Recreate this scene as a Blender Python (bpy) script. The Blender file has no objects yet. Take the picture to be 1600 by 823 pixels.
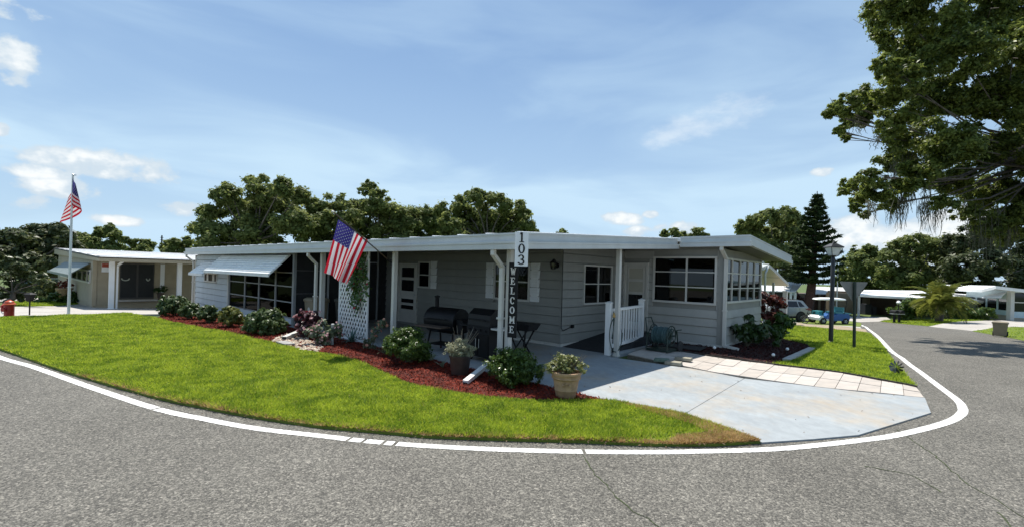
import bpy, bmesh, math, random
import numpy as np
from mathutils import Vector, Matrix

random.seed(7)
RNG = np.random.default_rng(11)
SC = bpy.context.scene
COL = SC.collection

# ------------------------------------------------------------------ camera
F, U0, V0, H, ROLL = 730.0, 800.0, 426.4, 1.65, math.radians(1.65)
cd = bpy.data.cameras.new('camera')
cam = bpy.data.objects.new('camera', cd)
COL.objects.link(cam)
cd.sensor_width = 36.0
cd.lens = F / 1600 * 36
cd.shift_y = (V0 - 411.5) / 1600
cd.clip_start = 0.05
cd.clip_end = 3000
cam.matrix_world = Matrix.Translation((0, 0, H)) @ Matrix.Rotation(math.radians(90), 4, 'X') @ Matrix.Rotation(ROLL, 4, 'Z')
SC.camera = cam

# ------------------------------------------------------------------ light
SUN_AZ = math.atan2(-0.155, 0.455)      # from +Y towards +X
SUN_EL = math.radians(64.3)
sd = bpy.data.lights.new('sun', 'SUN')
sd.energy = 5.0
sd.angle = math.radians(0.53)
sd.color = (1.0, 0.955, 0.88)
sun = bpy.data.objects.new('sun', sd)
COL.objects.link(sun)
sdir = Vector((math.sin(SUN_AZ) * math.cos(SUN_EL), math.cos(SUN_AZ) * math.cos(SUN_EL), math.sin(SUN_EL)))
sun.rotation_euler = sdir.to_track_quat('Z', 'Y').to_euler()
sun.location = (0, 0, 30)

SC.view_settings.view_transform = 'Standard'
SC.view_settings.look = 'None'
SC.view_settings.exposure = 0.45
SC.view_settings.gamma = 1.0
SC.view_settings.use_curve_mapping = False

# ------------------------------------------------------------------ pixel <-> place helpers (1600x823 photograph)
CR, SR = math.cos(ROLL), math.sin(ROLL)
def ray(u, v):
    du, dv = u - U0, v - V0
    return ((du * CR + dv * SR) / F, -(-du * SR + dv * CR) / F)
def ss(a, b, t):
    t = min(1.0, max(0.0, (t - a) / (b - a))); return t * t * (3 - 2 * t)
def gz(x, y):                               # the ground falls gently behind the corner lot
    if y <= 12: return 0.0
    return -0.65 * ss(12, 27, y) - 0.015 * max(0.0, min(y, 90) - 26) - 0.55 * ss(23, 34, y) * ss(31, 20, x) * ss(-2, 8, x)
gzv = np.vectorize(gz)
def gp(u, v, off=0.0):                      # ground point seen at a pixel
    x, z = ray(u, v); d = 1.0
    while d < 160 and H + z * d > gz(x * d, d) + off: d += 0.25
    lo, hi = d - 0.25, d
    for _ in range(24):
        m = (lo + hi) / 2
        if H + z * m > gz(x * m, m) + off: lo = m
        else: hi = m
    d = hi; return Vector((x * d, d, gz(x * d, d)))
def at(u, v, d):
    x, z = ray(u, v)
    return Vector((x * d, d, H + z * d))
R_ = Vector((0.6651520, 0.7467080)); L_ = Vector((-0.7467080, 0.6651520))
B_ = Vector((1.139324, 10.622394))
RZ = math.atan2(R_.y, R_.x)
def W(a, b): p = B_ + a * L_ + b * R_; return (p.x, p.y)
def ab(p): q = Vector((p[0], p[1])) - B_; return (q.dot(L_), q.dot(R_))
def onL(u, v, b):                           # plane b = const  -> (a, z)
    x, z = ray(u, v); d = (b + B_.dot(R_)) / (x * R_.x + R_.y)
    return ab((x * d, d))[0], H + z * d
def onR(u, v, a):                           # plane a = const  -> (b, z)
    x, z = ray(u, v); d = (a + B_.dot(L_)) / (x * L_.x + L_.y)
    return ab((x * d, d))[1], H + z * d

# ------------------------------------------------------------------ world
def build_world():
    w = bpy.data.worlds.new('World'); SC.world = w; w.use_nodes = True
    nt = w.node_tree; N = nt.nodes; Lk = nt.links
    N.clear()
    out = N.new('ShaderNodeOutputWorld'); bg = N.new('ShaderNodeBackground')
    bg.inputs[1].default_value = 0.066
    sky = N.new('ShaderNodeTexSky'); sky.sky_type = 'NISHITA'; sky.sun_disc = False
    sky.sun_elevation = SUN_EL; sky.sun_rotation = SUN_AZ
    sky.air_density = 1.0; sky.dust_density = 0.25; sky.ozone_density = 2.0
    def math_(op, a, b=None, clamp=False):
        n = N.new('ShaderNodeMath'); n.operation = op; n.use_clamp = clamp
        for i, x in enumerate((a, b)):
            if x is None: continue
            if isinstance(x, (int, float)): n.inputs[i].default_value = x
            else: Lk.new(x, n.inputs[i])
        return n.outputs[0]
    def mix(fac, a, b):
        n = N.new('ShaderNodeMix'); n.data_type = 'RGBA'
        if isinstance(fac, (int, float)): n.inputs[0].default_value = fac
        else: Lk.new(fac, n.inputs[0])
        for i, x in ((6, a), (7, b)):
            if isinstance(x, tuple): n.inputs[i].default_value = (*x, 1)
            else: Lk.new(x, n.inputs[i])
        return n.outputs[2]
    tc = N.new('ShaderNodeTexCoord'); sp = N.new('ShaderNodeSeparateXYZ'); Lk.new(tc.outputs['Generated'], sp.inputs[0])
    az = math_('ARCTAN2', sp.outputs[0], sp.outputs[1]); el = math_('ARCSINE', sp.outputs[2])
    # noise in (az, el)
    def noise(sx, sy, scale, detail, off=0, rough=0.55, dist=0.0, up=0.0):
        c = N.new('ShaderNodeCombineXYZ'); Lk.new(math_('MULTIPLY', az, sx), c.inputs[0]); Lk.new(math_('MULTIPLY', math_('ADD', el, up), sy), c.inputs[1])
        c.inputs[2].default_value = off
        n = N.new('ShaderNodeTexNoise'); n.inputs['Scale'].default_value = scale; n.inputs['Detail'].default_value = detail
        n.inputs['Roughness'].default_value = rough; n.inputs['Distortion'].default_value = dist
        Lk.new(c.outputs[0], n.inputs['Vector']); return n.outputs[0]
    puff = noise(1, 1.35, 13, 7, 3.1, 0.56)
    big = noise(1, 2.6, 2.2, 4, 9.3)
    def rng_(x, lo, hi, smooth=True):
        n = N.new('ShaderNodeMapRange'); n.interpolation_type = 'SMOOTHSTEP' if smooth else 'LINEAR'
        Lk.new(x, n.inputs[0]); n.inputs[1].default_value = lo; n.inputs[2].default_value = hi; return n.outputs[0]
    col = mix(0.42, sky.outputs[0], (3.3, 6.0, 10.6))
    # thin high veil, denser low down
    veil = noise(0.8, 3.2, 2.6, 5, 1.7, 0.5, 0.5)
    veilf = math_('MULTIPLY', rng_(veil, 0.36, 0.72), 0.55)
    low = rng_(el, 0.55, 0.0)
    hazef = math_('ADD', math_('MULTIPLY', low, 0.52), 0.08)
    f0 = math_('ADD', math_('MULTIPLY', veilf, math_('ADD', low, 0.45)), hazef, clamp=True)
    col = mix(f0, col, (6.6, 8.9, 10.9))
    # cumulus
    clouds = [(20,12,62,34),(12,92,66,50),(2,203,18,11),(80,246,80,20),(140,258,90,22),(205,262,84,26),(110,296,90,20),(60,322,62,18),(276,325,44,14),(60,268,70,14),(330,268,20,8),(190,345,50,10),
              (1287,269,20,9),(975,341,36,13),(1015,335,16,7),(1062,364,62,17),(1000,362,30,10),(1440,372,120,44),(1345,366,80,36),(1500,340,60,26)]
    m = None
    for (u, v, ru, rv) in clouds:
        x, z = ray(u, v); A = math.atan2(x, 1.0); E = math.atan2(z, math.hypot(x, 1)); hyp = math.hypot(x, 1)
        ra = ru / F / (hyp * hyp) ; re = rv / F / hyp
        qa = math_('MULTIPLY', math_('SUBTRACT', az, A), 1 / ra); qe = math_('MULTIPLY', math_('SUBTRACT', el, E), 1 / re)
        q = math_('ADD', math_('MULTIPLY', qa, qa), math_('MULTIPLY', qe, qe))
        one = math_('SUBTRACT', 1.0, q)
        m = one if m is None else math_('MAXIMUM', m, one)
    m = math_('MAXIMUM', m, -2.0)
    # the same fair-weather cloud elsewhere round the horizon
    beh = rng_(math_('ABSOLUTE', az), 0.95, 1.25)
    band = math_('MULTIPLY', rng_(el, 0.02, 0.10), rng_(el, 0.75, 0.35))
    gen = math_('SUBTRACT', math_('MULTIPLY', math_('MULTIPLY', beh, band), math_('MULTIPLY', rng_(big, 0.48, 0.62), 3.0)), 2.0)
    m = math_('MAXIMUM', m, gen)
    dens = math_('ADD', math_('MULTIPLY', math_('MINIMUM', m, 0.75), 0.62), math_('MULTIPLY', math_('SUBTRACT', puff, 0.52), 3.4))
    cf = math_('MULTIPLY', rng_(dens, 0.0, 0.42), 0.94)
    shade = rng_(dens, 0.15, 0.95)
    pup = noise(1, 1.35, 13, 4, 3.1, 0.5, 0.0, 0.022)
    lit = math_('ADD', 0.5, math_('MULTIPLY', math_('SUBTRACT', noise(1, 1.35, 13, 4, 3.1, 0.5), pup), 1.6))
    ccol = mix(math_('MULTIPLY', shade, rng_(lit, 0.36, 0.60)), (7.4, 8.6, 9.6), (11.6, 11.8, 11.7))
    col = mix(cf, col, ccol)
    # wispy thin clouds, right of centre
    wz = None
    for (u, v, ru, rv) in [(1140,176,70,26),(1045,214,46,20),(1095,196,60,20)]:
        x, z = ray(u, v); A = math.atan2(x, 1.0); E = math.atan2(z, math.hypot(x, 1)); hyp = math.hypot(x, 1)
        qa = math_('MULTIPLY', math_('SUBTRACT', az, A), F * hyp * hyp / ru); qe = math_('MULTIPLY', math_('SUBTRACT', el, E), F * hyp / rv)
        one = math_('SUBTRACT', 1.0, math_('ADD', math_('MULTIPLY', qa, qa), math_('MULTIPLY', qe, qe)))
        wz = one if wz is None else math_('MAXIMUM', wz, one)
    wn = noise(1, 2.2, 16, 6, 6.1, 0.6)
    wf = math_('MULTIPLY', rng_(math_('ADD', math_('MULTIPLY', math_('MAXIMUM', wz, -1.5), 0.4), math_('MULTIPLY', math_('SUBTRACT', wn, 0.5), 1.5)), -0.1, 0.8), 0.5)
    col = mix(wf, col, (10.2, 11.0, 11.5))
    Lk.new(col, bg.inputs[0]); Lk.new(bg.outputs[0], out.inputs[0])
build_world()

# ------------------------------------------------------------------ materials
MATS = {}
def mat(name, col, rough=0.6, var=0.12, scale=5.0, bump=0.0, bscale=60.0, metal=0.0, spec=0.5, col2=None, stretch=None, detail=5, lo=0.35, hi=0.65, dirt=0.0, dirtcol=(0.12, 0.10, 0.08)):
    if name in MATS: return MATS[name]
    m = bpy.data.materials.new(name); MATS[name] = m; m.use_nodes = True
    nt = m.node_tree; N = nt.nodes; Lk = nt.links
    p = N['Principled BSDF']
    p.inputs['Roughness'].default_value = rough; p.inputs['Metallic'].default_value = metal
    p.inputs['Specular IOR Level'].default_value = spec
    tc = N.new('ShaderNodeTexCoord'); mp = N.new('ShaderNodeMapping'); Lk.new(tc.outputs['Object'], mp.inputs[0])
    if stretch: mp.inputs['Scale'].default_value = stretch
    n = N.new('ShaderNodeTexNoise'); n.inputs['Scale'].default_value = scale; n.inputs['Detail'].default_value = detail
    Lk.new(mp.outputs[0], n.inputs['Vector'])
    mr = N.new('ShaderNodeMapRange'); Lk.new(n.outputs[0], mr.inputs[0]); mr.inputs[1].default_value = lo; mr.inputs[2].default_value = hi
    mx = N.new('ShaderNodeMix'); mx.data_type = 'RGBA'; Lk.new(mr.outputs[0], mx.inputs[0])
    a = col2 if col2 else tuple(c * (1 - var) for c in col); b = col if col2 else tuple(min(1, c * (1 + var)) for c in col)
    mx.inputs[6].default_value = (*a, 1); mx.inputs[7].default_value = (*b, 1)
    last = mx.outputs[2]
    if dirt > 0:
        n2 = N.new('ShaderNodeTexNoise'); n2.inputs['Scale'].default_value = 2.3; n2.inputs['Detail'].default_value = 8; n2.inputs['Roughness'].default_value = 0.7
        mp2 = N.new('ShaderNodeMapping'); Lk.new(tc.outputs['Object'], mp2.inputs[0]); mp2.inputs['Scale'].default_value = (1, 1, 0.35)
        Lk.new(mp2.outputs[0], n2.inputs['Vector'])
        r2 = N.new('ShaderNodeMapRange'); Lk.new(n2.outputs[0], r2.inputs[0]); r2.inputs[1].default_value = 0.5; r2.inputs[2].default_value = 0.8; r2.inputs[4].default_value = dirt
        m2 = N.new('ShaderNodeMix'); m2.data_type = 'RGBA'; Lk.new(r2.outputs[0], m2.inputs[0]); Lk.new(last, m2.inputs[6]); m2.inputs[7].default_value = (*dirtcol, 1)
        last = m2.outputs[2]
    Lk.new(last, p.inputs['Base Color'])
    if bump > 0:
        nb = N.new('ShaderNodeTexNoise'); nb.inputs['Scale'].default_value = bscale; nb.inputs['Detail'].default_value = 4
        Lk.new(mp.outputs[0], nb.inputs['Vector'])
        bp = N.new('ShaderNodeBump'); bp.inputs['Strength'].default_value = bump; bp.inputs['Distance'].default_value = 0.02
        Lk.new(nb.outputs[0], bp.inputs['Height']); Lk.new(bp.outputs[0], p.inputs['Normal'])
    return m

def leafmat(name, c1, c2, trans=0.35, rough=0.42, scale=1.4, tcol=None, spec=0.5, lo=0.45, hi=1.05, detail=3):
    if name in MATS: return MATS[name]
    m = bpy.data.materials.new(name); MATS[name] = m; m.use_nodes = True
    nt = m.node_tree; N = nt.nodes; Lk = nt.links
    p = N['Principled BSDF']; p.inputs['Roughness'].default_value = rough; p.inputs['Specular IOR Level'].default_value = spec
    g = N.new('ShaderNodeNewGeometry'); n = N.new('ShaderNodeTexNoise'); n.inputs['Scale'].default_value = scale; n.inputs['Detail'].default_value = detail
    Lk.new(g.outputs['Position'], n.inputs['Vector'])
    n3 = N.new('ShaderNodeTexWhiteNoise'); n3.noise_dimensions = '1D'; Lk.new(g.outputs['Random Per Island'], n3.inputs['W'])
    ad = N.new('ShaderNodeMath'); ad.operation = 'MULTIPLY_ADD'; Lk.new(n3.outputs[0], ad.inputs[0]); ad.inputs[1].default_value = 0.5
    Lk.new(n.outputs[0], ad.inputs[2])
    mr = N.new('ShaderNodeMapRange'); Lk.new(ad.outputs[0], mr.inputs[0]); mr.inputs[1].default_value = lo; mr.inputs[2].default_value = hi
    mx = N.new('ShaderNodeMix'); mx.data_type = 'RGBA'; Lk.new(mr.outputs[0], mx.inputs[0])
    mx.inputs[6].default_value = (*c1, 1); mx.inputs[7].default_value = (*c2, 1)
    Lk.new(mx.outputs[2], p.inputs['Base Color'])
    t = N.new('ShaderNodeBsdfTranslucent')
    if tcol: t.inputs[0].default_value = (*tcol, 1)
    else:
        hs = N.new('ShaderNodeHueSaturation'); hs.inputs['Value'].default_value = 1.5; hs.inputs['Hue'].default_value = 0.485; Lk.new(mx.outputs[2], hs.inputs['Color']); Lk.new(hs.outputs[0], t.inputs[0])
    ms = N.new('ShaderNodeMixShader'); ms.inputs[0].default_value = trans
    Lk.new(p.outputs[0], ms.inputs[1]); Lk.new(t.outputs[0], ms.inputs[2]); Lk.new(ms.outputs[0], N['Material Output'].inputs[0])
    return m

def asphalt():
    m = bpy.data.materials.new('asphalt'); m.use_nodes = True
    nt = m.node_tree; N = nt.nodes; Lk = nt.links; p = N['Principled BSDF']; p.inputs['Roughness'].default_value = 0.85
    p.inputs['Specular IOR Level'].default_value = 0.3
    tc = N.new('ShaderNodeTexCoord')
    def vor(scale):
        v = N.new('ShaderNodeTexVoronoi'); v.inputs['Scale'].default_value = scale; Lk.new(tc.outputs['Object'], v.inputs['Vector']); return v
    v1, v2 = vor(66), vor(120)
    def ramp(src, stops):
        r = N.new('ShaderNodeValToRGB'); e = r.color_ramp.elements
        while len(e) < len(stops): e.new(0.5)
        for i, (ps, c) in enumerate(stops): e[i].position = ps; e[i].color = (*c, 1)
        Lk.new(src, r.inputs[0]); return r.outputs[0]
    s1 = N.new('ShaderNodeSeparateColor'); Lk.new(v1.outputs['Color'], s1.inputs[0])
    s2 = N.new('ShaderNodeSeparateColor'); Lk.new(v2.outputs['Color'], s2.inputs[0])
    c1 = ramp(s1.outputs[0], [(0.0, (0.045, 0.044, 0.042)), (0.45, (0.10, 0.098, 0.092)), (0.75, (0.19, 0.185, 0.17)), (0.93, (0.29, 0.28, 0.26)), (1.0, (0.44, 0.42, 0.39))])
    c2 = ramp(s2.outputs[0], [(0.0, (0.05, 0.05, 0.048)), (0.6, (0.12, 0.117, 0.11)), (1.0, (0.36, 0.35, 0.32))])
    mx = N.new('ShaderNodeMix'); mx.data_type = 'RGBA'; mx.inputs[0].default_value = 0.5; Lk.new(c1, mx.inputs[6]); Lk.new(c2, mx.inputs[7])
    n = N.new('ShaderNodeTexNoise'); n.inputs['Scale'].default_value = 0.9; n.inputs['Detail'].default_value = 7; n.inputs['Roughness'].default_value = 0.65
    Lk.new(tc.outputs['Object'], n.inputs['Vector'])
    pr = ramp(n.outputs[0], [(0.3, (0.72, 0.69, 0.63)), (0.7, (1.02, 0.98, 0.90))])
    mm = N.new('ShaderNodeMix'); mm.data_type = 'RGBA'; mm.blend_type = 'MULTIPLY'; mm.inputs[0].default_value = 1.0
    Lk.new(mx.outputs[2], mm.inputs[6]); Lk.new(pr, mm.inputs[7])
    Lk.new(mm.outputs[2], p.inputs['Base Color'])
    bp = N.new('ShaderNodeBump'); bp.inputs['Strength'].default_value = 0.9; bp.inputs['Distance'].default_value = 0.006
    Lk.new(v1.outputs['Distance'], bp.inputs['Height']); bp.invert = True; Lk.new(bp.outputs[0], p.inputs['Normal'])
    return m

def glassmat(name, tint, gl=0.5):
    m = bpy.data.materials.new(name); m.use_nodes = True; nt = m.node_tree; N = nt.nodes; Lk = nt.links; N.remove(N['Principled BSDF'])
    t = N.new('ShaderNodeBsdfTransparent'); t.inputs[0].default_value = (*tint, 1)
    g = N.new('ShaderNodeBsdfGlossy'); g.inputs['Roughness'].default_value = 0.02
    fr = N.new('ShaderNodeFresnel'); fr.inputs[0].default_value = 1.5
    mu = N.new('ShaderNodeMath'); mu.operation = 'MULTIPLY'; Lk.new(fr.outputs[0], mu.inputs[0]); mu.inputs[1].default_value = gl * 2
    ms = N.new('ShaderNodeMixShader'); Lk.new(mu.outputs[0], ms.inputs[0]); Lk.new(t.outputs[0], ms.inputs[1]); Lk.new(g.outputs[0], ms.inputs[2])
    Lk.new(ms.outputs[0], N['Material Output'].inputs[0]); return m

ASPH = asphalt()
GLASS = glassmat('window_glass', (0.12, 0.135, 0.14), 0.5)
DGLASS = glassmat('dark_screen_glass', (0.10, 0.11, 0.12), 0.07)
M_SIDE = mat('grey_siding_shaded', (0.275, 0.277, 0.255), 0.55, 0.06, 3, 0.08, 30, dirt=0.15, dirtcol=(0.2, 0.2, 0.18))  # house siding, with the carport's shade darkened into its colour
M_SIDE_LIT = mat('grey_siding_lit', (0.40, 0.40, 0.37), 0.55, 0.06, 3, 0.08, 30, dirt=0.2, dirtcol=(0.25, 0.25, 0.22))  # same siding, colour lightened to carry the stronger light on the sunroom
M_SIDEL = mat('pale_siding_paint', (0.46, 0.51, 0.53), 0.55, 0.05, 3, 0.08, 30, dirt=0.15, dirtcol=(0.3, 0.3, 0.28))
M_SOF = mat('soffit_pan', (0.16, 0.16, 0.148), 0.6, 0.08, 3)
M_TRIM = mat('white_trim_paint', (0.58, 0.57, 0.525), 0.45, 0.04, 4, dirt=0.15, dirtcol=(0.42, 0.42, 0.38))
M_FASC = mat('fascia_enamel', (0.54, 0.56, 0.545), 0.35, 0.04, 3, dirt=0.3, dirtcol=(0.33, 0.33, 0.30))
M_ROOF = mat('white_roof_coating', (0.82, 0.83, 0.83), 0.5, 0.05, 2, dirt=0.2, dirtcol=(0.45, 0.45, 0.43))
M_WHITE = mat('white_vinyl', (0.80, 0.81, 0.80), 0.4, 0.03, 4)
M_ALU = mat('mill_aluminium', (0.52, 0.54, 0.55), 0.38, 0.06, 5, metal=0.6)
M_SCRF = mat('dull_screen_frame', (0.24, 0.25, 0.25), 0.5, 0.08, 5)
M_AWN = mat('awning_enamel', (0.80, 0.81, 0.80), 0.35, 0.06, 4, dirt=0.25, dirtcol=(0.30, 0.31, 0.30))
M_DARK = mat('dark_interior', (0.018, 0.018, 0.02), 0.8, 0.2, 3)
M_CONC = None
M_BLACK = mat('black_enamel', (0.007, 0.007, 0.008), 0.45, 0.2, 10, spec=0.25)
M_BLACKM = mat('matt_black_metal', (0.010, 0.010, 0.011), 0.65, 0.2, 10, spec=0.25)
M_TAN = mat('tan_bin_plastic', (0.235, 0.195, 0.13), 0.5, 0.08, 6)
M_BROWNB = mat('dark_olive_bin_plastic', (0.06, 0.058, 0.047), 0.5, 0.08, 6)
M_RUB = mat('tyre_rubber', (0.02, 0.02, 0.02), 0.8, 0.1, 20)
M_BARK = mat('grey_brown_bark', (0.10, 0.085, 0.07), 0.9, 0.4, 9, 0.8, 14, stretch=(1, 1, 0.3))
M_STEM = mat('plant_stem', (0.09, 0.075, 0.045), 0.8, 0.3, 20)
M_TERRA = mat('weathered_terracotta', (0.40, 0.25, 0.14), 0.8, 0.2, 12, 0.25, 40, dirt=0.35, dirtcol=(0.46, 0.35, 0.23))
M_SOIL = mat('dark_potting_soil', (0.03, 0.022, 0.015), 0.95, 0.3, 30, 0.8, 60)

def concrete(name, c, stain):
    m = mat(name, c, 0.75, 0.10, 1.7, 0.25, 90, detail=10, dirt=0.8, dirtcol=stain, spec=0.25, lo=0.3, hi=0.7)
    nt = m.node_tree; N = nt.nodes; Lk = nt.links; p = N['Principled BSDF']
    for q in N:
        if q.type == 'MAP_RANGE' and abs(q.inputs[2].default_value - .8) < .01: q.inputs[1].default_value = .47; q.inputs[2].default_value = .66
        if q.type == 'TEX_NOISE' and abs(q.inputs['Scale'].default_value - 2.3) < .01: q.inputs['Scale'].default_value = 0.75
    src = p.inputs['Base Color'].links[0].from_socket
    tc = N.new('ShaderNodeTexCoord'); n = N.new('ShaderNodeTexNoise'); n.inputs['Scale'].default_value = 9; n.inputs['Detail'].default_value = 9; n.inputs['Roughness'].default_value = 0.75
    mp = N.new('ShaderNodeMapping'); mp.inputs['Rotation'].default_value = (0, 0, RZ); mp.inputs['Scale'].default_value = (1.0, 0.6, 1); Lk.new(tc.outputs['Object'], mp.inputs[0]); Lk.new(mp.outputs[0], n.inputs['Vector'])
    r = N.new('ShaderNodeMapRange'); Lk.new(n.outputs[0], r.inputs[0]); r.inputs[1].default_value = 0.42; r.inputs[2].default_value = 0.62; r.inputs[3].default_value = 0.90; r.inputs[4].default_value = 1.03
    v = N.new('ShaderNodeTexVoronoi'); v.inputs['Scale'].default_value = 3.2; Lk.new(tc.outputs['Object'], v.inputs['Vector'])
    sp = N.new('ShaderNodeMapRange'); Lk.new(v.outputs['Distance'], sp.inputs[0]); sp.inputs[1].default_value = 0.03; sp.inputs[2].default_value = 0.07; sp.inputs[3].default_value = 0.80; sp.inputs[4].default_value = 1.0
    mu = N.new('ShaderNodeMath'); mu.operation = 'MULTIPLY'; Lk.new(r.outputs[0], mu.inputs[0]); Lk.new(sp.outputs[0], mu.inputs[1])
    mx = N.new('ShaderNodeMix'); mx.data_type = 'RGBA'; mx.blend_type = 'MULTIPLY'; mx.inputs[0].default_value = 1.0; Lk.new(src, mx.inputs[6]); Lk.new(mu.outputs[0], mx.inputs[7]); Lk.new(mx.outputs[2], p.inputs['Base Color'])
    return m
M_CONC = concrete('pale_blue_grey_concrete', (0.325, 0.35, 0.36), (0.41, 0.345, 0.265))
M_CONC2 = concrete('bleached_concrete', (0.44, 0.41, 0.37), (0.34, 0.31, 0.27))
M_MULCH = mat('red_mulch_bed', (0.095, 0.020, 0.012), 0.95, 0.5, 40, 1.0, 50)
M_CHIP = None

# ------------------------------------------------------------------ object helpers
def setp(o, label=None, cat=None, group=None, kind=None):
    if label: o['label'] = label
    if cat: o['category'] = cat
    if group: o['group'] = group
    if kind: o['kind'] = kind
    return o
def thing(name, label, cat, loc=(0, 0, 0), rz=0.0, group=None):
    o = bpy.data.objects.new(name, None); COL.objects.link(o); o.location = loc; o.rotation_euler = (0, 0, rz)
    o.empty_display_size = 0.2
    return setp(o, label, cat, group)
def link(name, me, parent=None, loc=None, rot=None):
    o = bpy.data.objects.new(name, me); COL.objects.link(o)
    if parent is not None: o.parent = parent
    if loc is not None: o.location = loc
    if rot is not None: o.rotation_euler = rot
    return o

class MB:
    def __init__(s): s.v = []; s.f = []; s.mi = []
    def add(s, vs, fs, m=0):
        k = len(s.v); s.v += [tuple(x) for x in vs]; s.f += [tuple(i + k for i in f) for f in fs]; s.mi += [m] * len(fs); return s
    def box(s, x0, x1, y0, y1, z0, z1, m=0):
        if x0 > x1: x0, x1 = x1, x0
        if y0 > y1: y0, y1 = y1, y0
        if z0 > z1: z0, z1 = z1, z0
        vs = [(x0,y0,z0),(x1,y0,z0),(x1,y1,z0),(x0,y1,z0),(x0,y0,z1),(x1,y0,z1),(x1,y1,z1),(x0,y1,z1)]
        return s.add(vs, [(0,3,2,1),(4,5,6,7),(0,1,5,4),(1,2,6,5),(2,3,7,6),(3,0,4,7)], m)
    def hexa(s, p, m=0):      # 4 bottom + 4 top corners
        return s.add(p, [(0,3,2,1),(4,5,6,7),(0,1,5,4),(1,2,6,5),(2,3,7,6),(3,0,4,7)], m)
    def bar(s, p, q, w, h, up=(0, 0, 1), m=0):
        p, q = Vector(p), Vector(q); d = (q - p).normalized(); x = d.cross(Vector(up))
        if x.length < 1e-5: x = d.cross(Vector((1, 0, 0)))
        x.normalize(); y = x.cross(d); x = x * w / 2; y = y * h / 2
        return s.hexa([p-x-y, p+x-y, q+x-y, q-x-y, p-x+y, p+x+y, q+x+y, q-x+y], m)
    def tube(s, pts, r, n=8, cap=True, m=0):
        pts = [Vector(p) for p in pts]; rs = r if isinstance(r, (list, tuple)) else [r] * len(pts)
        rings = []; prev = None
        for i, p in enumerate(pts):
            d = (pts[min(i + 1, len(pts) - 1)] - pts[max(i - 1, 0)])
            if d.length < 1e-9: d = Vector((0, 0, 1))
            d.normalize()
            if prev is None:
                x = d.cross(Vector((0, 0, 1)))
                if x.length < 1e-3: x = Vector((1, 0, 0))
            else: x = prev - d * prev.dot(d)
            x.normalize(); prev = x; y = d.cross(x)
            rings.append([p + (x * math.cos(2*math.pi*k/n) + y * math.sin(2*math.pi*k/n)) * rs[i] for k in range(n)])
        vs = [q for rg in rings for q in rg]; fs = []
        for i in range(len(pts) - 1):
            for k in range(n):
                a = i*n + k; b = i*n + (k+1) % n; fs.append((a, b, b + n, a + n))
        if cap: fs.append(tuple(reversed(range(n)))); fs.append(tuple(range((len(pts)-1)*n, len(pts)*n)))
        return s.add(vs, fs, m)
    def lathe(s, prof, n=20, c=(0, 0, 0), axis='z', m=0):
        vs = []; fs = []
        for r, z in prof:
            for k in range(n):
                t = 2*math.pi*k/n; x, y = r*math.cos(t), r*math.sin(t)
                p = (x, y, z) if axis == 'z' else ((z, x, y) if axis == 'x' else (x, z, y))
                vs.append((p[0]+c[0], p[1]+c[1], p[2]+c[2]))
        for i in range(len(prof)-1):
            for k in range(n):
                a = i*n+k; b = i*n+(k+1) % n; fs.append((a, b, b+n, a+n) if axis != 'y' else (a, a+n, b+n, b))
        if prof[0][0] > 1e-4: fs.append(tuple(reversed(range(n))) if axis != 'y' else tuple(range(n)))
        if prof[-1][0] > 1e-4:
            q = tuple(range((len(prof)-1)*n, len(prof)*n)); fs.append(q if axis != 'y' else tuple(reversed(q)))
        return s.add(vs, fs, m)
    def extrude(s, poly, fn, t0, t1, m=0):  # poly 2d list, fn(p, t) -> 3d
        n = len(poly); vs = [fn(p, t0) for p in poly] + [fn(p, t1) for p in poly]
        fs = [tuple(reversed(range(n))), tuple(range(n, 2*n))] + [(i, (i+1) % n, (i+1) % n + n, i + n) for i in range(n)]
        return s.add(vs, fs, m)
    def mesh(s, name, mats, smooth=False):
        me = bpy.data.meshes.new(name); me.from_pydata(s.v, [], s.f)
        for mm in (mats if isinstance(mats, (list, tuple)) else [mats]): me.materials.append(mm)
        if any(s.mi): me.polygons.foreach_set('material_index', s.mi)
        bm = bmesh.new(); bm.from_mesh(me); bmesh.ops.recalc_face_normals(bm, faces=bm.faces); bm.to_mesh(me); bm.free()
        if smooth:
            me.polygons.foreach_set('use_smooth', [True] * len(me.polygons))
            try: me.set_sharp_from_angle(angle=math.radians(40))
            except Exception: pass
        me.update(); return me
    def build(s, name, mats, parent=None, smooth=False, loc=None, rot=None):
        return link(name, s.mesh(name, mats, smooth), parent, loc, rot)

def np_mesh(name, V, nper, mats):      # V (n, nper, 3): n separate polygons
    n = V.shape[0]; me = bpy.data.meshes.new(name)
    me.vertices.add(n * nper); me.vertices.foreach_set('co', V.reshape(-1).astype(np.float32))
    me.loops.add(n * nper); me.loops.foreach_set('vertex_index', np.arange(n * nper, dtype=np.int32))
    me.polygons.add(n); me.polygons.foreach_set('loop_start', np.arange(0, n * nper, nper, dtype=np.int32))
    try: me.polygons.foreach_set('loop_total', np.full(n, nper, dtype=np.int32))
    except Exception: pass
    for mm in (mats if isinstance(mats, (list, tuple)) else [mats]): me.materials.append(mm)
    me.update(calc_edges=True); me.validate(); return me

def unit(v): return v / np.maximum(np.linalg.norm(v, axis=-1, keepdims=True), 1e-9)
def leaves(P, Nrm, size, aspect=0.5, rng=RNG, fold=0.0):
    n = len(P); r = unit(rng.normal(size=(n, 3)))
    t = unit(np.cross(Nrm, r)); b = np.cross(Nrm, t)
    s = (np.asarray(size) * rng.uniform(0.65, 1.3, n))[:, None]
    up = Nrm * s * fold
    return np.stack([P - t*s, P + b*s*aspect + up, P + t*s, P - b*s*aspect + up], axis=1)

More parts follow.
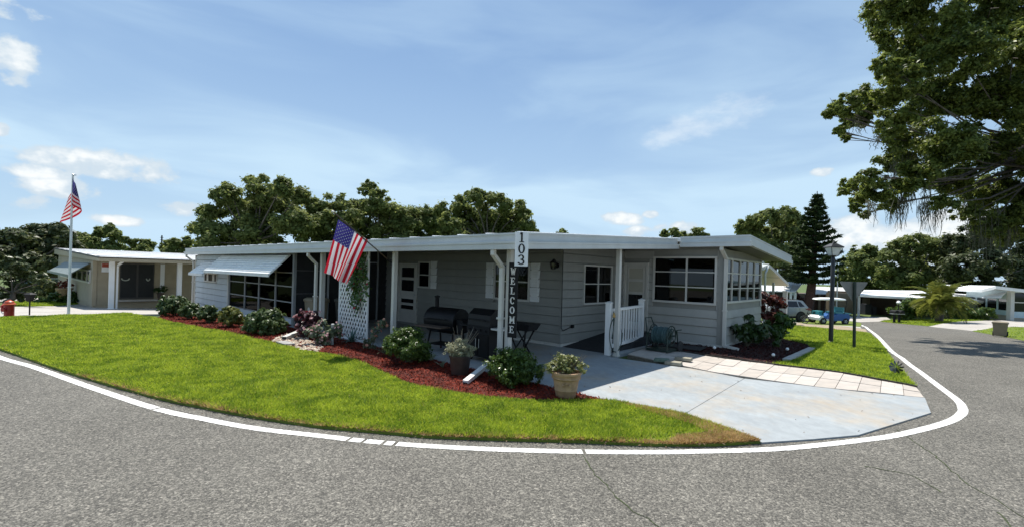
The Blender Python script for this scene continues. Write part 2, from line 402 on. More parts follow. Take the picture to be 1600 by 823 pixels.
def crown_points(clumps, n, rng=RNG, sub=14, subr=0.34, flat=0.7, soft=1.0):
    """clumps: (x,y,z,r); leaves sit in sub-clumps on the outer half of each clump -> gaps, light tops and dark hollows"""
    C = np.array(clumps, float); wts = C[:, 3] ** 2; subs = []
    for c in C:
        k = max(5, int(sub * (0.7 + 0.6 * rng.random())))
        d = unit(rng.normal(size=(k, 3))); rr = c[3] * rng.uniform(0.35, 1.0, (k, 1))
        p = c[:3] + d * rr * np.array([1, 1, 0.85])
        sr = c[3] * subr * rng.uniform(0.6, 1.35, (k, 1))
        subs.append(np.hstack([p, sr, np.tile(c[:3], (k, 1))]))
    S = np.vstack(subs); w = S[:, 3] ** 2; idx = rng.choice(len(S), n, p=w / w.sum())
    d = unit(rng.normal(size=(n, 3))); rad = soft * (np.abs(rng.normal(size=(n, 1))) * 0.42 + 0.30 * rng.random((n, 1))) + (1 - soft) * rng.random((n, 1)) ** 0.45
    P = S[idx, :3] + d * rad * S[idx, 3:4] * np.array([1, 1, flat])
    out = unit(P - S[idx, 4:7]) * 0.5 + d * 0.6 + np.array([0, 0, 0.55]) + rng.normal(size=(n, 3)) * 0.55
    return P, unit(out)

# ------------------------------------------------------------------ ground sheets
def resample(pts, step, closed=False):
    out = []; n = len(pts)
    for i in range(n if closed else n - 1):
        p0, p1, p2, p3 = (Vector(pts[(i-1) % n] if closed else pts[max(i-1, 0)]), Vector(pts[i]), Vector(pts[(i+1) % n]), Vector(pts[(i+2) % n] if closed else pts[min(i+2, n-1)]))
        k = max(1, int((p2 - p1).length / step))
        for j in range(k):
            t = j / k
            out.append(0.5 * ((2*p1) + (p2-p0)*t + (2*p0-5*p1+4*p2-p3)*t*t + (3*p1-p0-3*p2+p3)*t**3))
    if not closed: out.append(Vector(pts[-1]))
    return out
def sheet(name, poly, off, m, thick=0.0, kind='structure', parent=None, step=1.5):
    """flat polygon laid over the falling ground; thick > 0 gives it an edge"""
    bm = bmesh.new(); vs = [bm.verts.new((p[0], p[1], 0)) for p in poly]; f = bm.faces.new(vs); bm.normal_update()
    bmesh.ops.triangulate(bm, faces=[f])
    ys = [p[1] for p in poly]; y = 12.0
    while y < min(max(ys), 90):
        if y > min(ys):
            bmesh.ops.bisect_plane(bm, geom=bm.verts[:] + bm.edges[:] + bm.faces[:], plane_co=(0, y, 0), plane_no=(0, 1, 0))
        y += step
    if max(ys) > 23:
        for k in range(8): bmesh.ops.bisect_plane(bm, geom=bm.verts[:] + bm.edges[:] + bm.faces[:], plane_co=(18 + 2 * k, 0, 0), plane_no=(1, 0, 0))
    bmesh.ops.recalc_face_normals(bm, faces=bm.faces)
    if bm.faces and sum(fc.normal.z for fc in bm.faces) < 0: bmesh.ops.reverse_faces(bm, faces=bm.faces)
    for v in bm.verts: v.co.z = gz(v.co.x, v.co.y) + off
    if thick > 0:
        be = [e for e in bm.edges if e.is_boundary]
        r = bmesh.ops.extrude_edge_only(bm, edges=be)
        for g in r['geom']:
            if isinstance(g, bmesh.types.BMVert): g.co.z -= thick
    me = bpy.data.meshes.new(name); bm.to_mesh(me); bm.free(); me.materials.append(m)
    o = link(name, me, parent)
    if kind: o['kind'] = kind
    return o
def strip(name, pts, w, off, m, jitter=0.0, kind='structure', parent=None):
    mb = MB(); n = len(pts); L = []; Rr = []
    for i, p in enumerate(pts):
        d = (Vector(pts[min(i+1, n-1)]) - Vector(pts[max(i-1, 0)])).to_2d().normalized(); q = Vector((-d.y, d.x))
        ww = w / 2
        a = Vector(p).to_2d() + q * (ww + random.uniform(-jitter, jitter)); b = Vector(p).to_2d() - q * (ww + random.uniform(-jitter, jitter))
        L.append((a.x, a.y, gz(a.x, a.y) + off)); Rr.append((b.x, b.y, gz(b.x, b.y) + off))
    vs = L + Rr; fs = [(i, i+1, n+i+1, n+i) for i in range(n-1)]
    mb.add(vs, fs); o = mb.build(name, m, parent)
    if kind: o['kind'] = kind
    return o
def px(*uv): return [gp(u, v).to_2d() for u, v in uv]
def inpoly(P, poly):
    x, y = P[:, 0], P[:, 1]; c = np.zeros(len(P), bool); n = len(poly); j = n - 1
    for i in range(n):
        xi, yi = poly[i][0], poly[i][1]; xj, yj = poly[j][0], poly[j][1]
        k = ((yi > y) != (yj > y)) & (x < (xj - xi) * (y - yi) / ((yj - yi) or 1e-9) + xi); c ^= k; j = i
    return c
def scatter(poly, n, power=1.3, rng=RNG):
    A = np.array([(p[0], p[1]) for p in poly]); lo, hi = A.min(0), A.max(0); out = []; tot = 0
    y0 = max(lo[1], 1.0)
    while tot < n:
        P = rng.uniform(lo, hi, (n * 2, 2)); P = P[inpoly(P, poly)]
        P = P[rng.random(len(P)) < (y0 / np.maximum(P[:, 1], y0)) ** power]; out.append(P); tot += len(P)
        if len(out) > 60: break
    return np.vstack(out)[:n]
def blades(P, z, h, w, rng=RNG, lean=0.6):
    n = len(P); t = rng.uniform(0, 2*math.pi, n); dx = np.stack([np.cos(t), np.sin(t)], 1) * (w * rng.uniform(0.6, 1.3, n))[:, None]
    ln = rng.normal(size=(n, 2)) * (h * lean)[:, None]; hh = h * rng.uniform(0.5, 1.25, n)
    b = np.stack([P[:, 0], P[:, 1], z], 1)
    v = np.zeros((n, 3, 3)); v[:, 0] = b; v[:, 1] = b; v[:, 0, :2] -= dx / 2; v[:, 1, :2] += dx / 2
    v[:, 2] = b; v[:, 2, :2] += ln; v[:, 2, 2] += hh
    return v

# ================================================================== THE GROUND
def terrain():
    ys = [-40, -20, -5, 0, 5, 9, 12, 13] + [13 + 0.8 * i for i in range(1, 80)] + [80, 100, 140, 200, 320, 600]
    xs = [-500, -250, -120, -60, -30, -15, 0, 15, 18, 20, 22, 24, 26, 28, 30, 32, 36, 45, 60, 120, 250, 500]
    mb = MB(); nx = len(xs)
    vs = [(x, y, gz(x, y) - 0.07) for y in ys for x in xs]
    fs = [(j*nx+i, j*nx+i+1, (j+1)*nx+i+1, (j+1)*nx+i) for j in range(len(ys)-1) for i in range(nx-1)]
    mb.add(vs, fs)
    o = mb.build('ground', mat('rough_grass_ground', (0.085, 0.125, 0.022), 0.95, 0.3, 1.6, 0.6, 40, col2=(0.055, 0.085, 0.018), detail=9))
    o['kind'] = 'structure'
terrain()

LAWN_EDGE = px((-60,531),(0,547),(52,565),(120,588),(240,622),(320,639),(400,654),(500,669),(580,676),(662,684),(770,688),(910,692),(1021,697),(1116,697),(1188,692.5))
BED_EDGE = px((242,499),(285,508),(330,517),(375,526),(434,540),(487,551),(521,557),(580,575),(620,595),(650,606),(680,612),(760,624),(840,629),(910,631),(958,630))
LAWN_TIP = px((1188,692.5),(1130,671),(1066,650.5),(1000,638),(958,630))
lawn_poly = [*resample(LAWN_EDGE, 0.35)] + LAWN_TIP[1:-1] + list(reversed(resample(BED_EDGE, 0.35))) + px((200,491.5),(107,493.5),(0,497.5),(-60,500))
M_LAWN = mat('lawn_thatch', (0.15, 0.20, 0.02), 0.95, 0.2, 5, 0.5, 90, col2=(0.10, 0.14, 0.018), detail=8)
sheet('lawn', lawn_poly, 0.03, M_LAWN, 0.09)

# asphalt, the corner road and the road running off to the right
road_in = list(reversed(LAWN_EDGE)) 
road_poly = [Vector((-45, -15)), Vector((45, -15)), Vector((45, 17.5))] + px((1600,531),(1519,516.5),(1451,509),(1400,504.5),(1374,501.5),(1340,502),(1348,519),(1377,541),(1396,567),(1422,598),(1444,621.5),(1300,640)) + px((1188,690)) + road_in[1:] + [Vector((-45, 22))]
sheet('road', road_poly, 0.0, ASPH, 0.0)

LINE_PX = [(-60,533),(0,558),(52,573),(140,604),(244,638),(320,654.5),(400,669),(500,680.5),(560,687.5),(640,694.5),(745,700.5),(830,703.5),(910,705.3),(1000,706),(1075,705.3),(1196,702),(1270,696),(1341,688),(1390,681.5),(1432,672.5),(1465,664),(1490,655),(1503,645),(1504,637),(1496,625),(1471,606),(1440,582.5),(1412,561.5),(1377,531),(1347,507.5)]
line_pts = resample(px(*LINE_PX), 0.016)
M_PAINT = mat('worn_white_road_paint', (0.72, 0.71, 0.67), 0.6, 0.10, 22, 0.5, 80, dirt=0.6, dirtcol=(0.28, 0.27, 0.25))
for q in M_PAINT.node_tree.nodes:
    if q.type == 'TEX_NOISE' and abs(q.inputs['Scale'].default_value - 2.3) < .01: q.inputs['Scale'].default_value = 16
    if q.type == 'MAPPING' and abs(q.inputs['Scale'].default_value[2] - .35) < .01: q.inputs['Scale'].default_value = (1, 1, 1)
# small breaks where the asphalt has cracked under the paint
segs = []; cur = []
brk = [px(uv)[0] for uv in ((244,638),(522,684),(545,686),(570,688),(601,691),(617,692.5),(912,705.3),(1412,561))]
for p in line_pts:
    if min((p - b).length for b in brk) < 0.009:
        if len(cur) > 2: segs.append(cur)
        cur = []
    else: cur.append(p)
segs.append(cur)
mbv = MB()
road_marking = bpy.data.objects.new('road_marking', None); COL.objects.link(road_marking); road_marking['kind'] = 'structure'
for s_ in segs: strip('painted_line', s_, 0.104, 0.004, M_PAINT, 0.004, None, road_marking)
def ragged(pts, amp, step=0.06):
    q = resample(px(*pts), step); return [p + Vector((random.uniform(-amp, amp), random.uniform(-amp, amp))) for p in q]
M_CRACK = mat('crack_shadow_dirt', (0.03, 0.035, 0.02), 1.0, 0.4, 30, col2=(0.05, 0.07, 0.02))
for cr in ([(912,711),(918,724),(930,741),(946,757),(957,769),(980,791),(1010,810),(1045,833)], [(1402,671),(1463,714),(1506,751),(1565,786),(1610,815)], [(1352,728),(1422,742),(1470,768)], [(1560,800),(1580,823),(1600,850)]):
    strip('road_crack', ragged(cr, 0.012), 0.009, 0.003, M_CRACK, 0.003)
strip('edge_line', resample(px((1519,516.2),(1560,523),(1600,530.5),(1680,546)), 0.4), 0.11, 0.006, M_PAINT, 0.004)

# red mulch bed along the front
mulch_poly = list(resample(BED_EDGE, 0.4)) + [Vector(W(*t)) for t in ((-3.1,-3.27),(0,-3.25),(7,-3.25),(7.0,-2.9),(16.4,-2.9),(15.5,-4.2),(11.5,-5.1))]
sheet('mulch_bed', mulch_poly, 0.032, M_MULCH, 0.09)
M_CHIP = leafmat('red_mulch_chip', (0.048, 0.007, 0.005), (0.27, 0.036, 0.015), 0.0, 0.85, 6.0, spec=0.2)
def chips(name, poly, n, m, size, z0, seed, zamp=0.02):
    rg = np.random.default_rng(seed); P = scatter(poly, n, 0.9, rg); n = len(P)
    z = gzv(P[:, 0], P[:, 1]) + z0 + rg.random(n) * zamp; N3 = unit(rg.normal(size=(n, 3)) * 0.45 + np.array([0, 0, 1]))
    V = leaves(np.column_stack([P, z]), N3, size * (0.7 + P[:, 1] * 0.05), 0.22, rg)
    o = link(name, np_mesh(name, V, 4, m)); o['kind'] = 'stuff'; o['label'] = name.replace('_', ' '); return o
pebble_poly = px((424,535),(446,523),(478,530),(506,543),(496,552),(470,549),(440,541))
bedonly = mulch_poly
chips('mulch_chips', bedonly, 42000, M_CHIP, 0.028, 0.036, 3)

# concrete driveway and carport floor, two pours with a joint between
seamA, seamB = px((1066,650))[0], px((1163,592))[0]
sl1 = [Vector(W(*t)) for t in ((7,-3.2),(7,0.05),(0,0.05),(0,2.9),(-1.35,2.9),(-1.35,-0.28))] + px((1082,576.5)) + [seamB + Vector((-0.006, 0))] + [seamA + Vector((-0.006, 0))] + px((958,629)) + [Vector(W(-2.75,-3.2))]
sl2 = [seamA + Vector((0.006, 0)), seamB + Vector((0.006, 0))] + px((1210,597.5),(1339,612.5),(1445,622.3),(1454.5,646),(1341,681),(1270,687.5),(1190,692.8),(1130,671))
drv = bpy.data.objects.new('driveway', None); COL.objects.link(drv); drv['kind'] = 'structure'
sheet('concrete_slab', sl1, 0.016, M_CONC, 0.10, None, drv)
sheet('concrete_slab', sl2, 0.0165, M_CONC, 0.10, None, drv)
# leaf specks on the slab
M_DEBRIS = mat('dry_leaf', (0.10, 0.07, 0.04), 0.9, 0.4, 30)

# pavers beside the slab
bot = [(270,152),(345,168),(430,182),(515,195),(605,208),(700,222),(800,236),(905,250),(1015,262),(1130,273),(1250,285),(1375,298),(1480,308)]
top = [(382,95),(450,106),(530,116),(612,126),(700,138),(785,148),(872,158),(965,170),(1060,183),(1157,200),(1258,220),(1368,240),(1440,256)]
cv = lambda p: px((1000 + p[0] / 3.333, 530 + p[1] / 3.333))[0]
pb, pt = [cv(p) for p in bot], [cv(p) for p in top]
for _ in range(5):
    pb.insert(0, pb[0] + (pb[0] - pb[1]).normalized() * 0.31); pt.insert(0, pt[0] + (pt[0] - pt[1]).normalized() * 0.31)
pav = bpy.data.objects.new('paver_strip', None); COL.objects.link(pav); pav['kind'] = 'structure'
sheet('paver_bedding', [pb[0], *pb[1:], *reversed(pt)], 0.009, mat('sand_joint', (0.16, 0.14, 0.11), 0.95, 0.3, 30), 0.08, None, pav)
PAVM = [mat('bleached_paver_%d' % i, c, 0.85, 0.10, 3.5, 0.3, 70, dirt=0.45, dirtcol=(0.36, 0.28, 0.20), spec=0.3) for i, c in enumerate(((0.47, 0.425, 0.38), (0.44, 0.395, 0.35), (0.50, 0.455, 0.41)))]
for i in range(len(pb) - 1):
    for r0, r1 in ((0.0, 0.5), (0.5, 1.0)):
        A, B2 = pb[i].lerp(pt[i], r0), pb[i+1].lerp(pt[i+1], r0); C, D = pb[i+1].lerp(pt[i+1], r1), pb[i].lerp(pt[i], r1)
        c = (A + B2 + C + D) / 4; q = [c + (p - c) * 0.972 for p in (A, B2, C, D)]; h = 0.024 + random.uniform(-0.003, 0.004); tz = random.uniform(-0.002, 0.002)
        mb = MB(); mb.hexa([(p.x - c.x, p.y - c.y, -0.05) for p in q] + [(p.x - c.x, p.y - c.y, h + (tz if k < 2 else -tz)) for k, p in enumerate(q)])
        o = mb.build('paver', random.choice(PAVM), pav, loc=(c.x, c.y, 0))
# edging strip between pavers and the grass
mb = MB(); tt = resample(pt, 0.3)
for i in range(len(tt) - 1):
    a, b = tt[i], tt[i+1]; n_ = Vector((-(b-a).y, (b-a).x)).normalized() * 0.02
    if n_.y < 0: n_ = -n_
    mb.hexa([(a.x, a.y, -0.05), (b.x, b.y, -0.05), (b.x+n_.x, b.y+n_.y, -0.05), (a.x+n_.x, a.y+n_.y, -0.05), (a.x, a.y, 0.052), (b.x, b.y, 0.052), (b.x+n_.x, b.y+n_.y, 0.052), (a.x+n_.x, a.y+n_.y, 0.052)])
o = mb.build('edging', mat('dark_edging', (0.04, 0.035, 0.03), 0.8, 0.3, 10)); o['kind'] = 'structure'

# side bed with dark mulch next to the sunroom, and the side lawn
sidebed = [Vector(W(*t)) for t in ((-1.3,1.66),(-2.3,1.72))] + px((1140,558.5),(1205,569.5),(1228,564),(1268,546),(1262,540),(1225,531),(1200,527)) + [Vector(W(-2.6,6.4)), Vector(W(-2.6,2.9)), Vector(W(-1.3,2.9))]
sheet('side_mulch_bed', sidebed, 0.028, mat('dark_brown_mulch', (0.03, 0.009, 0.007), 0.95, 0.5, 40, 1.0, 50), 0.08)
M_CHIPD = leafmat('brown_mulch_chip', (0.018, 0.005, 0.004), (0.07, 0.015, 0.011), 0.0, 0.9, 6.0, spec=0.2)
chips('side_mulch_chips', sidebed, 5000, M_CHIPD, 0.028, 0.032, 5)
sidelawn = [p + Vector((0.01, 0.02)) for p in pt[8:]] + px((1424,597),(1398,567),(1379,541),(1356,521),(1253,511),(1215,508),(1212,520),(1225,530),(1262,539),(1269,546),(1230,566),(1207,570.5))
sheet('side_lawn', sidelawn, 0.03, M_LAWN, 0.09)
slabs = thing('stone_edging', 'row of pale edging stones between the dark side bed and the side lawn', 'edging stones', (*px((1248,555))[0], 0.0))
e0, e1 = px((1228,566))[0], px((1269,547))[0]
for k in range(4):
    a, b = e0.lerp(e1, k / 4 + 0.01), e0.lerp(e1, (k + 1) / 4 - 0.01); c = (a + b) / 2
    mb = MB(); mb.bar((a.x - slabs.location.x, a.y - slabs.location.y, 0.03), (b.x - slabs.location.x, b.y - slabs.location.y, 0.035), 0.14, 0.09)
    mb.build('stone', mat('pale_edging_stone', (0.42, 0.41, 0.38), 0.9, 0.15, 8, 0.4, 50), slabs)

# neighbours' concrete, the far drives, dirt strip
sheet('neighbour_driveway', px((-120,501),(0,495.8),(105,491.7),(250,490),(330,489),(330,474),(260,470),(143,472),(128,474),(94,477.5),(22,478.5),(-120,485)), 0.0, M_CONC2, 0.08)
sheet('far_walk', px((-60,466.5),(70,464.5),(70,468.5),(-60,471)), 0.0, M_CONC2, 0.06)
sheet('dirt_strip', px((1205,503),(1250,503.5),(1352,514),(1356,520),(1253,510.5),(1205,508)), 0.012, mat('dry_dirt', (0.30, 0.24, 0.16), 0.95, 0.2, 3, 0.5, 30, detail=8), 0.08)
sheet('far_walk', px((1190,500),(1232,500),(1344,510.5),(1346,513),(1250,504.5),(1190,503)), 0.016, M_CONC2, 0.08)
sheet('far_driveway', px((1318,494),(1385,495),(1392,499),(1374,502),(1346,503),(1318,500)), 0.016, M_CONC2, 0.08)
sheet('right_driveway', px((1451,509.5),(1475,504),(1552,500),(1700,500),(1700,513),(1580,510),(1519,516.5)), 0.012, M_CONC2, 0.08)
sheet('verge_lawn', px((1519,516.8),(1552,511.5),(1580,510.8),(1700,513.5),(1700,551),(1600,532)), 0.02, M_LAWN, 0.08)
sheet('far_verge_lawn', px((1374,501.5),(1392,499),(1480,499),(1552,499.5),(1475,504.5),(1451,509)), 0.014, M_LAWN, 0.08)
sheet('cart_lawn', px((1232,499),(1250,496),(1318,499),(1346,504),(1344,509.5)), 0.008, M_LAWN, 0.08)

# grass
M_GRASS = leafmat('st_augustine_grass', (0.085, 0.165, 0.012), (0.34, 0.43, 0.038), 0.42, 0.6, 3.2, spec=0.2, lo=0.5, hi=0.95, detail=7) if True else leafmat('st_augustine_grass', (0.105, 0.195, 0.010), (0.29, 0.395, 0.024), 0.42, 0.6, 2.2, spec=0.2)
M_DRY = leafmat('dry_straw_grass', (0.26, 0.16, 0.055), (0.58, 0.44, 0.20), 0.3, 0.8, 5.0, spec=0.2)
def grass(name, poly, n, power, seed, m, hk=1.0, wk=1.0, z0=0.03):
    rg = np.random.default_rng(seed); P = scatter(poly, n, power, rg); y = P[:, 1]
    pat = 1 + 0.35 * np.sin(P[:, 0] * 3.1 + 1.3 * np.sin(P[:, 1] * 2.3)) * np.sin(P[:, 1] * 2.7 + np.sin(P[:, 0] * 1.9)); V = blades(P, gzv(P[:, 0], y) + z0, (0.028 + 0.0016 * y) * hk * pat, (0.0045 + 0.0016 * y) * wk, rg, 0.7)
    o = link(name, np_mesh(name, V, 3, m)); o['kind'] = 'stuff'; o['label'] = name.replace('_', ' '); return o
grass('dry_blades', lawn_poly, 11000, 1.5, 27, M_DRY, 0.95, 0.8)
grass('side_lawn_grass', sidelawn, 45000, 1.4, 22, M_GRASS)
dry = px((962,632),(1010,640),(1066,651.5),(1130,672),(1187,692.5),(1116,696.5),(1045,697),(1060,686),(1110,682),(1085,668),(1040,655))
def grass_green():
    rg = np.random.default_rng(21); P = scatter(lawn_poly, 350000, 1.55, rg)
    E = np.array([(p.x, p.y) for p in resample(LAWN_EDGE, 0.25)]); D = np.full(len(P), 9.0)
    for e in E: D = np.minimum(D, np.hypot(P[:, 0] - e[0], P[:, 1] - e[1]))
    tip = np.hypot(P[:, 0] - 2.2, P[:, 1] - 4.85); wd = .07 + .05 * np.sin(P[:, 0] * 5) + np.clip(1.0 - tip * .8, 0, 1) * .8
    keep = rg.random(len(P)) < np.clip(D / np.maximum(wd, .03), 0.04, 1) ** 1.4
    P = P[keep]; y = P[:, 1]; pat = 1 + 0.35 * np.sin(P[:, 0] * 3.1 + 1.3 * np.sin(y * 2.3)) * np.sin(y * 2.7 + np.sin(P[:, 0] * 1.9))
    V = blades(P, gzv(P[:, 0], y) + .03, (0.032 + 0.0016 * y) * pat, 0.0060 + 0.0016 * y, rg, 0.7)
    o = link('lawn_grass', np_mesh('lawn_grass', V, 3, M_GRASS)); o['kind'] = 'stuff'; o['label'] = 'lawn grass'
grass_green()
sheet('dry_thatch', dry, 0.0335, mat('straw_thatch', (0.34, 0.24, 0.11), 0.95, 0.3, 20, 0.6, 80, col2=(0.22, 0.13, 0.05)))
grass('dry_grass', dry, 26000, 1.0, 23, M_DRY, 0.9, 0.9)
def band(pts, w0, w1):
    p = resample(pts, 0.3); a = []; b = []
    for i, q in enumerate(p):
        d = (p[min(i+1, len(p)-1)] - p[max(i-1, 0)]).normalized(); n_ = Vector((-d.y, d.x)); a.append(q + n_ * w0 * random.uniform(0.5, 1.5)); b.append(q + n_ * w1 * random.uniform(0.5, 1.2))
    return a + list(reversed(b))
grass('dry_lawn_border', band(LAWN_EDGE[3:], 0.0, 0.10), 18000, 1.0, 24, M_DRY, 0.9, 0.8, 0.025)
grass('dry_bed_border', band(BED_EDGE, -0.10, 0.03), 14000, 1.0, 25, M_DRY, 0.6, 0.9, 0.02)
for nm, uvs, n in (('verge_grass', ((1519,516.8),(1552,511.5),(1580,510.8),(1700,513.5),(1700,551),(1600,532)), 9000), ('far_grass', ((1374,501.5),(1392,499),(1480,499),(1552,499.5),(1475,504.5),(1451,509)), 6000), ('left_grass', ((20,478),(20,470),(128,471),(128,474),(94,477)), 8000)):
    grass(nm, px(*uvs), n, 0.8, 30, M_GRASS, 0.9, 0.8, 0.0)
# fallen leaves on the concrete and along the road edge
def litter():
    rg = np.random.default_rng(66); A = scatter(px((908,604),(1045,565),(1163,592),(1339,612),(1445,622),(1454,646),(1341,681),(1190,692),(1066,650),(958,629)), 34, 0.6, rg)
    E = np.array([(p.x, p.y) for p in resample(LAWN_EDGE[2:], .05)]); B = E[rg.choice(len(E), 170)] + rg.normal(size=(170, 2)) * .09; Pv = np.array([(p.x, p.y) for p in pt]); C = Pv[rg.choice(len(Pv), 50)] + rg.normal(size=(50, 2)) * .12
    P = np.vstack([A, B, C]); z = np.full(len(P), .024); z[len(A):len(A) + len(B)] = .04; N3 = unit(rg.normal(size=(len(P), 3)) * .35 + np.array([0, 0, 1]))
    o = link('leaf_litter', np_mesh('leaf_litter', leaves(np.column_stack([P, z]), N3, .016, .4, rg, .3), 4, leafmat('fallen_brown_leaf', (.05, .03, .015), (.22, .14, .07), .1, .8, 9))); o['kind'] = 'stuff'; o['label'] = 'leaf litter'
litter()
# pebbles round the drain
def pebbles():
    rg = np.random.default_rng(4); P = scatter(pebble_poly, 420, 0.5, rg); mb = MB()
    for p in P:
        r = rg.uniform(0.025, 0.06); a = rg.uniform(0, 6.28); x, y = math.cos(a) * r, math.sin(a) * r; z = gz(p[0], p[1]) + 0.045; h = r * rg.uniform(0.35, 0.6)
        mb.add([(p[0]+x, p[1]+y, z), (p[0]-y*.7, p[1]+x*.7, z+.006), (p[0]-x, p[1]-y, z), (p[0]+y*.7, p[1]-x*.7, z+.004), (p[0]+x*.2, p[1], z+h), (p[0], p[1], z-h)], [(0,1,4),(1,2,4),(2,3,4),(3,0,4),(1,0,5),(2,1,5),(3,2,5),(0,3,5)])
    o = mb.build('pebbles', mat('cream_pebble', (0.50, 0.42, 0.32), 0.8, 0.35, 8), None, True); o['kind'] = 'stuff'; o['label'] = 'cream pebbles'
pebbles()

# ================================================================== THE HOUSE
def wbox(mb, plane, p, o0, o1, u0, u1, z0, z1, m=0):
    """box lying on a wall that faces -x ('b' walls, run along y) or -y ('a' walls, run along x); o0..o1 = how far it stands out"""
    if plane == 'b': mb.box(p - o1, p - o0, u0, u1, z0, z1, m)
    else: mb.box(u0, u1, p - o1, p - o0, z0, z1, m)
BOARDS = {}
def siding(parent, plane, p, u0, u1, z0, z1, exp, openings=(), m=None, name='siding_board'):
    m = m or M_SIDE; z = z0
    while z < z1 - 0.01:
        zt = min(z + exp, z1)
        spans = [(u0, u1)]
        for (a, b, c, d) in openings:
            if d <= z + 0.004 or c >= zt - 0.004: continue
            ns = []
            for s, e in spans:
                if b <= s or a >= e: ns.append((s, e)); continue
                if a > s: ns.append((s, a))
                if b < e: ns.append((b, e))
            spans = ns
        for s, e in spans:
            if e - s < 0.02: continue
            key = (plane, round(e - s, 3), round(zt - z, 3), m.name)
            if key not in BOARDS:
                mb = MB(); l = e - s; h = zt - z - 0.019
                if plane == 'b': mb.hexa([(-0.032, 0, 0), (0, 0, 0), (0, l, 0), (-0.032, l, 0), (-0.010, 0, h), (0, 0, h), (0, l, h), (-0.010, l, h)])
                else: mb.hexa([(0, -0.032, 0), (l, -0.032, 0), (l, 0, 0), (0, 0, 0), (0, -0.010, h), (l, -0.010, h), (l, 0, h), (0, 0, h)])
                BOARDS[key] = mb.mesh(name, m)
            link(name, BOARDS[key], parent, (p, s, z) if plane == 'b' else (s, p, z))
        z = zt
def window(parent, plane, p, u0, u1, z0, z1, mul=(), bars=(), fw=0.05, out=0.045, glass=None, frame=None, back=True, name='window', bw=0.03):
    frame = frame or M_TRIM; mb = MB()
    wbox(mb, plane, p, -0.01, out, u0, u0 + fw, z0, z1); wbox(mb, plane, p, -0.01, out, u1 - fw, u1, z0, z1)
    wbox(mb, plane, p, -0.01, out, u0 + fw, u1 - fw, z1 - fw, z1); wbox(mb, plane, p, -0.01, out + 0.015, u0 + fw, u1 - fw, z0, z0 + fw)
    w = mb.build(name, frame, parent)
    xs = [u0 + fw] + list(mul) + [u1 - fw]; zs = [z0 + fw] + list(bars) + [z1 - fw]
    for x in mul:
        mb = MB(); wbox(mb, plane, p, -0.008, out - 0.006, x - bw * 0.8, x + bw * 0.8, z0 + fw, z1 - fw); mb.build('mullion', frame, w)
    for z in bars:
        for i in range(len(xs) - 1):
            mb = MB(); wbox(mb, plane, p, -0.006, out - 0.012, xs[i] + (bw*0.8 if i else 0), xs[i+1] - (bw*0.8 if i < len(xs)-2 else 0), z - bw/2, z + bw/2); mb.build('glazing_bar', frame, w)
    for i in range(len(xs) - 1):
        for k in range(len(zs) - 1):
            mb = MB(); wbox(mb, plane, p, 0.006, 0.012, xs[i] + 0.002, xs[i+1] - 0.002, zs[k] + 0.002, zs[k+1] - 0.002); mb.build('pane', glass or GLASS, w)
    if back:
        mb = MB(); wbox(mb, plane, p, -0.012, -0.002, u0 + fw, u1 - fw, z0 + fw, z1 - fw); mb.build('dark_room', M_DARK, w)
    return w

bx, by = W(0, 0)
HOME = thing('mobile_home', 'long low pale grey mobile home with carport and sunroom on the street corner', 'house', (bx, by, 0), RZ)
zt = lambda b: 2.26 + 0.0577 * (b + 3.33) if b <= 2.54 else 2.63 - 0.064 * (b - 2.54)
A_R, A_S, A_E = -1.64, -3.26, 16.45       # right edge of the carport roof, of the sunroom roof, far end
# roof: pans as parts
roof = MB()
def slab2(mb, b0, b1, a0, a1, t=0.10, dz=0.0):
    mb.hexa([(b0, a0, zt(b0) - t + dz), (b1, a0, zt(b1) - t + dz), (b1, a1, zt(b1) - t + dz), (b0, a1, zt(b0) - t + dz), (b0, a0, zt(b0) + dz), (b1, a0, zt(b1) + dz), (b1, a1, zt(b1) + dz), (b0, a1, zt(b0) + dz)])
slab2(roof, -3.27, 2.5399, A_R + 0.05, A_E - 0.02); slab2(roof, 2.5401, 6.70, A_S + 0.05, A_E - 0.02)
ROOF = roof.build('roof', M_ROOF, HOME)
for k in range(26):
    a = A_E - 0.4 - k * 0.7
    mb = MB(); mb.hexa([(-3.2, a, zt(-3.2) - .005), (2.5, a, zt(2.5) - .005), (2.5, a + .04, zt(2.5) - .005), (-3.2, a + .04, zt(-3.2) - .005), (-3.2, a, zt(-3.2) + .03), (2.5, a, zt(2.5) + .03), (2.5, a + .04, zt(2.5) + .03), (-3.2, a + .04, zt(-3.2) + .03)])
    mb.build('roof_rib', M_ROOF, ROOF)
# fascia and gutters
mb = MB(); mb.box(-3.33, -3.27, A_R, A_E, 2.135, 2.262); mb.box(-3.345, -3.33, A_R - 0.015, A_E, 2.235, 2.266); mb.build('fascia', M_FASC, HOME)
mb = MB(); mb.box(-3.375, -3.27, A_R - 0.045, A_E, 2.012, 2.132); mb.box(-3.39, -3.375, A_R - 0.06, A_E, 2.10, 2.128); mb.build('gutter', M_FASC, HOME)
def rake(mb, b0, b1, a0, a1, h0, h1):
    mb.hexa([(b0, a0, zt(b0) - h1), (b1, a0, zt(b1) - h1), (b1, a1, zt(b1) - h1), (b0, a1, zt(b0) - h1), (b0, a0, zt(b0) - h0), (b1, a0, zt(b1) - h0), (b1, a1, zt(b1) - h0), (b0, a1, zt(b0) - h0)])
mb = MB(); rake(mb, -3.268, 2.475, A_R, A_R + 0.05, -0.003, 0.13); rake(mb, -3.268, 2.475, A_R - 0.012, A_R, -0.006, 0.022); mb.build('fascia', M_FASC, HOME)
mb = MB(); rake(mb, -3.268, 2.475, A_R - 0.045, A_R + 0.05, 0.133, 0.245); rake(mb, -3.268, 2.475, A_R - 0.055, A_R - 0.045, 0.135, 0.165); mb.build('gutter', M_FASC, HOME)
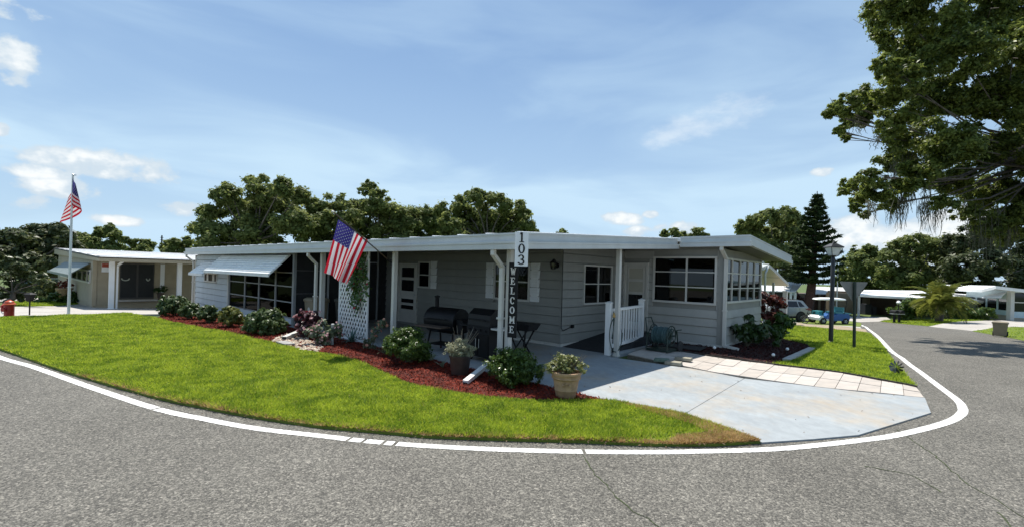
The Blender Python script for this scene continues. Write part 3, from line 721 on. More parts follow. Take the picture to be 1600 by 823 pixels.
# sunroom roof edges
mb = MB(); mb.box(2.48, 2.54, A_S, A_R - 0.07, 2.515, 2.636); mb.box(2.465, 2.48, A_S - 0.012, A_R - 0.07, 2.60, 2.64); mb.build('fascia', M_FASC, HOME)
mb = MB(); mb.box(2.445, 2.54, A_S - 0.03, A_R - 0.07, 2.392, 2.512); mb.box(2.432, 2.445, A_S - 0.04, A_R - 0.07, 2.485, 2.51); mb.build('gutter', M_FASC, HOME)
mb = MB(); rake(mb, 2.542, 6.74, A_S, A_S + 0.05, -0.004, 0.115); rake(mb, 2.542, 6.74, A_S - 0.012, A_S, -0.008, 0.02); mb.build('fascia', M_FASC, HOME)
mb = MB(); rake(mb, 2.542, 6.74, A_S - 0.035, A_S + 0.05, 0.118, 0.225); mb.build('gutter', M_FASC, HOME)
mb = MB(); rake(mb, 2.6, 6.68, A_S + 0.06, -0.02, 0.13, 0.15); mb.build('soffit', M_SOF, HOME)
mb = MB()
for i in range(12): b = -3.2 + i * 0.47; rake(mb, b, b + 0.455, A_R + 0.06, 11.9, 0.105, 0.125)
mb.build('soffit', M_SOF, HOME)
# solid body of the home
core = MB()
core.extrude([(0.03, -0.35), (6.28, -0.35), (6.28, 2.19), (2.54, 2.44), (0.03, 2.27)], lambda p, t: (p[0], t, p[1]), 0.03, 16.15)
core.box(-2.97, 0.03, 12.22, 16.15, -0.4, 2.05)
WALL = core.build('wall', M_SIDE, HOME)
# carport back wall (faces the street) and the end wall
win1 = (0.92, 2.12, 0.97, 1.90)       # a0, a1, z0, z1 of the shuttered window
dwin = (4.72, 5.30, 1.13, 1.92); sdoor = (5.32, 6.30, 0.05, 1.86)
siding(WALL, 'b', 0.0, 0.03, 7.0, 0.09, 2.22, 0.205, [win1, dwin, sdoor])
window(HOME, 'b', 0.0, *win1, mul=(1.52,), bars=(1.44,))
for a0, a1 in ((0.62, 0.92), (2.12, 2.42)):
    mb = MB(); wbox(mb, 'b', 0, 0.0, 0.03, a0 + .01, a1 - .01, 0.99, 1.90)
    sh = mb.build('shutter', M_WHITE, HOME)
    for k in range(14):
        mb = MB(); z = 1.03 + k * 0.061; mb.hexa([(-0.045, a0 + .045, z), (-0.03, a0 + .045, z), (-0.03, a1 - .045, z), (-0.045, a1 - .045, z), (-0.032, a0 + .045, z + .05), (-0.03, a0 + .045, z + .05), (-0.03, a1 - .045, z + .05), (-0.032, a1 - .045, z + .05)]); mb.build('louvre', M_WHITE, sh)
window(HOME, 'b', 0.0, *dwin, bars=(1.52,))
mb = MB(); wbox(mb, 'b', 0, 0.0, 0.03, 4.43, 4.70, 1.13, 1.93); sh = mb.build('shutter', M_WHITE, HOME)
for k in range(12): mb = MB(); wbox(mb, 'b', 0, 0.03, 0.04, 4.47, 4.66, 1.17 + k * .061, 1.21 + k * .061); mb.build('louvre', M_WHITE, sh)
def panel_door(parent, plane, p, u0, u1, z0, z1, frame, slabm, lights, name='door', knob=None):
    mb = MB(); fw = 0.06
    wbox(mb, plane, p, -0.01, 0.05, u0, u0 + fw, z0, z1); wbox(mb, plane, p, -0.01, 0.05, u1 - fw, u1, z0, z1); wbox(mb, plane, p, -0.01, 0.05, u0 + fw, u1 - fw, z1 - fw, z1)
    d = mb.build(name, frame, parent)
    mb = MB(); wbox(mb, plane, p, -0.01, 0.02, u0 + fw, u1 - fw, z0, z1 - fw); mb.build('door_leaf', slabm, d)
    for (a, b, c, e, gm) in lights:
        mb = MB()
        for q in ((a, a + .03, c, e), (b - .03, b, c, e), (a + .03, b - .03, c, c + .03), (a + .03, b - .03, e - .03, e)): wbox(mb, plane, p, 0.02, 0.036, *q)
        mb.build('panel_frame', frame, d)
        mb = MB(); wbox(mb, plane, p, 0.021, 0.025, a + .03, b - .03, c + .03, e - .03); mb.build('pane', gm, d)
    if knob:
        mb = MB(); kx, kz = knob
        if plane == 'b': mb.lathe([(0.0, 0), (0.03, 0.008), (0.03, 0.03), (0.0, 0.045)], 10, (p - 0.075, kx, kz), 'x')
        else: mb.lathe([(0.0, 0), (0.03, 0.008), (0.03, 0.03), (0.0, 0.045)], 10, (kx, p - 0.075, kz), 'y')
        mb.build('knob', M_ALU, d, True)
    return d
M_DG = mat('dark_reflective_glass', (0.012, 0.013, 0.015), 0.05, 0.1, 2)
panel_door(HOME, 'b', 0.0, *sdoor, M_TRIM, M_TRIM, [(5.46, 6.16, 1.40, 1.76, M_DG), (5.46, 6.16, 0.98, 1.38, M_DG), (5.46, 6.16, 0.62, 0.80, M_DG), (5.46, 6.16, 0.42, 0.60, M_DG)], 'screen_door', (5.42, 0.9))
# end wall of the home, beyond the corner
rwin = (0.86, 2.20, 0.94, 1.91)
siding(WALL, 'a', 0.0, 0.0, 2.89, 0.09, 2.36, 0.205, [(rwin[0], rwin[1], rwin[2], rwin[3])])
wr = window(HOME, 'a', 0.0, *rwin, mul=(1.53,), bars=(1.44,), fw=0.04, bw=0.024)
mb = MB(); wbox(mb, 'a', 0.0, -0.001, 0.004, 1.98, 2.14, 1.0, 1.86); wbox(mb, 'a', 0.0, -0.001, 0.004, 1.57, 1.68, 1.0, 1.86); mb.build('curtain', mat('beige_curtain', (0.45, 0.43, 0.38), 0.9, 0.1, 8), wr)
mb = MB(); mb.box(-0.03, 0.0, -0.03, 0.03, 0.09, 2.25); mb.build('corner_trim', M_SIDE, HOME)
for i in range(11):
    mb = MB(); mb.box(-0.045, 0.02, i * 0.42 + 0.004, i * 0.42 + 0.415, 0.0, 0.086); mb.build('base_block', M_TRIM, HOME)
for i in range(3):
    mb = MB(); mb.box(i * 0.42 - 0.04 + (0 if i else -0.005), i * 0.42 + 0.372, -0.045, 0.0, 0.0, 0.086); mb.build('base_block', M_TRIM, HOME)
mb = MB(); mb.tube([(-0.045, -0.045, 2.2), (-0.045, -0.05, 0.45), (0.02, -0.05, 0.38), (0.25, -0.05, 0.42), (0.38, -0.05, 0.46)], 0.008, 6); mb.box(0.37, 0.45, -0.07, -0.026, 0.42, 0.49); mb.build('cable', M_BLACKM, HOME)

# screen room at the front
SCR = []
for k, (a, w) in enumerate(((7.0, 0.11), (8.2, 0.07), (9.47, 0.07), (10.67, 0.07), (12.17, 0.09))):
    mb = MB(); mb.box(-3.02, -2.95, a - w / 2, a + w / 2, -0.35 if k == 0 else 0.2, 2.1); mb.build('screen_post', M_SCRF, HOME)
aa = (7.055, 8.165, 8.235, 9.435, 9.505, 10.635, 10.705, 12.125)
for i in range(0, 8, 2):
    zs = (0.22, 0.65, 1.09, 1.48, 2.0)
    for z in zs:
        mb = MB(); mb.box(-3.005, -2.965, aa[i], aa[i+1], z - 0.016, z + 0.016); mb.build('screen_rail', M_SCRF, HOME)
    for k in range(4):
        mb = MB(); mb.box(-2.988, -2.982, aa[i] + .002, aa[i+1] - .002, zs[k] + 0.018, zs[k+1] - 0.018); mb.build('screen_pane', DGLASS, HOME)
mb = MB(); mb.box(-2.99, -2.93, 7.06, 12.12, -0.4, 0.2); mb.build('knee_wall', mat('pale_blue_panel', (0.56, 0.62, 0.66), 0.5, 0.05, 4), HOME)
mb = MB(); mb.box(-2.93, 0.0, 7.02, 12.2, -0.2, 0.03); mb.build('screen_room_floor', mat('grey_floor', (0.12, 0.12, 0.12), 0.8, 0.2, 4), HOME)
# its side wall facing the carport: dark screen with a door
for b in (-2.0, -1.25, -0.35):
    mb = MB(); mb.box(b - .025, b + .025, 6.98, 7.04, 0.03, 2.2); mb.build('screen_post', M_ALU, HOME)
for z in (0.9, 1.55):
    mb = MB(); mb.box(-2.94, -2.03, 6.985, 7.03, z - .012, z + .012); mb.build('screen_rail', mat('dark_bronze_rail', (0.09, 0.09, 0.09), 0.5, 0.1, 5), HOME)
mb = MB(); mb.box(-1.22, -0.38, 6.985, 7.03, 1.83, 1.87); mb.build('screen_rail', M_ALU, HOME)
M_SCREEN = mat('dark_insect_screen', (0.02, 0.021, 0.022), 0.75, 0.2, 5)
for b0, b1 in ((-2.94, -2.03), (-1.97, -1.28), (-1.22, -0.38), (-0.32, 0.0)):
    mb = MB(); mb.box(b0, b1, 7.0, 7.012, 0.05, 2.25); mb.build('screen_pane', M_SCREEN, HOME)
# left part with boards, the small window and awnings
acw = (13.45, 14.95, 0.97, 1.33)
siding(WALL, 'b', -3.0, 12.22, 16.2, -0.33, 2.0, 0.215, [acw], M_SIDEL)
w_ = window(HOME, 'b', -3.0, *acw, mul=(13.85, 14.55), bw=0.12, glass=M_DG)
mb = MB(); mb.box(-3.04, -2.97, 16.12, 16.2, -0.35, 2.0); mb.build('corner_trim', M_TRIM, HOME)
mb = MB(); mb.box(-3.035, -2.97, 12.22, 12.32, -0.35, 2.0); mb.build('corner_trim', M_TRIM, HOME)
def awning(a0, a1, ztop, zbot, bout, n):
    aw = MB(); aw.bar((-3.03, a0, ztop), (bout, a0, zbot), 0.03, 0.03); aw.bar((-3.03, a1, ztop), (bout, a1, zbot), 0.03, 0.03)
    aw.box(bout - .012, bout + .012, a0 - .02, a1 + .02, zbot - .045, zbot + .02)
    t = aw.build('awning', M_AWN, HOME); db = (bout + 3.03) / n; dz = (zbot - ztop) / n
    for k in range(n):
        b0 = -3.03 + db * k; z0 = ztop + dz * k; mb = MB(); ov = 0.012
        mb.hexa([(b0, a0, z0 + .012), (b0, a1, z0 + .012), (b0 + db - ov, a1, z0 + dz + .014), (b0 + db - ov, a0, z0 + dz + .014), (b0, a0, z0 + .022), (b0, a1, z0 + .022), (b0 + db - ov, a1, z0 + dz + .045), (b0 + db - ov, a0, z0 + dz + .045)])
        mb.build('slat', M_AWN, t)
    for k in range(int((a1 - a0) / 0.9)):
        a = a0 + 0.5 + k * 0.9; mb = MB(); mb.bar((-3.03, a, ztop - .02), (bout, a, zbot - .02), 0.02, 0.03); mb.build('rafter', M_AWN, t)
    return t
awning(7.2, 12.9, 1.97, 1.40, -3.60, 9)
awning(13.2, 14.9, 1.74, 1.27, -3.57, 7)
# posts of the carport
def post(a, b, w, z1, m=M_TRIM):
    mb = MB(); mb.box(b - w/2, b + w/2, a - w/2, a + w/2, 0.0, z1); mb.box(b - w/2 - .012, b + w/2 + .012, a - w/2 - .012, a + w/2 + .012, 0.0, 0.035)
    return mb.build('post', m, HOME)
post(-1.12, -3.02, 0.085, 2.14); post(2.12, -3.02, 0.085, 2.14); post(5.28, -3.02, 0.10, 2.14); post(-1.44, -0.02, 0.085, 2.22)
mb = MB(); mb.box(-3.06, -2.98, -1.07, 2.07, 2.06, 2.14); mb.box(-3.06, -2.98, 2.17, 5.22, 2.06, 2.14); mb.build('beam', M_TRIM, HOME)
def downspout(a, b, z0, bg, zg, tail=None, m=M_TRIM, along='b', w=.075, d=.055):
    mb = MB(); pts = [(bg, a, zg), (bg, a, zg - .07), (b, a, zg - .27), (b, a, z0)]
    if along == 'a': pts = [(b, bg, zg), (b, bg, zg - .07), (b, a, zg - .27), (b, a, z0)]
    for i in range(3):
        p, q = Vector(pts[i]), Vector(pts[i+1]); e = (q - p).normalized() * .012
        mb.bar(p - e * (i > 0), q + e, w, d, up=(1, 0.01, 0))
    if tail: mb.bar(pts[3], tail, w, d)
    mb.box(b - .05, b + .05, a - .05, a + .05, 0.9, 0.93)
    return mb.build('downspout', m, HOME)
downspout(-1.03, -3.115, 0.05, -3.33, 2.01)
downspout(5.44, -3.115, 0.05, -3.33, 2.01)
downspout(16.27, -3.08, -0.4, -3.33, 2.01)
# the sunroom
FW = (-2.45, -0.84, 1.02, 2.19); SW = (3.06, 6.18, 1.07, 2.17)
sr = MB()
sr.box(2.92, 6.32, -2.58, -2.53, -0.3, SW[2]); sr.box(2.92, 6.32, -2.58, -2.53, SW[3], 2.36)
sr.box(2.92, 3.05, -2.58, -2.45, SW[2], SW[3]); sr.box(6.19, 6.32, -2.58, -2.45, SW[2], SW[3])
sr.box(2.92, 2.97, -2.53, 0.02, -0.3, FW[2]); sr.box(2.92, 2.97, -2.53, 0.02, FW[3], 2.44); sr.box(2.92, 2.97, -0.83, 0.02, FW[2], FW[3])
sr.box(6.27, 6.32, -2.45, 0.02, -0.3, 2.3); sr.box(2.97, 6.27, -2.53, 0.02, 0.0, 0.06)
SUN = sr.build('sunroom_wall', M_SIDE, HOME)
siding(SUN, 'b', 2.92, -2.61, 0.0, 0.09, 2.40, 0.205, [(FW[0], FW[1], FW[2], FW[3]), (-0.72, 0.02, 0.0, 2.04)], M_SIDE_LIT)
siding(SUN, 'a', -2.58, 2.92, 6.32, 0.09, 2.33, 0.205, [(SW[0], SW[1], SW[2], SW[3])], M_SIDE_LIT)
window(HOME, 'b', 2.92, *FW, mul=(-1.72,), bars=(1.43, 1.80), fw=0.05, back=False, bw=0.026)
window(HOME, 'a', -2.58, *SW, mul=(3.52, 4.18, 4.87, 5.50), bars=(1.43, 1.80), fw=0.05, back=False, bw=0.028)
mb = MB(); mb.box(2.882, 2.92, -2.62, -2.48, 0.05, 2.38); mb.build('corner_trim', M_SIDE, HOME)
mb = MB(); mb.box(2.92, 3.03, -2.62, -2.58, 0.05, 2.36); mb.build('corner_trim', M_SIDE, HOME)
# blinds and a notice inside
mb = MB()
for (a0, a1) in ((-1.52, -1.26), (-2.02, -1.86), (-1.80, -1.75)):
    for k in range(4): mb.box(3.02, 3.025, a0, a1, 1.86 + k * 0.055, 1.90 + k * 0.055)
mb.build('blind', M_WHITE, HOME)
mb = MB(); mb.box(3.3, 3.5, -2.2, -0.9, 0.3, 0.85); mb.box(4.0, 5.4, -1.9, -1.0, 0.06, 0.5); mb.build('sofa', mat('dark_upholstery', (0.05, 0.045, 0.04), 0.9, 0.2, 10), HOME)
panel_door(HOME, 'b', 2.90, -0.72, -0.01, 0.24, 2.02, M_TRIM, M_TRIM, [(-0.60, -0.13, 1.56, 1.90, mat('drawn_beige_shade', (0.46, 0.44, 0.36), 0.7, 0.05, 4)), (-0.60, -0.13, 1.22, 1.55, MATS['drawn_beige_shade']), (-0.60, -0.13, 0.42, 1.21, M_DG)], 'door', (-0.06, 1.0))
for i in range(6):
    mb = MB(); mb.box(2.87, 2.92, -2.61 + i * 0.43, -2.61 + i * 0.43 + .424, 0.0, 0.086); mb.build('base_block', M_TRIM, HOME)
for i in range(8):
    mb = MB(); mb.box(2.92 + i * 0.425, 2.92 + i * 0.425 + .419, -2.625, -2.58, -0.1, 0.086); mb.build('base_block', M_TRIM, HOME)
downspout(-2.665, 2.845, 0.09, 2.50, 2.40, (2.80, -3.0, 0.055), along='b')

# ------------------------------------------------------------------ lettering
def ring(cx, cy, rx, ry, t, a0=0, a1=360, n=20, thin=0.6):
    q = []
    for i in range(n):
        u, v = math.radians(a0 + (a1 - a0) * i / n), math.radians(a0 + (a1 - a0) * (i + 1) / n)
        f = lambda w, k: (cx + (rx - k * t * (abs(math.cos(w)) * (1 - thin) + thin)) * math.cos(w), cy + (ry - k * t * (abs(math.cos(w)) * (1 - thin) + thin)) * math.sin(w))
        q.append([f(u, 0), f(v, 0), f(v, 1), f(u, 1)])
    return q
def rc(x0, x1, y0, y1): return [(x0, y0), (x1, y0), (x1, y1), (x0, y1)]
def ln(x0, y0, x1, y1, t): return [(x0 - t/2, y0), (x0 + t/2, y0), (x1 + t/2, y1), (x1 - t/2, y1)]
GL = {
 '1': [rc(.27, .43, .06, .94), rc(.12, .58, 0, .07), ln(.20, .80, .35, .94, .16), rc(.20, .43, .93, 1.0)],
 '0': ring(.35, .5, .33, .5, .17), 
 '3': ring(.33, .73, .29, .27, .15, -100, 165) + ring(.33, .28, .34, .29, .16, -165, 100) + [rc(.02, .16, .78, .86), rc(.0, .15, .13, .22)],
 'W': [ln(.08, 1, .22, 0, .15), ln(.36, .85, .22, 0, .10), ln(.36, .85, .50, 0, .15), ln(.66, 1, .50, 0, .10), rc(-.04, .20, .94, 1.0), rc(.54, .78, .94, 1.0)],
 'E': [rc(.10, .27, 0, 1), rc(.0, .62, .91, 1.0), rc(.0, .64, 0, .09), rc(.27, .48, .46, .55), rc(.55, .62, .76, .91), rc(.57, .64, .09, .26), rc(.42, .49, .36, .65)],
 'L': [rc(.12, .29, 0, 1), rc(.0, .41, .92, 1.0), rc(.0, .62, 0, .09), rc(.55, .63, .09, .30)],
 'C': ring(.36, .5, .34, .5, .17, 45, 318) + [rc(.52, .64, .66, .92)],
 'O': ring(.36, .5, .35, .5, .17),
 'M': [rc(.05, .19, 0, 1), rc(.54, .70, 0, 1), ln(.12, 1, .36, .25, .15), ln(.62, 1, .37, .25, .11), rc(-.03, .27, 0, .08), rc(.46, .78, 0, .08), rc(-.03, .12, .92, 1), rc(.62, .78, .92, 1)],
}
def letter(ch, parent, x, z, w, h, y, t, m):
    mb = MB()
    for q in GL[ch]: mb.extrude([(x + (p[0] / 0.7 - 0.5) * w, z + (p[1] - 0.5) * h) for p in q], lambda p, tt: (p[0], tt, p[1]), y, y - t)
    return mb.build('letter' if ch.isalpha() else 'numeral', m, parent)
kx, ky = W(A_R - 0.10, -3.47)
SGN = thing('house_number_sign', 'white house number board reading 103 on the carport roof corner', 'sign', (kx, ky, 1.755), math.radians(2))
mb = MB(); mb.box(-0.098, 0.098, 0.0, 0.02, 0.0, 0.50); mb.build('board', M_WHITE, SGN)
for ch, z in (('1', 0.42), ('0', 0.255), ('3', 0.095)): letter(ch, SGN, 0.0, z, 0.105, 0.145, -0.0005, 0.006, M_BLACKM)
wx, wy = W(-1.235, -3.075)
WEL = thing('welcome_sign', 'tall narrow black board with white letters spelling WELCOME on the corner post', 'sign', (wx, wy, 0.62), RZ - math.pi / 2 + math.radians(12))
mb = MB(); mb.box(-0.075, 0.085, 0.0, 0.022, 0.0, 1.20); mb.build('board', M_BLACKM, WEL)
M_LET = mat('weathered_white_letter', (0.72, 0.70, 0.66), 0.7, 0.15, 20, dirt=0.5, dirtcol=(0.35, 0.33, 0.3))
for i, ch in enumerate('WELCOME'): letter(ch, WEL, 0.005, 1.06 - i * 0.155, 0.088, 0.115, -0.0005, 0.008, M_LET)

# ================================================================== THINGS ROUND THE HOUSE
def hplace(name, label, cat, a, b, z=0.0, turn=0.0, group=None):
    x, y = W(a, b); return thing(name, label, cat, (x, y, z), RZ + turn, group)

# --- flag on the post
FP = hplace('flag', 'american flag hanging from an angled pole fixed to a carport post', 'flag', 2.2, -3.06, 1.80)
tipb, tipz = onR(520, 331, 2.2); base = Vector((0, 0, 0)); tip = Vector((tipb + 3.06, 0, tipz - 1.80))
mb = MB(); mb.tube([base, tip], 0.013, 8); mb.build('pole', mat('brown_varnished_pole', (0.09, 0.06, 0.04), 0.4, 0.2, 9), FP, True)
mb = MB(); mb.lathe([(0.0, -0.03), (0.025, -0.015), (0.03, 0), (0.02, 0.02), (0, 0.03)], 10, tip); mb.build('finial', mat('pale_finial', (0.6, 0.58, 0.5), 0.4, 0.05, 5), FP, True)
mb = MB(); mb.tube([base - tip.normalized() * 0.02, base + tip.normalized() * 0.12], 0.022, 8); mb.box(-0.01, 0.03, -0.035, 0.035, -0.06, 0.06); mb.build('bracket', M_BLACKM, FP)
M_RED = leafmat('flag_red', (0.46, 0.018, 0.03), (0.50, 0.02, 0.035), 0.42, 0.8, 3, (0.55, 0.02, 0.04), 0.1)
M_FW = leafmat('flag_white', (0.74, 0.72, 0.72), (0.78, 0.76, 0.76), 0.42, 0.8, 3, (0.78, 0.74, 0.74), 0.1)
M_BLUE = leafmat('flag_blue', (0.035, 0.03, 0.14), (0.045, 0.04, 0.17), 0.40, 0.8, 3, (0.06, 0.05, 0.24), 0.1)
def cloth(fn, ni, nj, parent, star_r, thick=0.004):
    mb = MB(); V = [[fn(i / ni, j / nj) for j in range(nj + 1)] for i in range(ni + 1)]
    vs = [p for r in V for p in r]; mb.v = [tuple(p) for p in vs]
    for i in range(ni):
        for j in range(nj):
            s = int((i + 0.5) / ni * 13); m = 2 if (s < 7 and (j + .5) / nj < 0.4) else (0 if s % 2 == 0 else 1)
            k = i * (nj + 1) + j; mb.f.append((k, k + 1, k + nj + 2, k + nj + 1)); mb.mi.append(m)
    me = bpy.data.meshes.new('cloth'); me.from_pydata(mb.v, [], mb.f)
    for m in (M_RED, M_FW, M_BLUE): me.materials.append(m)
    me.polygons.foreach_set('material_index', mb.mi); me.polygons.foreach_set('use_smooth', [True] * len(me.polygons)); me.update()
    o = link('cloth', me, parent)
    st = MB()
    for r in range(9):
        for c in range(6 if r % 2 == 0 else 5):
            u = (r + 1) / 10 * 7 / 13; v = 0.4 * ((2 * c + (1 if r % 2 == 0 else 2)) / 12); e = 0.004
            p = Vector(fn(u, v)); du = (Vector(fn(u + e, v)) - p).normalized(); dv = (Vector(fn(u, v + e)) - p).normalized(); n = du.cross(dv).normalized(); dv = n.cross(du)
            for sg in (1, -1):
                q = [p + n * sg * thick + (du * math.cos(t) + dv * math.sin(t)) * (star_r if k % 2 == 0 else star_r * .42) for k, t in enumerate([2 * math.pi * k / 10 for k in range(10)])]
                st.add(q, [tuple(range(10))])
    s_ = st.build('stars', M_FW, o); s_['kind'] = 'stuff'
    return o
TL, TR, BL, BR = [onR(u, v, 2.2) for u, v in ((528.5, 341.5), (575, 374), (510, 424), (541, 442))]
def flagfn(u, v):
    t = (TL[0] * (1-u) + TR[0] * u, TL[1] * (1-u) + TR[1] * u); bt = (BL[0] * (1-u) + BR[0] * u, BL[1] * (1-u) + BR[1] * u)
    x = t[0] * (1-v) + bt[0] * v; z = t[1] * (1-v) + bt[1] * v
    w = 0.075 * v ** 0.7 * math.sin(u * 10.5 + v * 1.2) + 0.03 * v * math.sin(u * 19 + 1)
    return (x + 3.06 + 0.02 * v * math.sin(u * 12), w, z - 1.80 - 0.02 - 0.03 * v * (0.5 - abs(u - .5)))
cloth(flagfn, 52, 26, FP, 0.016)

# --- lattice trellis with a vine
a_l, a_r, b_t = 4.30, 3.06, -3.06
TRL = hplace('trellis', 'white diagonal lattice trellis panel between the carport posts', 'trellis', a_r, b_t, 0.03)
wT, hT = a_l - a_r, 2.0
def clipd(c, sgn):           # diagonal y = sgn*z + c clipped to panel -> two points
    pts = []
    for y in (0, wT):
        z = (y - c) / sgn
        if 0 <= z <= hT: pts.append((y, z))
    for z in (0, hT):
        y = sgn * z + c
        if 0 < y < wT: pts.append((y, z))
    return pts[:2] if len(pts) >= 2 else None
for sgn, off in ((0.62, 0.0), (-0.62, -0.012)):
    c = -hT * 0.62 + 0.03 if sgn > 0 else 0.03
    lim = wT if sgn > 0 else wT + hT * 0.62
    while c < lim:
        q = clipd(c, sgn)
        if q and math.dist(*q) > 0.06:
            mb = MB(); mb.bar((off, q[0][0], q[0][1]), (off, q[1][0], q[1][1]), 0.038, 0.010, up=(1, 0, 0)) ; mb.build('lath', M_WHITE, TRL)
        c += 0.118
for y in (0.0, wT):
    mb = MB(); mb.box(-0.02, 0.012, y - 0.02, y + 0.02, -0.02, hT + 0.03); mb.build('frame', M_WHITE, TRL)
mb = MB(); mb.box(-0.02, 0.012, 0.02, wT - 0.02, -0.02, 0.015); mb.build('frame', M_WHITE, TRL)

M_VINE = leafmat('vine_leaf', (0.035, 0.085, 0.015), (0.08, 0.16, 0.03), 0.35, 0.4, 6)
def plant(name, label, cat, loc, clumps, n, size, m, group=None, aspect=0.5, stems=6, seed=1, sub=14, subr=0.36, flat=0.8, flower=None, stemr=0.012, rim=0.0, fname='foliage'):
    rg = np.random.default_rng(seed); t = thing(name, label, cat, loc, 0.0, group)
    P, Nn = crown_points(clumps, n, rg, sub, subr, flat, 0.25); P[:, 2] = np.maximum(P[:, 2], 0.02)
    link(fname, np_mesh(fname, leaves(P, Nn, size, aspect, rg, 0.25), 4, m), t)
    if stems:
        mb = MB(); rr = random.Random(seed)
        for k in range(stems):
            c = clumps[rr.randrange(len(clumps))]; e = Vector((c[0] + rr.uniform(-.5, .5) * c[3], c[1] + rr.uniform(-.5, .5) * c[3], c[2] + rr.uniform(-.2, .6) * c[3])); s = Vector((rr.uniform(-.06, .06), rr.uniform(-.06, .06), -0.02))
            mid = s.lerp(e, .5) + Vector((rr.uniform(-.04, .04), rr.uniform(-.04, .04), .03)); mb.tube([s, mid, e], [stemr, stemr * .8, stemr * .4], 5)
        mb.build('stem', M_STEM, t)
    if flower:
        fm, fnn, fs = flower; i = rg.choice(len(P), fnn); d = Nn[i]
        V = np.concatenate([leaves(P[i] + d * size * 1.3, unit(d + rg.normal(size=d.shape) * .35), fs, 0.85, rg) for _ in range(2)])
        link('flower', np_mesh('flower', V, 4, fm), t)['kind'] = 'stuff'
    return t
def gpt(u, v): p = gp(u, v); return (p.x, p.y, p.z + 0.03)

vx = hplace('climbing_vine', 'green climbing vine hanging over the white lattice trellis', 'vine', a_r + 0.45, b_t - 0.05, 0.03)
rg = np.random.default_rng(9); mb = MB(); Pv = []; Nv = []
for k in range(8):
    y0 = rg.uniform(-0.40, 0.16); L = rg.uniform(0.5, 1.35); pts = []
    for s in np.linspace(0, 1, 9):
        p = Vector((-0.02 + rg.normal() * .02, y0 + math.sin(s * 3 + k) * .05 - 0.1 * s, 2.05 - s * L)); pts.append(p)
        for q in range(16): Pv.append((p.x + rg.normal() * .05 - .03, p.y + rg.normal() * .07, p.z + rg.normal() * .07)); Nv.append((-1 + rg.normal() * .5, rg.normal() * .6, .3 + rg.normal() * .5))
    mb.tube(pts, 0.006, 4)
mb.build('stem', M_STEM, vx)
link('foliage', np_mesh('foliage', leaves(np.array(Pv), unit(np.array(Nv)), 0.042, 0.6, rg), 4, M_VINE), vx)
ii = rg.choice(len(Pv), 26); M_PINKR = leafmat('red_pink_flower', (0.35, 0.02, 0.03), (0.50, 0.05, 0.08), 0.3, 0.6, 5)
link('flower', np_mesh('flower', leaves(np.array(Pv)[ii] + np.array([-.03, 0, 0]), unit(np.array(Nv)[ii]), 0.035, 0.8, rg), 4, M_PINKR), vx)['kind'] = 'stuff'

# --- shrubs of the front bed
M_HYD = leafmat('variegated_shrub_leaf', (0.028, 0.06, 0.014), (0.12, 0.17, 0.055), 0.25, 0.45, 9, spec=0.35)
M_HYD2 = leafmat('yellow_green_shrub_leaf', (0.07, 0.10, 0.018), (0.25, 0.25, 0.07), 0.3, 0.45, 9, spec=0.35)
M_LIG = leafmat('glossy_shrub_leaf', (0.030, 0.066, 0.010), (0.105, 0.17, 0.03), 0.3, 0.36, 8, spec=0.4)
def mound(w, h, rg, n=9):
    c = [(0, 0, h * .45, min(w * .42, h * .5))]
    for k in range(n):
        t = 2 * math.pi * k / n; c.append((math.cos(t) * w * .30, math.sin(t) * w * .30, h * rg.uniform(.3, .52), w * .24))
    for k in range(5):
        t = 2 * math.pi * k / 5 + .4; c.append((math.cos(t) * w * .15, math.sin(t) * w * .15, h * .72, w * .22))
    return c
SH = [((263,496), 48, 37, 'tallest pale edged shrub at the far left end of the red mulch bed', M_HYD), ((291,501), 34, 30, 'low pale edged shrub second from the left in the front bed', M_HYD), ((318,507), 36, 32, 'dark shrub in front of the corner of the pale boarded wall', M_HYD),
      ((353,514), 40, 38, 'yellowish green shrub in front of the left end of the dark screen', M_HYD2), ((402,526), 72, 42, 'broad shrub in front of the middle of the dark screen', M_HYD)]
for i, ((u, v), wpx, hpx, lab, m) in enumerate(SH):
    g = gp(u, v); k = g.y / F; w, h = wpx * k * .96, hpx * k * .95; rg = np.random.default_rng(40 + i)
    cl = mound(w, h, rg)
    if wpx > 60: cl = [(c[0], c[1] * .7, c[2], c[3]) for c in mound(w, h, rg, 12)]
    plant('shrub', lab, 'shrub', (g.x, g.y + w * .3, g.z + .03), cl, int(4200 * (w / 0.8)), 0.043, m, 'shrubs along the front bed', 0.55, 8, 50 + i, 12, 0.36)
for i, ((u, v), wpx, hpx, lab) in enumerate((((631,575), 76, 64, 'round glossy shrub left of the barrel grill in the red mulch'), ((803,611), 92, 60, 'round glossy shrub at the foot of the corner post'))):
    g = gp(u, v); k = g.y / F; w, h = wpx * k * 1.06, hpx * k * .98; rg = np.random.default_rng(60 + i)
    plant('shrub', lab, 'shrub', (g.x, g.y + w * .35, g.z + .03), mound(w, h, rg, 11), 12500, 0.0205, M_LIG, 'shrubs along the front bed', 0.55, 10, 70 + i, 26, 0.30)

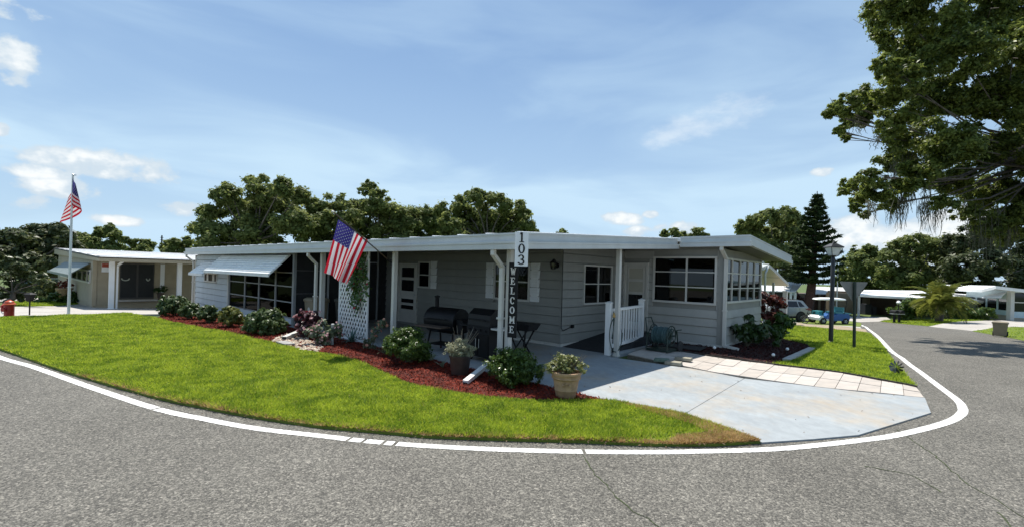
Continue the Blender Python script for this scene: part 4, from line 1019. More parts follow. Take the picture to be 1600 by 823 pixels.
# flowering plants by the pipe
M_CORD = leafmat('dark_red_leaf', (0.025, 0.012, 0.014), (0.11, 0.03, 0.035), 0.3, 0.4, 8)
M_PINKF = leafmat('pink_bract', (0.42, 0.20, 0.22), (0.70, 0.52, 0.50), 0.3, 0.6, 5)
M_SAGE = leafmat('grey_green_leaf', (0.07, 0.11, 0.06), (0.20, 0.24, 0.14), 0.25, 0.6, 8)
M_OLIVE = leafmat('olive_green_leaf', (0.10, 0.13, 0.03), (0.27, 0.28, 0.10), 0.3, 0.5, 9)
g = gp(478, 530); plant('flowering_plant', 'dark red leaved plant with pink tips beside the bin', 'plant', (g.x, g.y, .03), [(0,0,.25,.22),(.12,-.05,.42,.2),(-.14,.05,.4,.18),(0,.05,.55,.16)], 900, 0.06, M_CORD, None, 0.4, 6, 80, 10, 0.4, flower=(M_PINKF, 60, 0.04))
g = gp(497, 541); plant('flowering_plant', 'low plant with pale pink flowers in front of the middle downspout', 'plant', (g.x, g.y, .03), [(0,0,.16,.18),(.22,0,.2,.18),(-.2,0,.22,.18),(.35,.1,.3,.16),(.05,.1,.34,.18)], 1500, 0.04, M_SAGE, None, 0.5, 6, 81, 10, 0.4, flower=(M_PINKF, 130, 0.030))
g = gp(458, 520); plant('flowering_plant', 'small plant with one bright red flower at the end of the screen', 'plant', (g.x + .25, g.y + .3, .03), [(0,0,.2,.14),(.05,0,.38,.12)], 260, 0.045, M_LIG, None, 0.5, 4, 82, 8, 0.4, flower=(leafmat('scarlet_flower', (.5,.01,.02), (.65,.03,.04), .3, .5, 5), 12, 0.05))
g = gp(575, 548); plant('flowering_plant', 'wispy plant with orange pink flowers at the foot of the lattice', 'plant', (g.x, g.y, .03), [(0,0,.12,.14),(.1,0,.25,.12),(.25,.1,.5,.14),(.12,.1,.4,.12)], 480, 0.035, M_SAGE, None, 0.35, 6, 83, 8, 0.45, flower=(leafmat('salmon_flower', (.45,.18,.10), (.6,.35,.25), .3, .5, 5), 40, 0.03))
def strappy(name, label, u, v, n, L, m, seed, w=0.035):
    rr = random.Random(seed); g = gp(u, v); t = thing(name, label, 'plant', (g.x, g.y, g.z + .03))
    for k in range(n):
        az = rr.uniform(0, 6.28); l = L * rr.uniform(.6, 1.1); el = rr.uniform(.5, 1.35); mb = MB(); d = Vector((math.cos(az), math.sin(az), 0)); s = Vector((-d.y, d.x, 0)); prev = None
        vs = []; 
        for i in range(6):
            q = i / 5; r = l * q; p = d * (r * math.cos(el)) + Vector((0, 0, r * math.sin(el) - l * q * q * .45 * math.cos(el))); ww = w * (1 - q ** 2) * .5 + .001
            vs += [p - s * ww + Vector((0, 0, ww * .5)), p, p + s * ww + Vector((0, 0, ww * .5))]
        fs = []
        for i in range(5):
            for j in (0, 1): a = i * 3 + j; fs.append((a, a + 1, a + 4, a + 3))
        mb.add(vs, fs); mb.build('leaf', m, t, True)
    return t
strappy('agave', 'spiky blue green agave in front of the white lattice', 549, 537, 22, 0.42, leafmat('agave_leaf', (0.06, 0.12, 0.10), (0.12, 0.20, 0.17), 0.1, 0.4, 6), 5, 0.05)
strappy('bromeliad', 'small pale spiky plant beside the round glossy shrub', 691, 577, 9, 0.24, leafmat('pale_spiky_leaf', (0.18, 0.22, 0.15), (0.30, 0.33, 0.24), 0.2, 0.5, 6), 6, 0.03)
strappy('lily_plant', 'pale leafed lily growing close behind the round shrub', 672, 566, 7, 0.34, leafmat('pale_lily_leaf', (0.30, 0.34, 0.24), (0.42, 0.46, 0.34), 0.25, 0.5, 6), 8, 0.11)
strappy('grass_tuft', 'thin leaved tuft beside the right edge of the lattice', 602, 556, 16, 0.55, M_SAGE, 9, 0.02)

# drain spouts, vent pipe
g0 = gp(727, 604); g1 = gp(760, 587)
d = thing('drain_spout', 'white drain spout lying on red mulch beside the round shrub', 'drain spout', (g0.x, g0.y, 0.05))
mb = MB(); q = Vector((g1.x - g0.x, g1.y - g0.y, 0.13)); mb.bar((0, 0, 0.02), q, 0.085, 0.055); mb.build('spout', mat('scuffed_white_plastic', (0.74, 0.73, 0.70), 0.5, 0.1, 18, dirt=0.6, dirtcol=(0.12, 0.10, 0.08)), d)
mb = MB(); e = q.normalized() * -.004; mb.bar(e, e + q.normalized() * .003, 0.07, 0.04); mb.build('opening', M_DARK, d)
g0 = gp(444, 534); g1 = gp(470, 525)
d = thing('drain_spout', 'cream drain spout lying on the pebbles by the screen', 'drain spout', (g0.x, g0.y, 0.06))
mb = MB(); q = Vector((g1.x - g0.x, g1.y - g0.y, 0.06)); mb.bar((0, 0, 0.03), q * 1.3, 0.11, 0.07); mb.build('spout', M_TRIM, d)
mb = MB(); e = q.normalized() * -.004 + Vector((0, 0, .03)); mb.bar(e, e + q.normalized() * .003, 0.09, 0.05); mb.build('opening', M_DARK, d)
g = gp(434, 540.5); sb = thing('splash_block', 'weathered grey splash block on the pebbles under the cream drain spout', 'block', (g.x + .1, g.y + .08, 0.03), RZ)
mb = MB(); mb.box(-.1, .1, -.28, .2, 0, .05); mb.build('block', mat('grey_block', (0.3, 0.29, 0.27), 0.9, 0.15, 9, 0.4, 40), sb)
g = gp(519, 541); vp = thing('vent_pipe', 'grey upright vent pipe with cap in front of the lattice', 'pipe', (g.x, g.y, 0.03))
mb = MB(); mb.tube([(0, 0, 0), (0, 0, .40)], .028, 12); mb.build('pipe', mat('grey_pvc', (0.33, 0.35, 0.34), 0.5, 0.08, 8), vp, True); mb = MB(); mb.lathe([(0, .39), (.037, .39), (.037, .44), (.02, .455), (0, .455)], 12); mb.build('cap', MATS['grey_pvc'], vp, True)

# --- pots
def pot(label, u, v, hpx, wtop, wbot, m, rim=True):
    g = gp(u, v); k = g.y / F; h = hpx * k; rt, rb = wtop * k / 2, wbot * k / 2; t = thing('potted_plant', label, 'potted plant', (g.x, g.y + rb * .8, 0.032))
    pr = [(rb * .92, 0), (rb, .01)]
    if rim: pr += [(rb + (rt - rb) * .28, h * .28), (rb + (rt - rb) * .30 + .006, h * .30), (rb + (rt - rb) * .33, h * .33), (rb + (rt - rb) * .66, h * .70), (rt * .97 + .008, h * .75), (rt * .97 + .008, h * .78), (rt * .97, h * .80), (rt * .99, h * .88), (rt * 1.05, h * .90), (rt * 1.06, h * .98), (rt * 1.03, h), (rt * .94, h), (rt * .92, h * .86), (0, h * .86)]
    else: pr += [(rb + (rt - rb) * .9, h * .9), (rt * 1.05, h * .9), (rt * 1.06, h), (rt * .95, h), (rt * .93, h * .88), (0, h * .88)]
    mb = MB(); mb.lathe(pr, 32); mb.build('pot', m, t, True)
    mb = MB(); mb.lathe([(rt * .93, h * .87), (rt * .5, h * .90), (0, h * .91)], 20); mb.build('soil', M_SOIL, t, True)
    return t, h, rt
t, h, rt = pot('terracotta pot with a bushy olive green plant at the driveway edge', 885, 626.5, 41, 46, 31, M_TERRA)
mb = MB()
for k in range(3):
    a = -1.9 + k * .25; r = rt * .93; x, y = r * math.cos(a), r * math.sin(a); mb.lathe([(0, -.012), (.016, -.006), (.016, .006), (0, .012)], 8, (x, y, h * .55 + (k % 2) * .02), 'y')
mb.build('ornament', M_TERRA, t, True)
rg = np.random.default_rng(90); P, Nn = crown_points([(0,0,h+.06,.15),(.12,0,h+.08,.13),(-.13,0,h+.07,.14),(-.22,-.03,h+.03,.11),(.2,.02,h+.05,.1),(0,.1,h+.1,.14),(0,-.1,h+.07,.13),(-.05,0,h+.16,.13),(.08,.03,h+.16,.10)], 3600, rg, 16, .4)
link('foliage', np_mesh('foliage', leaves(P, Nn, 0.017, 0.5, rg), 4, M_OLIVE), t)
mb = MB()
for k in range(26):
    a = rg.uniform(0, 6.28); r = rg.uniform(.05, .3); mb.tube([(0, 0, h * .9), (r * .6 * math.cos(a), r * .6 * math.sin(a), h + .1), (r * math.cos(a), r * math.sin(a), h + .12 + rg.uniform(0, .14))], [.005, .004, .002], 4)
mb.build('stem', M_STEM, t)
t, h, rt = pot('dark brown pot with a pale twiggy plant between the two grills', 717, 590, 31, 34, 27, mat('dark_brown_glazed_pot', (0.035, 0.022, 0.018), 0.5, 0.2, 12), False)
P, Nn = crown_points([(0,0,h+.05,.15),(.12,0,h+.08,.14),(-.12,0,h+.08,.15),(0,.1,h+.12,.14),(0,-.1,h+.1,.14),(.02,0,h+.2,.12)], 4200, rg, 16, .42, .7, .4)
link('foliage', np_mesh('foliage', leaves(P, Nn, 0.018, 0.35, rg), 4, leafmat('pale_grey_leaf', (0.20, 0.21, 0.12), (0.42, 0.42, 0.27), 0.25, 0.7, 9)), t)
mb = MB()
for k in range(18):
    a = rg.uniform(0, 6.28); r = rg.uniform(.05, .34); z = rg.uniform(.25, .50); mb.tube([(0, 0, h * .9), (r * .5 * math.cos(a), r * .5 * math.sin(a), h + z * .5), (r * math.cos(a), r * math.sin(a), h + z)], [.004, .003, .0015], 4)
mb.build('stem', mat('pale_dry_twig', (0.30, 0.27, 0.22), 0.9, 0.2, 10), t)

# --- bins
def bin_(label, a, b, h, w, m, group, turn=0.0, loc=None, lidm=None, emblem=True):
    t = hplace('trash_bin', label, 'trash bin', a, b, 0.016, turn, group) if loc is None else thing('trash_bin', label, 'trash bin', loc, turn, group)
    mb = MB(); w0, w1 = w * .40, w * .5
    def sq(r, z, f=1): return [(-r * f, -r, z), (r * f, -r, z), (r * f, r, z), (-r * f, r, z)]
    mb.hexa(sq(w0, .03) + sq(w1, h * .9)); mb.hexa(sq(w1 * 1.07, h * .86) + sq(w1 * 1.09, h * .905)); mb.build('body', m, t)
    mb = MB(); mb.hexa(sq(w1 * 1.10, h * .908) + sq(w1 * 1.08, h * .95)); mb.hexa(sq(w1 * 1.05, h * .951) + sq(w1 * .8, h)); mb.build('lid', lidm or m, t)
    mb = MB(); mb.box(w1 * .9, w1 * 1.35, -w1 * .7, w1 * .7, h * .83, h * .87); mb.build('handle', m, t)
    for s in (-1, 1): mb = MB(); mb.lathe([(0, -.025), (.09, -.025), (.1, -.015), (.1, .015), (.09, .025), (0, .025)], 14, (w0 * .9, s * (w0 + .02), .1), 'y'); mb.build('wheel', M_RUB, t, True)
    if not emblem: return t
    mb = MB(); r = w1 * .3; mb.extrude([(-.4 * r, -r), (.4 * r, -r), (r, .1 * r), (0, r), (-r, .1 * r)], lambda p, q: (-w1 * .82 - q - (h*.62 - h*.55) * 0, p[0], p[1] + h * .60), w1 * .04, w1 * .14); mb.build('emblem', mat('pale_emblem', (0.5, 0.5, 0.46), 0.6, 0.1, 8), t)
    return t
bin_('tan wheeled trash bin left of the middle downspout', 6.55, -2.55, 0.80, 0.46, M_TAN, 'wheeled trash bins in the carport', 0.05)
bin_('dark olive wheeled trash bin between the middle downspout and the lattice', 5.75, -2.05, 0.82, 0.50, M_BROWNB, 'wheeled trash bins in the carport', -0.08)

# --- grills
GR = hplace('barrel_grill', 'black barrel smoker grill with short chimney under the carport', 'grill', onL(698, 500, -2.4)[0], -2.4, 0.016, math.radians(6)); GR.scale = (.88, .82, .88)
mb = MB(); r = .29; L = 1.0
prof = [(0, -L/2), (r, -L/2), (r + .008, -L/2 + .02), (r + .008, L/2 - .02), (r, L/2), (0, L/2)]
mb.lathe(prof, 28, (0, 0, .72), 'y'); mb.build('barrel', M_BLACK, GR, True)
mb = MB(); mb.bar((-r * .98, -L/2 + .05, .75), (-r * .98, L/2 - .05, .75), .03, .02); mb.tube([(-r - .04, -.3, .78), (-r - .07, -.3, .78), (-r - .07, .3, .78), (-r - .04, .3, .78)], .012, 6); mb.build('lid_handle', M_BLACKM, GR)
mb = MB(); mb.tube([(0, L/2 - .15, 1.0), (0, L/2 - .15, 1.25)], .05, 12); mb.lathe([(0, 1.24), (.07, 1.24), (.07, 1.27), (0, 1.29)], 12, (0, L/2 - .15, 0)); mb.build('chimney', M_BLACKM, GR, True)
for sx in (-1, 1):
    for sy in (-1, 1): mb = MB(); mb.bar((sx * .15, sy * .38, .55), (sx * .24, sy * .42, 0), .035, .035); mb.build('leg', M_BLACKM, GR)
mb = MB(); mb.box(-.22, .22, -.40, .40, .16, .18); mb.build('shelf', M_BLACKM, GR)
mb = MB(); mb.box(-.62, -.32, -.45, .45, .60, .625); mb.build('front_shelf', mat('grill_shelf_wood', (0.10, 0.07, 0.05), 0.7, 0.2, 12), GR)
mb = MB(); mb.box(-.2, .2, -.72, -.52, .50, .78); mb.build('firebox', M_BLACKM, GR)
GG = hplace('gas_grill', 'black gas grill with a square hood behind the corner post', 'grill', onL(762, 500, -2.45)[0], -2.45, 0.016, math.radians(-4)); GG.scale = (.84, .74, .84)
mb = MB(); mb.extrude([(-.27, .78), (.27, .78), (.27, 1.0), (.20, 1.12), (-.10, 1.14), (-.24, 1.02)], lambda p, t: (p[0], t, p[1]), -.42, .42); mb.build('hood', M_BLACK, GG)
mb = MB(); mb.tube([(-.29, -.3, .9), (-.33, -.3, .92), (-.33, .3, .92), (-.29, .3, .9)], .013, 8); mb.build('handle', M_BLACKM, GG)
mb = MB(); mb.box(-.28, .28, -.43, .43, .60, .775); mb.build('firebox', M_BLACKM, GG)
mb = MB(); mb.box(-.26, .26, -.41, .41, .10, .597); mb.build('cabinet', M_BLACK, GG)
for y in (-.2, .2):
    mb = MB(); mb.box(-.272, -.26, y - .185, y + .185, .14, .58); dd = mb.build('door', M_BLACK, GG); mb = MB(); mb.tube([(-.29, y + (.14 if y < 0 else -.14), .3), (-.29, y + (.14 if y < 0 else -.14), .5)], .008, 6); mb.build('handle', M_ALU, dd)
for k in range(4): mb = MB(); mb.lathe([(0, 0), (.025, 0), (.022, -.03), (0, -.03)], 10, (-.28, -.3 + k * .2, .69), 'x'); mb.build('knob', M_BLACKM, GG, True)
for sy in (-1, 1): mb = MB(); mb.box(-.25, .22, sy * .44, sy * .78, .73, .765); mb.build('side_shelf', M_TRIM if sy < 0 else M_BLACKM, GG)
for sx in (-1, 1):
    for sy in (-1, 1): mb = MB(); mb.lathe([(0, -.02), (.05, -.02), (.05, .02), (0, .02)], 10, (sx * .2, sy * .36, .05), 'y'); mb.build('caster', M_RUB, GG, True)
TB = hplace('small_grill', 'small black tabletop grill on thin legs right of the corner post', 'grill', -0.62, -2.1, 0.016, 0.1)
mb = MB(); mb.hexa([(-.15, -.24, .60), (.15, -.24, .60), (.15, .24, .60), (-.15, .24, .60), (-.2, -.3, .72), (.2, -.3, .72), (.2, .3, .72), (-.2, .3, .72)]); mb.build('bowl', M_BLACKM, TB)
for sx in (-1, 1):
    for sy in (-1, 1): mb = MB(); mb.bar((sx * .12, sy * .2, .60), (sx * .2, -sy * .18, 0), .022, .022); mb.build('leg', M_BLACKM, TB)
mb = MB(); mb.tube([(-.02, -.1, .6), (-.03, -.1, .45), (-.03, -.08, .3)], .02, 6); mb.build('hose', M_BLACKM, TB)

# --- wall lantern
a_, z_ = onL(867, 413, -0.12)
WL = hplace('wall_lantern', 'black wall lantern on the carport wall near the corner', 'lantern', a_, -0.03, z_)
mb = MB(); mb.lathe([(0, 0), (.06, 0), (.06, -.02), (0, -.02)], 12, (0, 0, -.02), 'x'); mb.tube([(-.02, 0, 0), (-.08, 0, .10), (-.13, 0, .12), (-.15, 0, .08)], .01, 6); mb.build('bracket', M_BLACKM, WL, True)
mb = MB(); mb.lathe([(0, .12), (.02, .10), (.085, .04), (.085, .03), (0, .03)], 8, (-.15, 0, 0)); mb.lathe([(0, -.12), (.05, -.11), (.05, -.10), (0, -.10)], 8, (-.15, 0, 0))
for k in range(6): t = math.pi / 3 * k; mb.tube([(-.15 + .075 * math.cos(t), .075 * math.sin(t), .035), (-.15 + .05 * math.cos(t), .05 * math.sin(t), -.105)], .006, 4)
mb.build('cage', M_BLACKM, WL); mb = MB(); mb.lathe([(.045, -.098), (.068, .028)], 12, (-.15, 0, 0)); mb.build('glass', glassmat('lantern_glass', (.7, .7, .65), .5), WL, True)

# --- ramp and railing
RP = hplace('ramp', 'dark carpeted entry ramp rising to the side door', 'ramp', -0.6, 0.0, 0.0)
mb = MB(); mb.extrude([(.03, .020), (2.0, .21), (2.85, .21), (2.85, .0), (.03, .0)], lambda p, t: (p[0], t, p[1]), -.60, .57); mb.build('deck', mat('dark_carpet', (0.022, 0.024, 0.028), 0.95, 0.25, 12, 0.5, 90), RP)
pA, pB = gp(949.5, 555), gp(1000.5, 538)
RL = thing('railing', 'white vinyl railing with square posts beside the ramp', 'railing', (pA.x, pA.y, 0.016)); dv = Vector((pB.x - pA.x, pB.y - pA.y, 0)); ld = dv.length; RL.rotation_euler = (0, 0, math.atan2(dv.y, dv.x))
for x in (0, ld):
    mb = MB(); mb.box(x - .055, x + .055, -.055, .055, 0, 1.06); p = mb.build('post', M_WHITE, RL); mb = MB(); mb.box(x - .065, x + .065, -.065, .065, 1.061, 1.09); mb.hexa([(x - .06, -.06, 1.091), (x + .06, -.06, 1.091), (x + .06, .06, 1.091), (x - .06, .06, 1.091), (x - .01, -.01, 1.115), (x + .01, -.01, 1.115), (x + .01, .01, 1.115), (x - .01, .01, 1.115)]); mb.build('cap', M_WHITE, p)
for z0, z1, w in ((.90, .955, .04), (.13, .20, .03)): mb = MB(); mb.box(.056, ld - .056, -w, w, z0, z1); mb.build('rail', M_WHITE, RL)
nb_ = 11; bal = MB(); bal.box(-.016, .016, -.016, .016, .201, .899); bme = bal.mesh('baluster', M_WHITE)
for k in range(nb_): link('baluster', bme, RL, ((k + 1) / (nb_ + 1) * ld, 0, 0))
# hose looped over the post
HS = thing('garden_hose', 'dark green garden hose looped beside the railing post', 'hose', (pA.x, pA.y, 0.016))
mb = MB(); pts = []
for i in range(40):
    t = i / 39; a = 2 * math.pi * (t * .72 + .30); pts.append((.14 + .13 * math.cos(a), -.075 - .01 * t, .44 + .36 * math.sin(a)))
mb.tube([(.0 + .09, -.07, .80), (.09, -.075, .6)] + pts, .010, 6); mb.tube([(.09, -.07, .80), (.085, -.075, .55), (.06, -.08, .35)], .010, 6); mb.build('hose', mat('dark_green_rubber', (0.015, 0.04, 0.035), 0.5, 0.1, 8), HS, True)
mb = MB(); mb.box(.07, .12, -.075, -.02, .78, .84); mb.tube([(.09, -.06, .84), (.09, -.06, .88)], .02, 8); mb.build('tap', mat('brass', (0.35, 0.25, 0.10), 0.4, 0.1, 8, metal=0.8), HS)

# --- hose reel cart
HR = thing('hose_reel', 'dark green garden hose reel cart with coiled teal hose by the sunroom wall', 'hose reel', (*px((1034, 549))[0], 0.016), RZ - math.pi / 2 - .05)
M_GRN = mat('dark_green_tube', (0.012, 0.030, 0.022), 0.4, 0.1, 10); M_TEAL = mat('teal_hose', (0.05, 0.10, 0.105), 0.5, 0.15, 14)
mb = MB(); mb.lathe([(0, -.18), (.09, -.18), (.09, .18), (0, .18)], 18, (0, .0, .36), 'x'); mb.build('drum', M_GRN, HR, True)
mb = MB()
for k in range(9):
    x = -.16 + k * .04
    for r in (.11, .145, .175 - (k % 3) * .012):
        mb.tube([(x, r * math.cos(t), .36 + r * math.sin(t)) for t in [2 * math.pi * i / 20 for i in range(21)]], .019, 6, False)
mb.build('hose', M_TEAL, HR, True)
for x in (-.21, .21):
    mb = MB(); mb.tube([(x, .22 * math.cos(t), .36 + .22 * math.sin(t)) for t in [2 * math.pi * i / 24 for i in range(25)]], .012, 6, False)
    for k in range(4): t = math.pi / 4 * k; mb.tube([(x, .22 * math.cos(t), .36 + .22 * math.sin(t)), (x, -.22 * math.cos(t), .36 - .22 * math.sin(t))], .008, 5)
    mb.build('reel_side', M_GRN, HR, True)
    mb = MB(); mb.tube([(x * 1.15, -.26, .02), (x * 1.15, -.24, .34), (x * 1.15, -.05, .52), (x * 1.15, .2, .46), (x * 1.15, .3, .02)], .014, 6); mb.build('side_frame', M_GRN, HR, True)
mb = MB(); mb.tube([(-.24, .28, .05), (-.30, .22, .5), (-.36, .15, .72), (-.36, -.1, .72), (-.30, -.15, .5), (-.24, -.24, .1)], .014, 6); mb.build('push_handle', M_GRN, HR, True)
mb = MB(); mb.tube([(.21, 0, .36), (.30, 0, .36), (.34, 0, .50), (.44, 0, .52)], .012, 6); mb.build('crank', M_GRN, HR, True)
for x in (-.30, .30): mb = MB(); mb.lathe([(0, -.02), (.1, -.02), (.12, -.012), (.12, .012), (.1, .02), (0, .02)], 16, (x, .26, .12), 'x'); mb.build('wheel', M_RUB, HR, True)
mb = MB(); mb.box(-.26, .26, -.24, .26, .03, .06); mb.build('tray', M_GRN, HR)
DM = hplace('doormat', 'dark rubber mat in the mulch under the hose reel', 'mat', -2.0, 2.05, 0.055, .1)
mb = MB(); mb.box(-.3, .3, -.45, .45, 0, .02); mb.build('mat', M_RUB, DM)

# loose stones on the pavers
M_LS = mat('mossy_slab', (0.28, 0.26, 0.20), 0.9, 0.25, 9, 0.5, 40)
for (u, v), (sx, sy, sz), rz, lab, m, dz in (((1052.5, 571), (.30, .20, .055), .15, 'weathered stone slab leaning at the bottom of the loose pair on the pavers', M_LS, 0), ((1068, 565.5), (.32, .17, .05), .05, 'weathered stone slab lying higher at the right of the loose pair', M_LS, .02), ((1034, 566), (.30, .20, .05), .35, 'mossy green stone slab lying in the shade on the pavers', mat('mossy_green_slab', (0.14, 0.19, 0.14), 0.9, 0.25, 9, 0.5, 40), 0)):
    g = gp(u, v); t = thing('stone_slab', lab, 'stone slab', (g.x, g.y, 0.028 + dz), RZ - math.pi / 2 + rz)
    mb = MB(); mb.hexa([(-sx/2, -sy/2, 0), (sx/2, -sy/2 + .01, 0), (sx/2 - .01, sy/2, 0), (-sx/2 + .015, sy/2 - .01, 0), (-sx/2 + .01, -sy/2 + .01, sz), (sx/2 - .01, -sy/2 + .015, sz), (sx/2 - .015, sy/2 - .01, sz + .006), (-sx/2 + .02, sy/2 - .015, sz)]); mb.build('slab', m, t)
# solar lights in the side bed
for (u, v), lab in (((1208, 564), 'small round white garden light at the front edge of the dark side bed'), ((1230, 554), 'small white garden light on a stake in the middle of the dark side bed'), ((1116, 552), 'tiny white garden light beside the sunroom corner downspout')):
    g = gp(u, v); t = thing('garden_light', lab, 'garden light', (g.x, g.y, .03), 0, 'small garden lights in the side bed')
    mb = MB(); mb.tube([(0, 0, 0), (0, 0, .08)], .008, 6); mb.build('stake', M_BLACKM, t); mb = MB(); mb.lathe([(0, .075), (.03, .085), (.035, .11), (.02, .135), (0, .14)], 12); mb.build('globe', M_WHITE, t, True)

# side bed plants
M_DKL = leafmat('dark_green_leaf', (0.022, 0.050, 0.012), (0.06, 0.11, 0.028), 0.25, 0.35, 6)
M_CRO = leafmat('copper_croton_leaf', (0.035, 0.012, 0.010), (0.14, 0.035, 0.018), 0.25, 0.5, 5)
g = gp(1174, 545); plant('shrub', 'dark leafy shrub against the sunroom side wall', 'shrub', (g.x + .05, g.y + .3, .03), [(0,0,.3,.3),(.25,0,.35,.25),(-.22,0,.35,.25),(.05,.1,.55,.25),(.3,.1,.2,.2)], 1500, 0.075, M_DKL, None, 0.42, 10, 100, 12, .36)
g = gp(1226, 545); plant('shrub', 'open branched green shrub in the side bed right of the sunroom', 'shrub', (g.x, g.y + .3, .03), [(0,0,.35,.24),(.2,0,.5,.22),(-.2,0,.45,.22),(.05,.1,.7,.24),(.35,.1,.55,.16),(-.05,0,.15,.2)], 1300, 0.065, leafmat('mid_green_leaf', (0.03, 0.07, 0.014), (0.09, 0.17, 0.035), 0.35, 0.35, 6), None, 0.45, 10, 101, 10, .36)
g = gp(1207, 528); plant('croton', 'copper red croton bush behind the sunroom corner', 'shrub', (g.x + .1, g.y + .6, .0), [(0,0,.45,.38),(.3,0,.7,.35),(-.3,0,.6,.32),(.05,.1,1.0,.34),(.4,.1,1.0,.26)], 1700, 0.085, M_CRO, None, 0.4, 10, 102, 12, .36)
g = gp(1192, 527); rk = thing('boulder', 'pale grey boulder at the back of the side bed', 'boulder', (g.x + .1, g.y + .5, 0)); 
rg = np.random.default_rng(5); bm = bmesh.new(); bmesh.ops.create_icosphere(bm, subdivisions=3, radius=.4)
for v in bm.verts: n = v.co.normalized(); v.co *= 1 + .16 * math.sin(5 * n.x + 2) * math.cos(4 * n.y) + .08 * math.sin(11 * n.z + 7 * n.x); v.co.z *= .6; v.co.z += .12
me = bpy.data.meshes.new('boulder'); bm.to_mesh(me); bm.free(); me.materials.append(mat('pale_rock', (0.42, 0.40, 0.37), 0.9, 0.2, 5, 0.6, 20)); link('rock', me, rk)

# --- street lamp, sign, spinner
g = gp(1298, 536.5); LP = thing('lamp_post', 'black lamp post with a four sided lantern on the side lawn', 'lamp post', (g.x, g.y, g.z + .02)); hL = at(1304, 386, g.y).z - g.z
tl = at(1304, 405, g.y).x - g.x - 0.066 * 0
mb = MB(); mb.lathe([(0, 0), (.075, 0), (.075, .04), (.055, .06), (.05, hL - .32), (.035, hL - .30), (.035, hL - .27), (0, hL - .27)], 14); mb.build('post', mat('black_painted_steel', (0.018, 0.018, 0.019), 0.45, 0.2, 8), LP, True)
z0 = hL - .27
def fr(r0, r1, za, zb): return [(-r0, -r0, za), (r0, -r0, za), (r0, r0, za), (-r0, r0, za), (-r1, -r1, zb), (r1, -r1, zb), (r1, r1, zb), (-r1, r1, zb)]
mb = MB(); mb.hexa(fr(.085, .09, z0, z0 + .02)); mb.hexa(fr(.175, .175, z0 + .23, z0 + .25)); mb.hexa(fr(.175, .06, z0 + .25, z0 + .34)); mb.lathe([(.03, z0 + .34), (.035, z0 + .36), (0, z0 + .41)], 8)
for sx in (-1, 1):
    for sy in (-1, 1): mb.bar((sx * .088, sy * .088, z0 + .02), (sx * .155, sy * .155, z0 + .23), .014, .014)
ln_ = mb.build('lantern', MATS['black_painted_steel'], LP)
M_LG = mat('frosted_lamp_glass', (0.62, 0.64, 0.62), 0.35, 0.05, 5)
mb = MB(); mb.hexa(fr(.078, .142, z0 + .022, z0 + .228)); mb.build('glass', M_LG, ln_)
g = gp(1334.5, 545); SGP = thing('yield_sign', 'back of a triangular traffic sign on a dark green post', 'sign', (g.x, g.y, g.z + .02), math.radians(-2))
hs = at(1331, 441, g.y).z - g.z; k = g.y / F; M_GP = mat('dark_green_post', (0.012, 0.026, 0.018), 0.5, 0.2, 9)
mb = MB(); mb.tube([(0, 0, 0), (-.03, 0, hs)], .036, 10); mb.build('post', M_GP, SGP, True)
mb = MB(); w = 21.5 * k; hh = 30 * k; q = [(-.03 - w, hs), (-.03 + w, hs), (-.03 + w * .93, hs - .06), (-.03 + .03, hs - hh), (-.03 - .03, hs - hh), (-.03 - w * .93, hs - .06)]
mb.extrude(q, lambda p, t: (p[0], t, p[1]), .037, .041); mb.build('sign_plate', mat('bare_sign_metal', (0.20, 0.195, 0.18), 0.6, 0.12, 6, metal=0.0), SGP)
g = gp(1400, 586); SPN = thing('garden_spinner', 'small dark metal wind spinner in the grass by the road line', 'spinner', (g.x, g.y, .03), -.3); SPN.scale = (.8, .8, .8)
mb = MB(); mb.tube([(0, 0, 0), (0, 0, .16)], .006, 6); mb.build('stake', M_BLACKM, SPN)
for k in range(10):
    t = 2 * math.pi * k / 10; c, s = math.cos(t), math.sin(t); mb = MB(); mb.add([(.01 * c, -.01, .16 + .01 * s), (.13 * c - .03 * s, -.03, .16 + .13 * s + .03 * c), (.15 * c, -.01, .16 + .15 * s), (.12 * c + .03 * s, .02, .16 + .12 * s - .03 * c)], [(0, 1, 2, 3)]); mb.build('blade', mat('dark_spinner_metal', (0.10, 0.11, 0.12), 0.35, 0.3, 20, metal=0.7), SPN)

# ================================================================== NEIGHBOURS
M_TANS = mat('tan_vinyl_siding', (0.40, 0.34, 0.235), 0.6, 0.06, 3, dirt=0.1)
M_BRZ = mat('dark_bronze_trim', (0.05, 0.045, 0.04), 0.5, 0.1, 8)
M_BRN = mat('brown_paint', (0.06, 0.042, 0.030), 0.7, 0.2, 4)
M_PBLU = mat('pale_blue_paint', (0.50, 0.62, 0.66), 0.5, 0.06, 4)
M_SHING = mat('white_metal_roof', (0.78, 0.79, 0.79), 0.4, 0.06, 1.5, dirt=0.25, dirtcol=(0.4, 0.4, 0.38))
M_GROOF = mat('grey_shingle_roof', (0.36, 0.35, 0.33), 0.85, 0.15, 14, 0.4, 30)

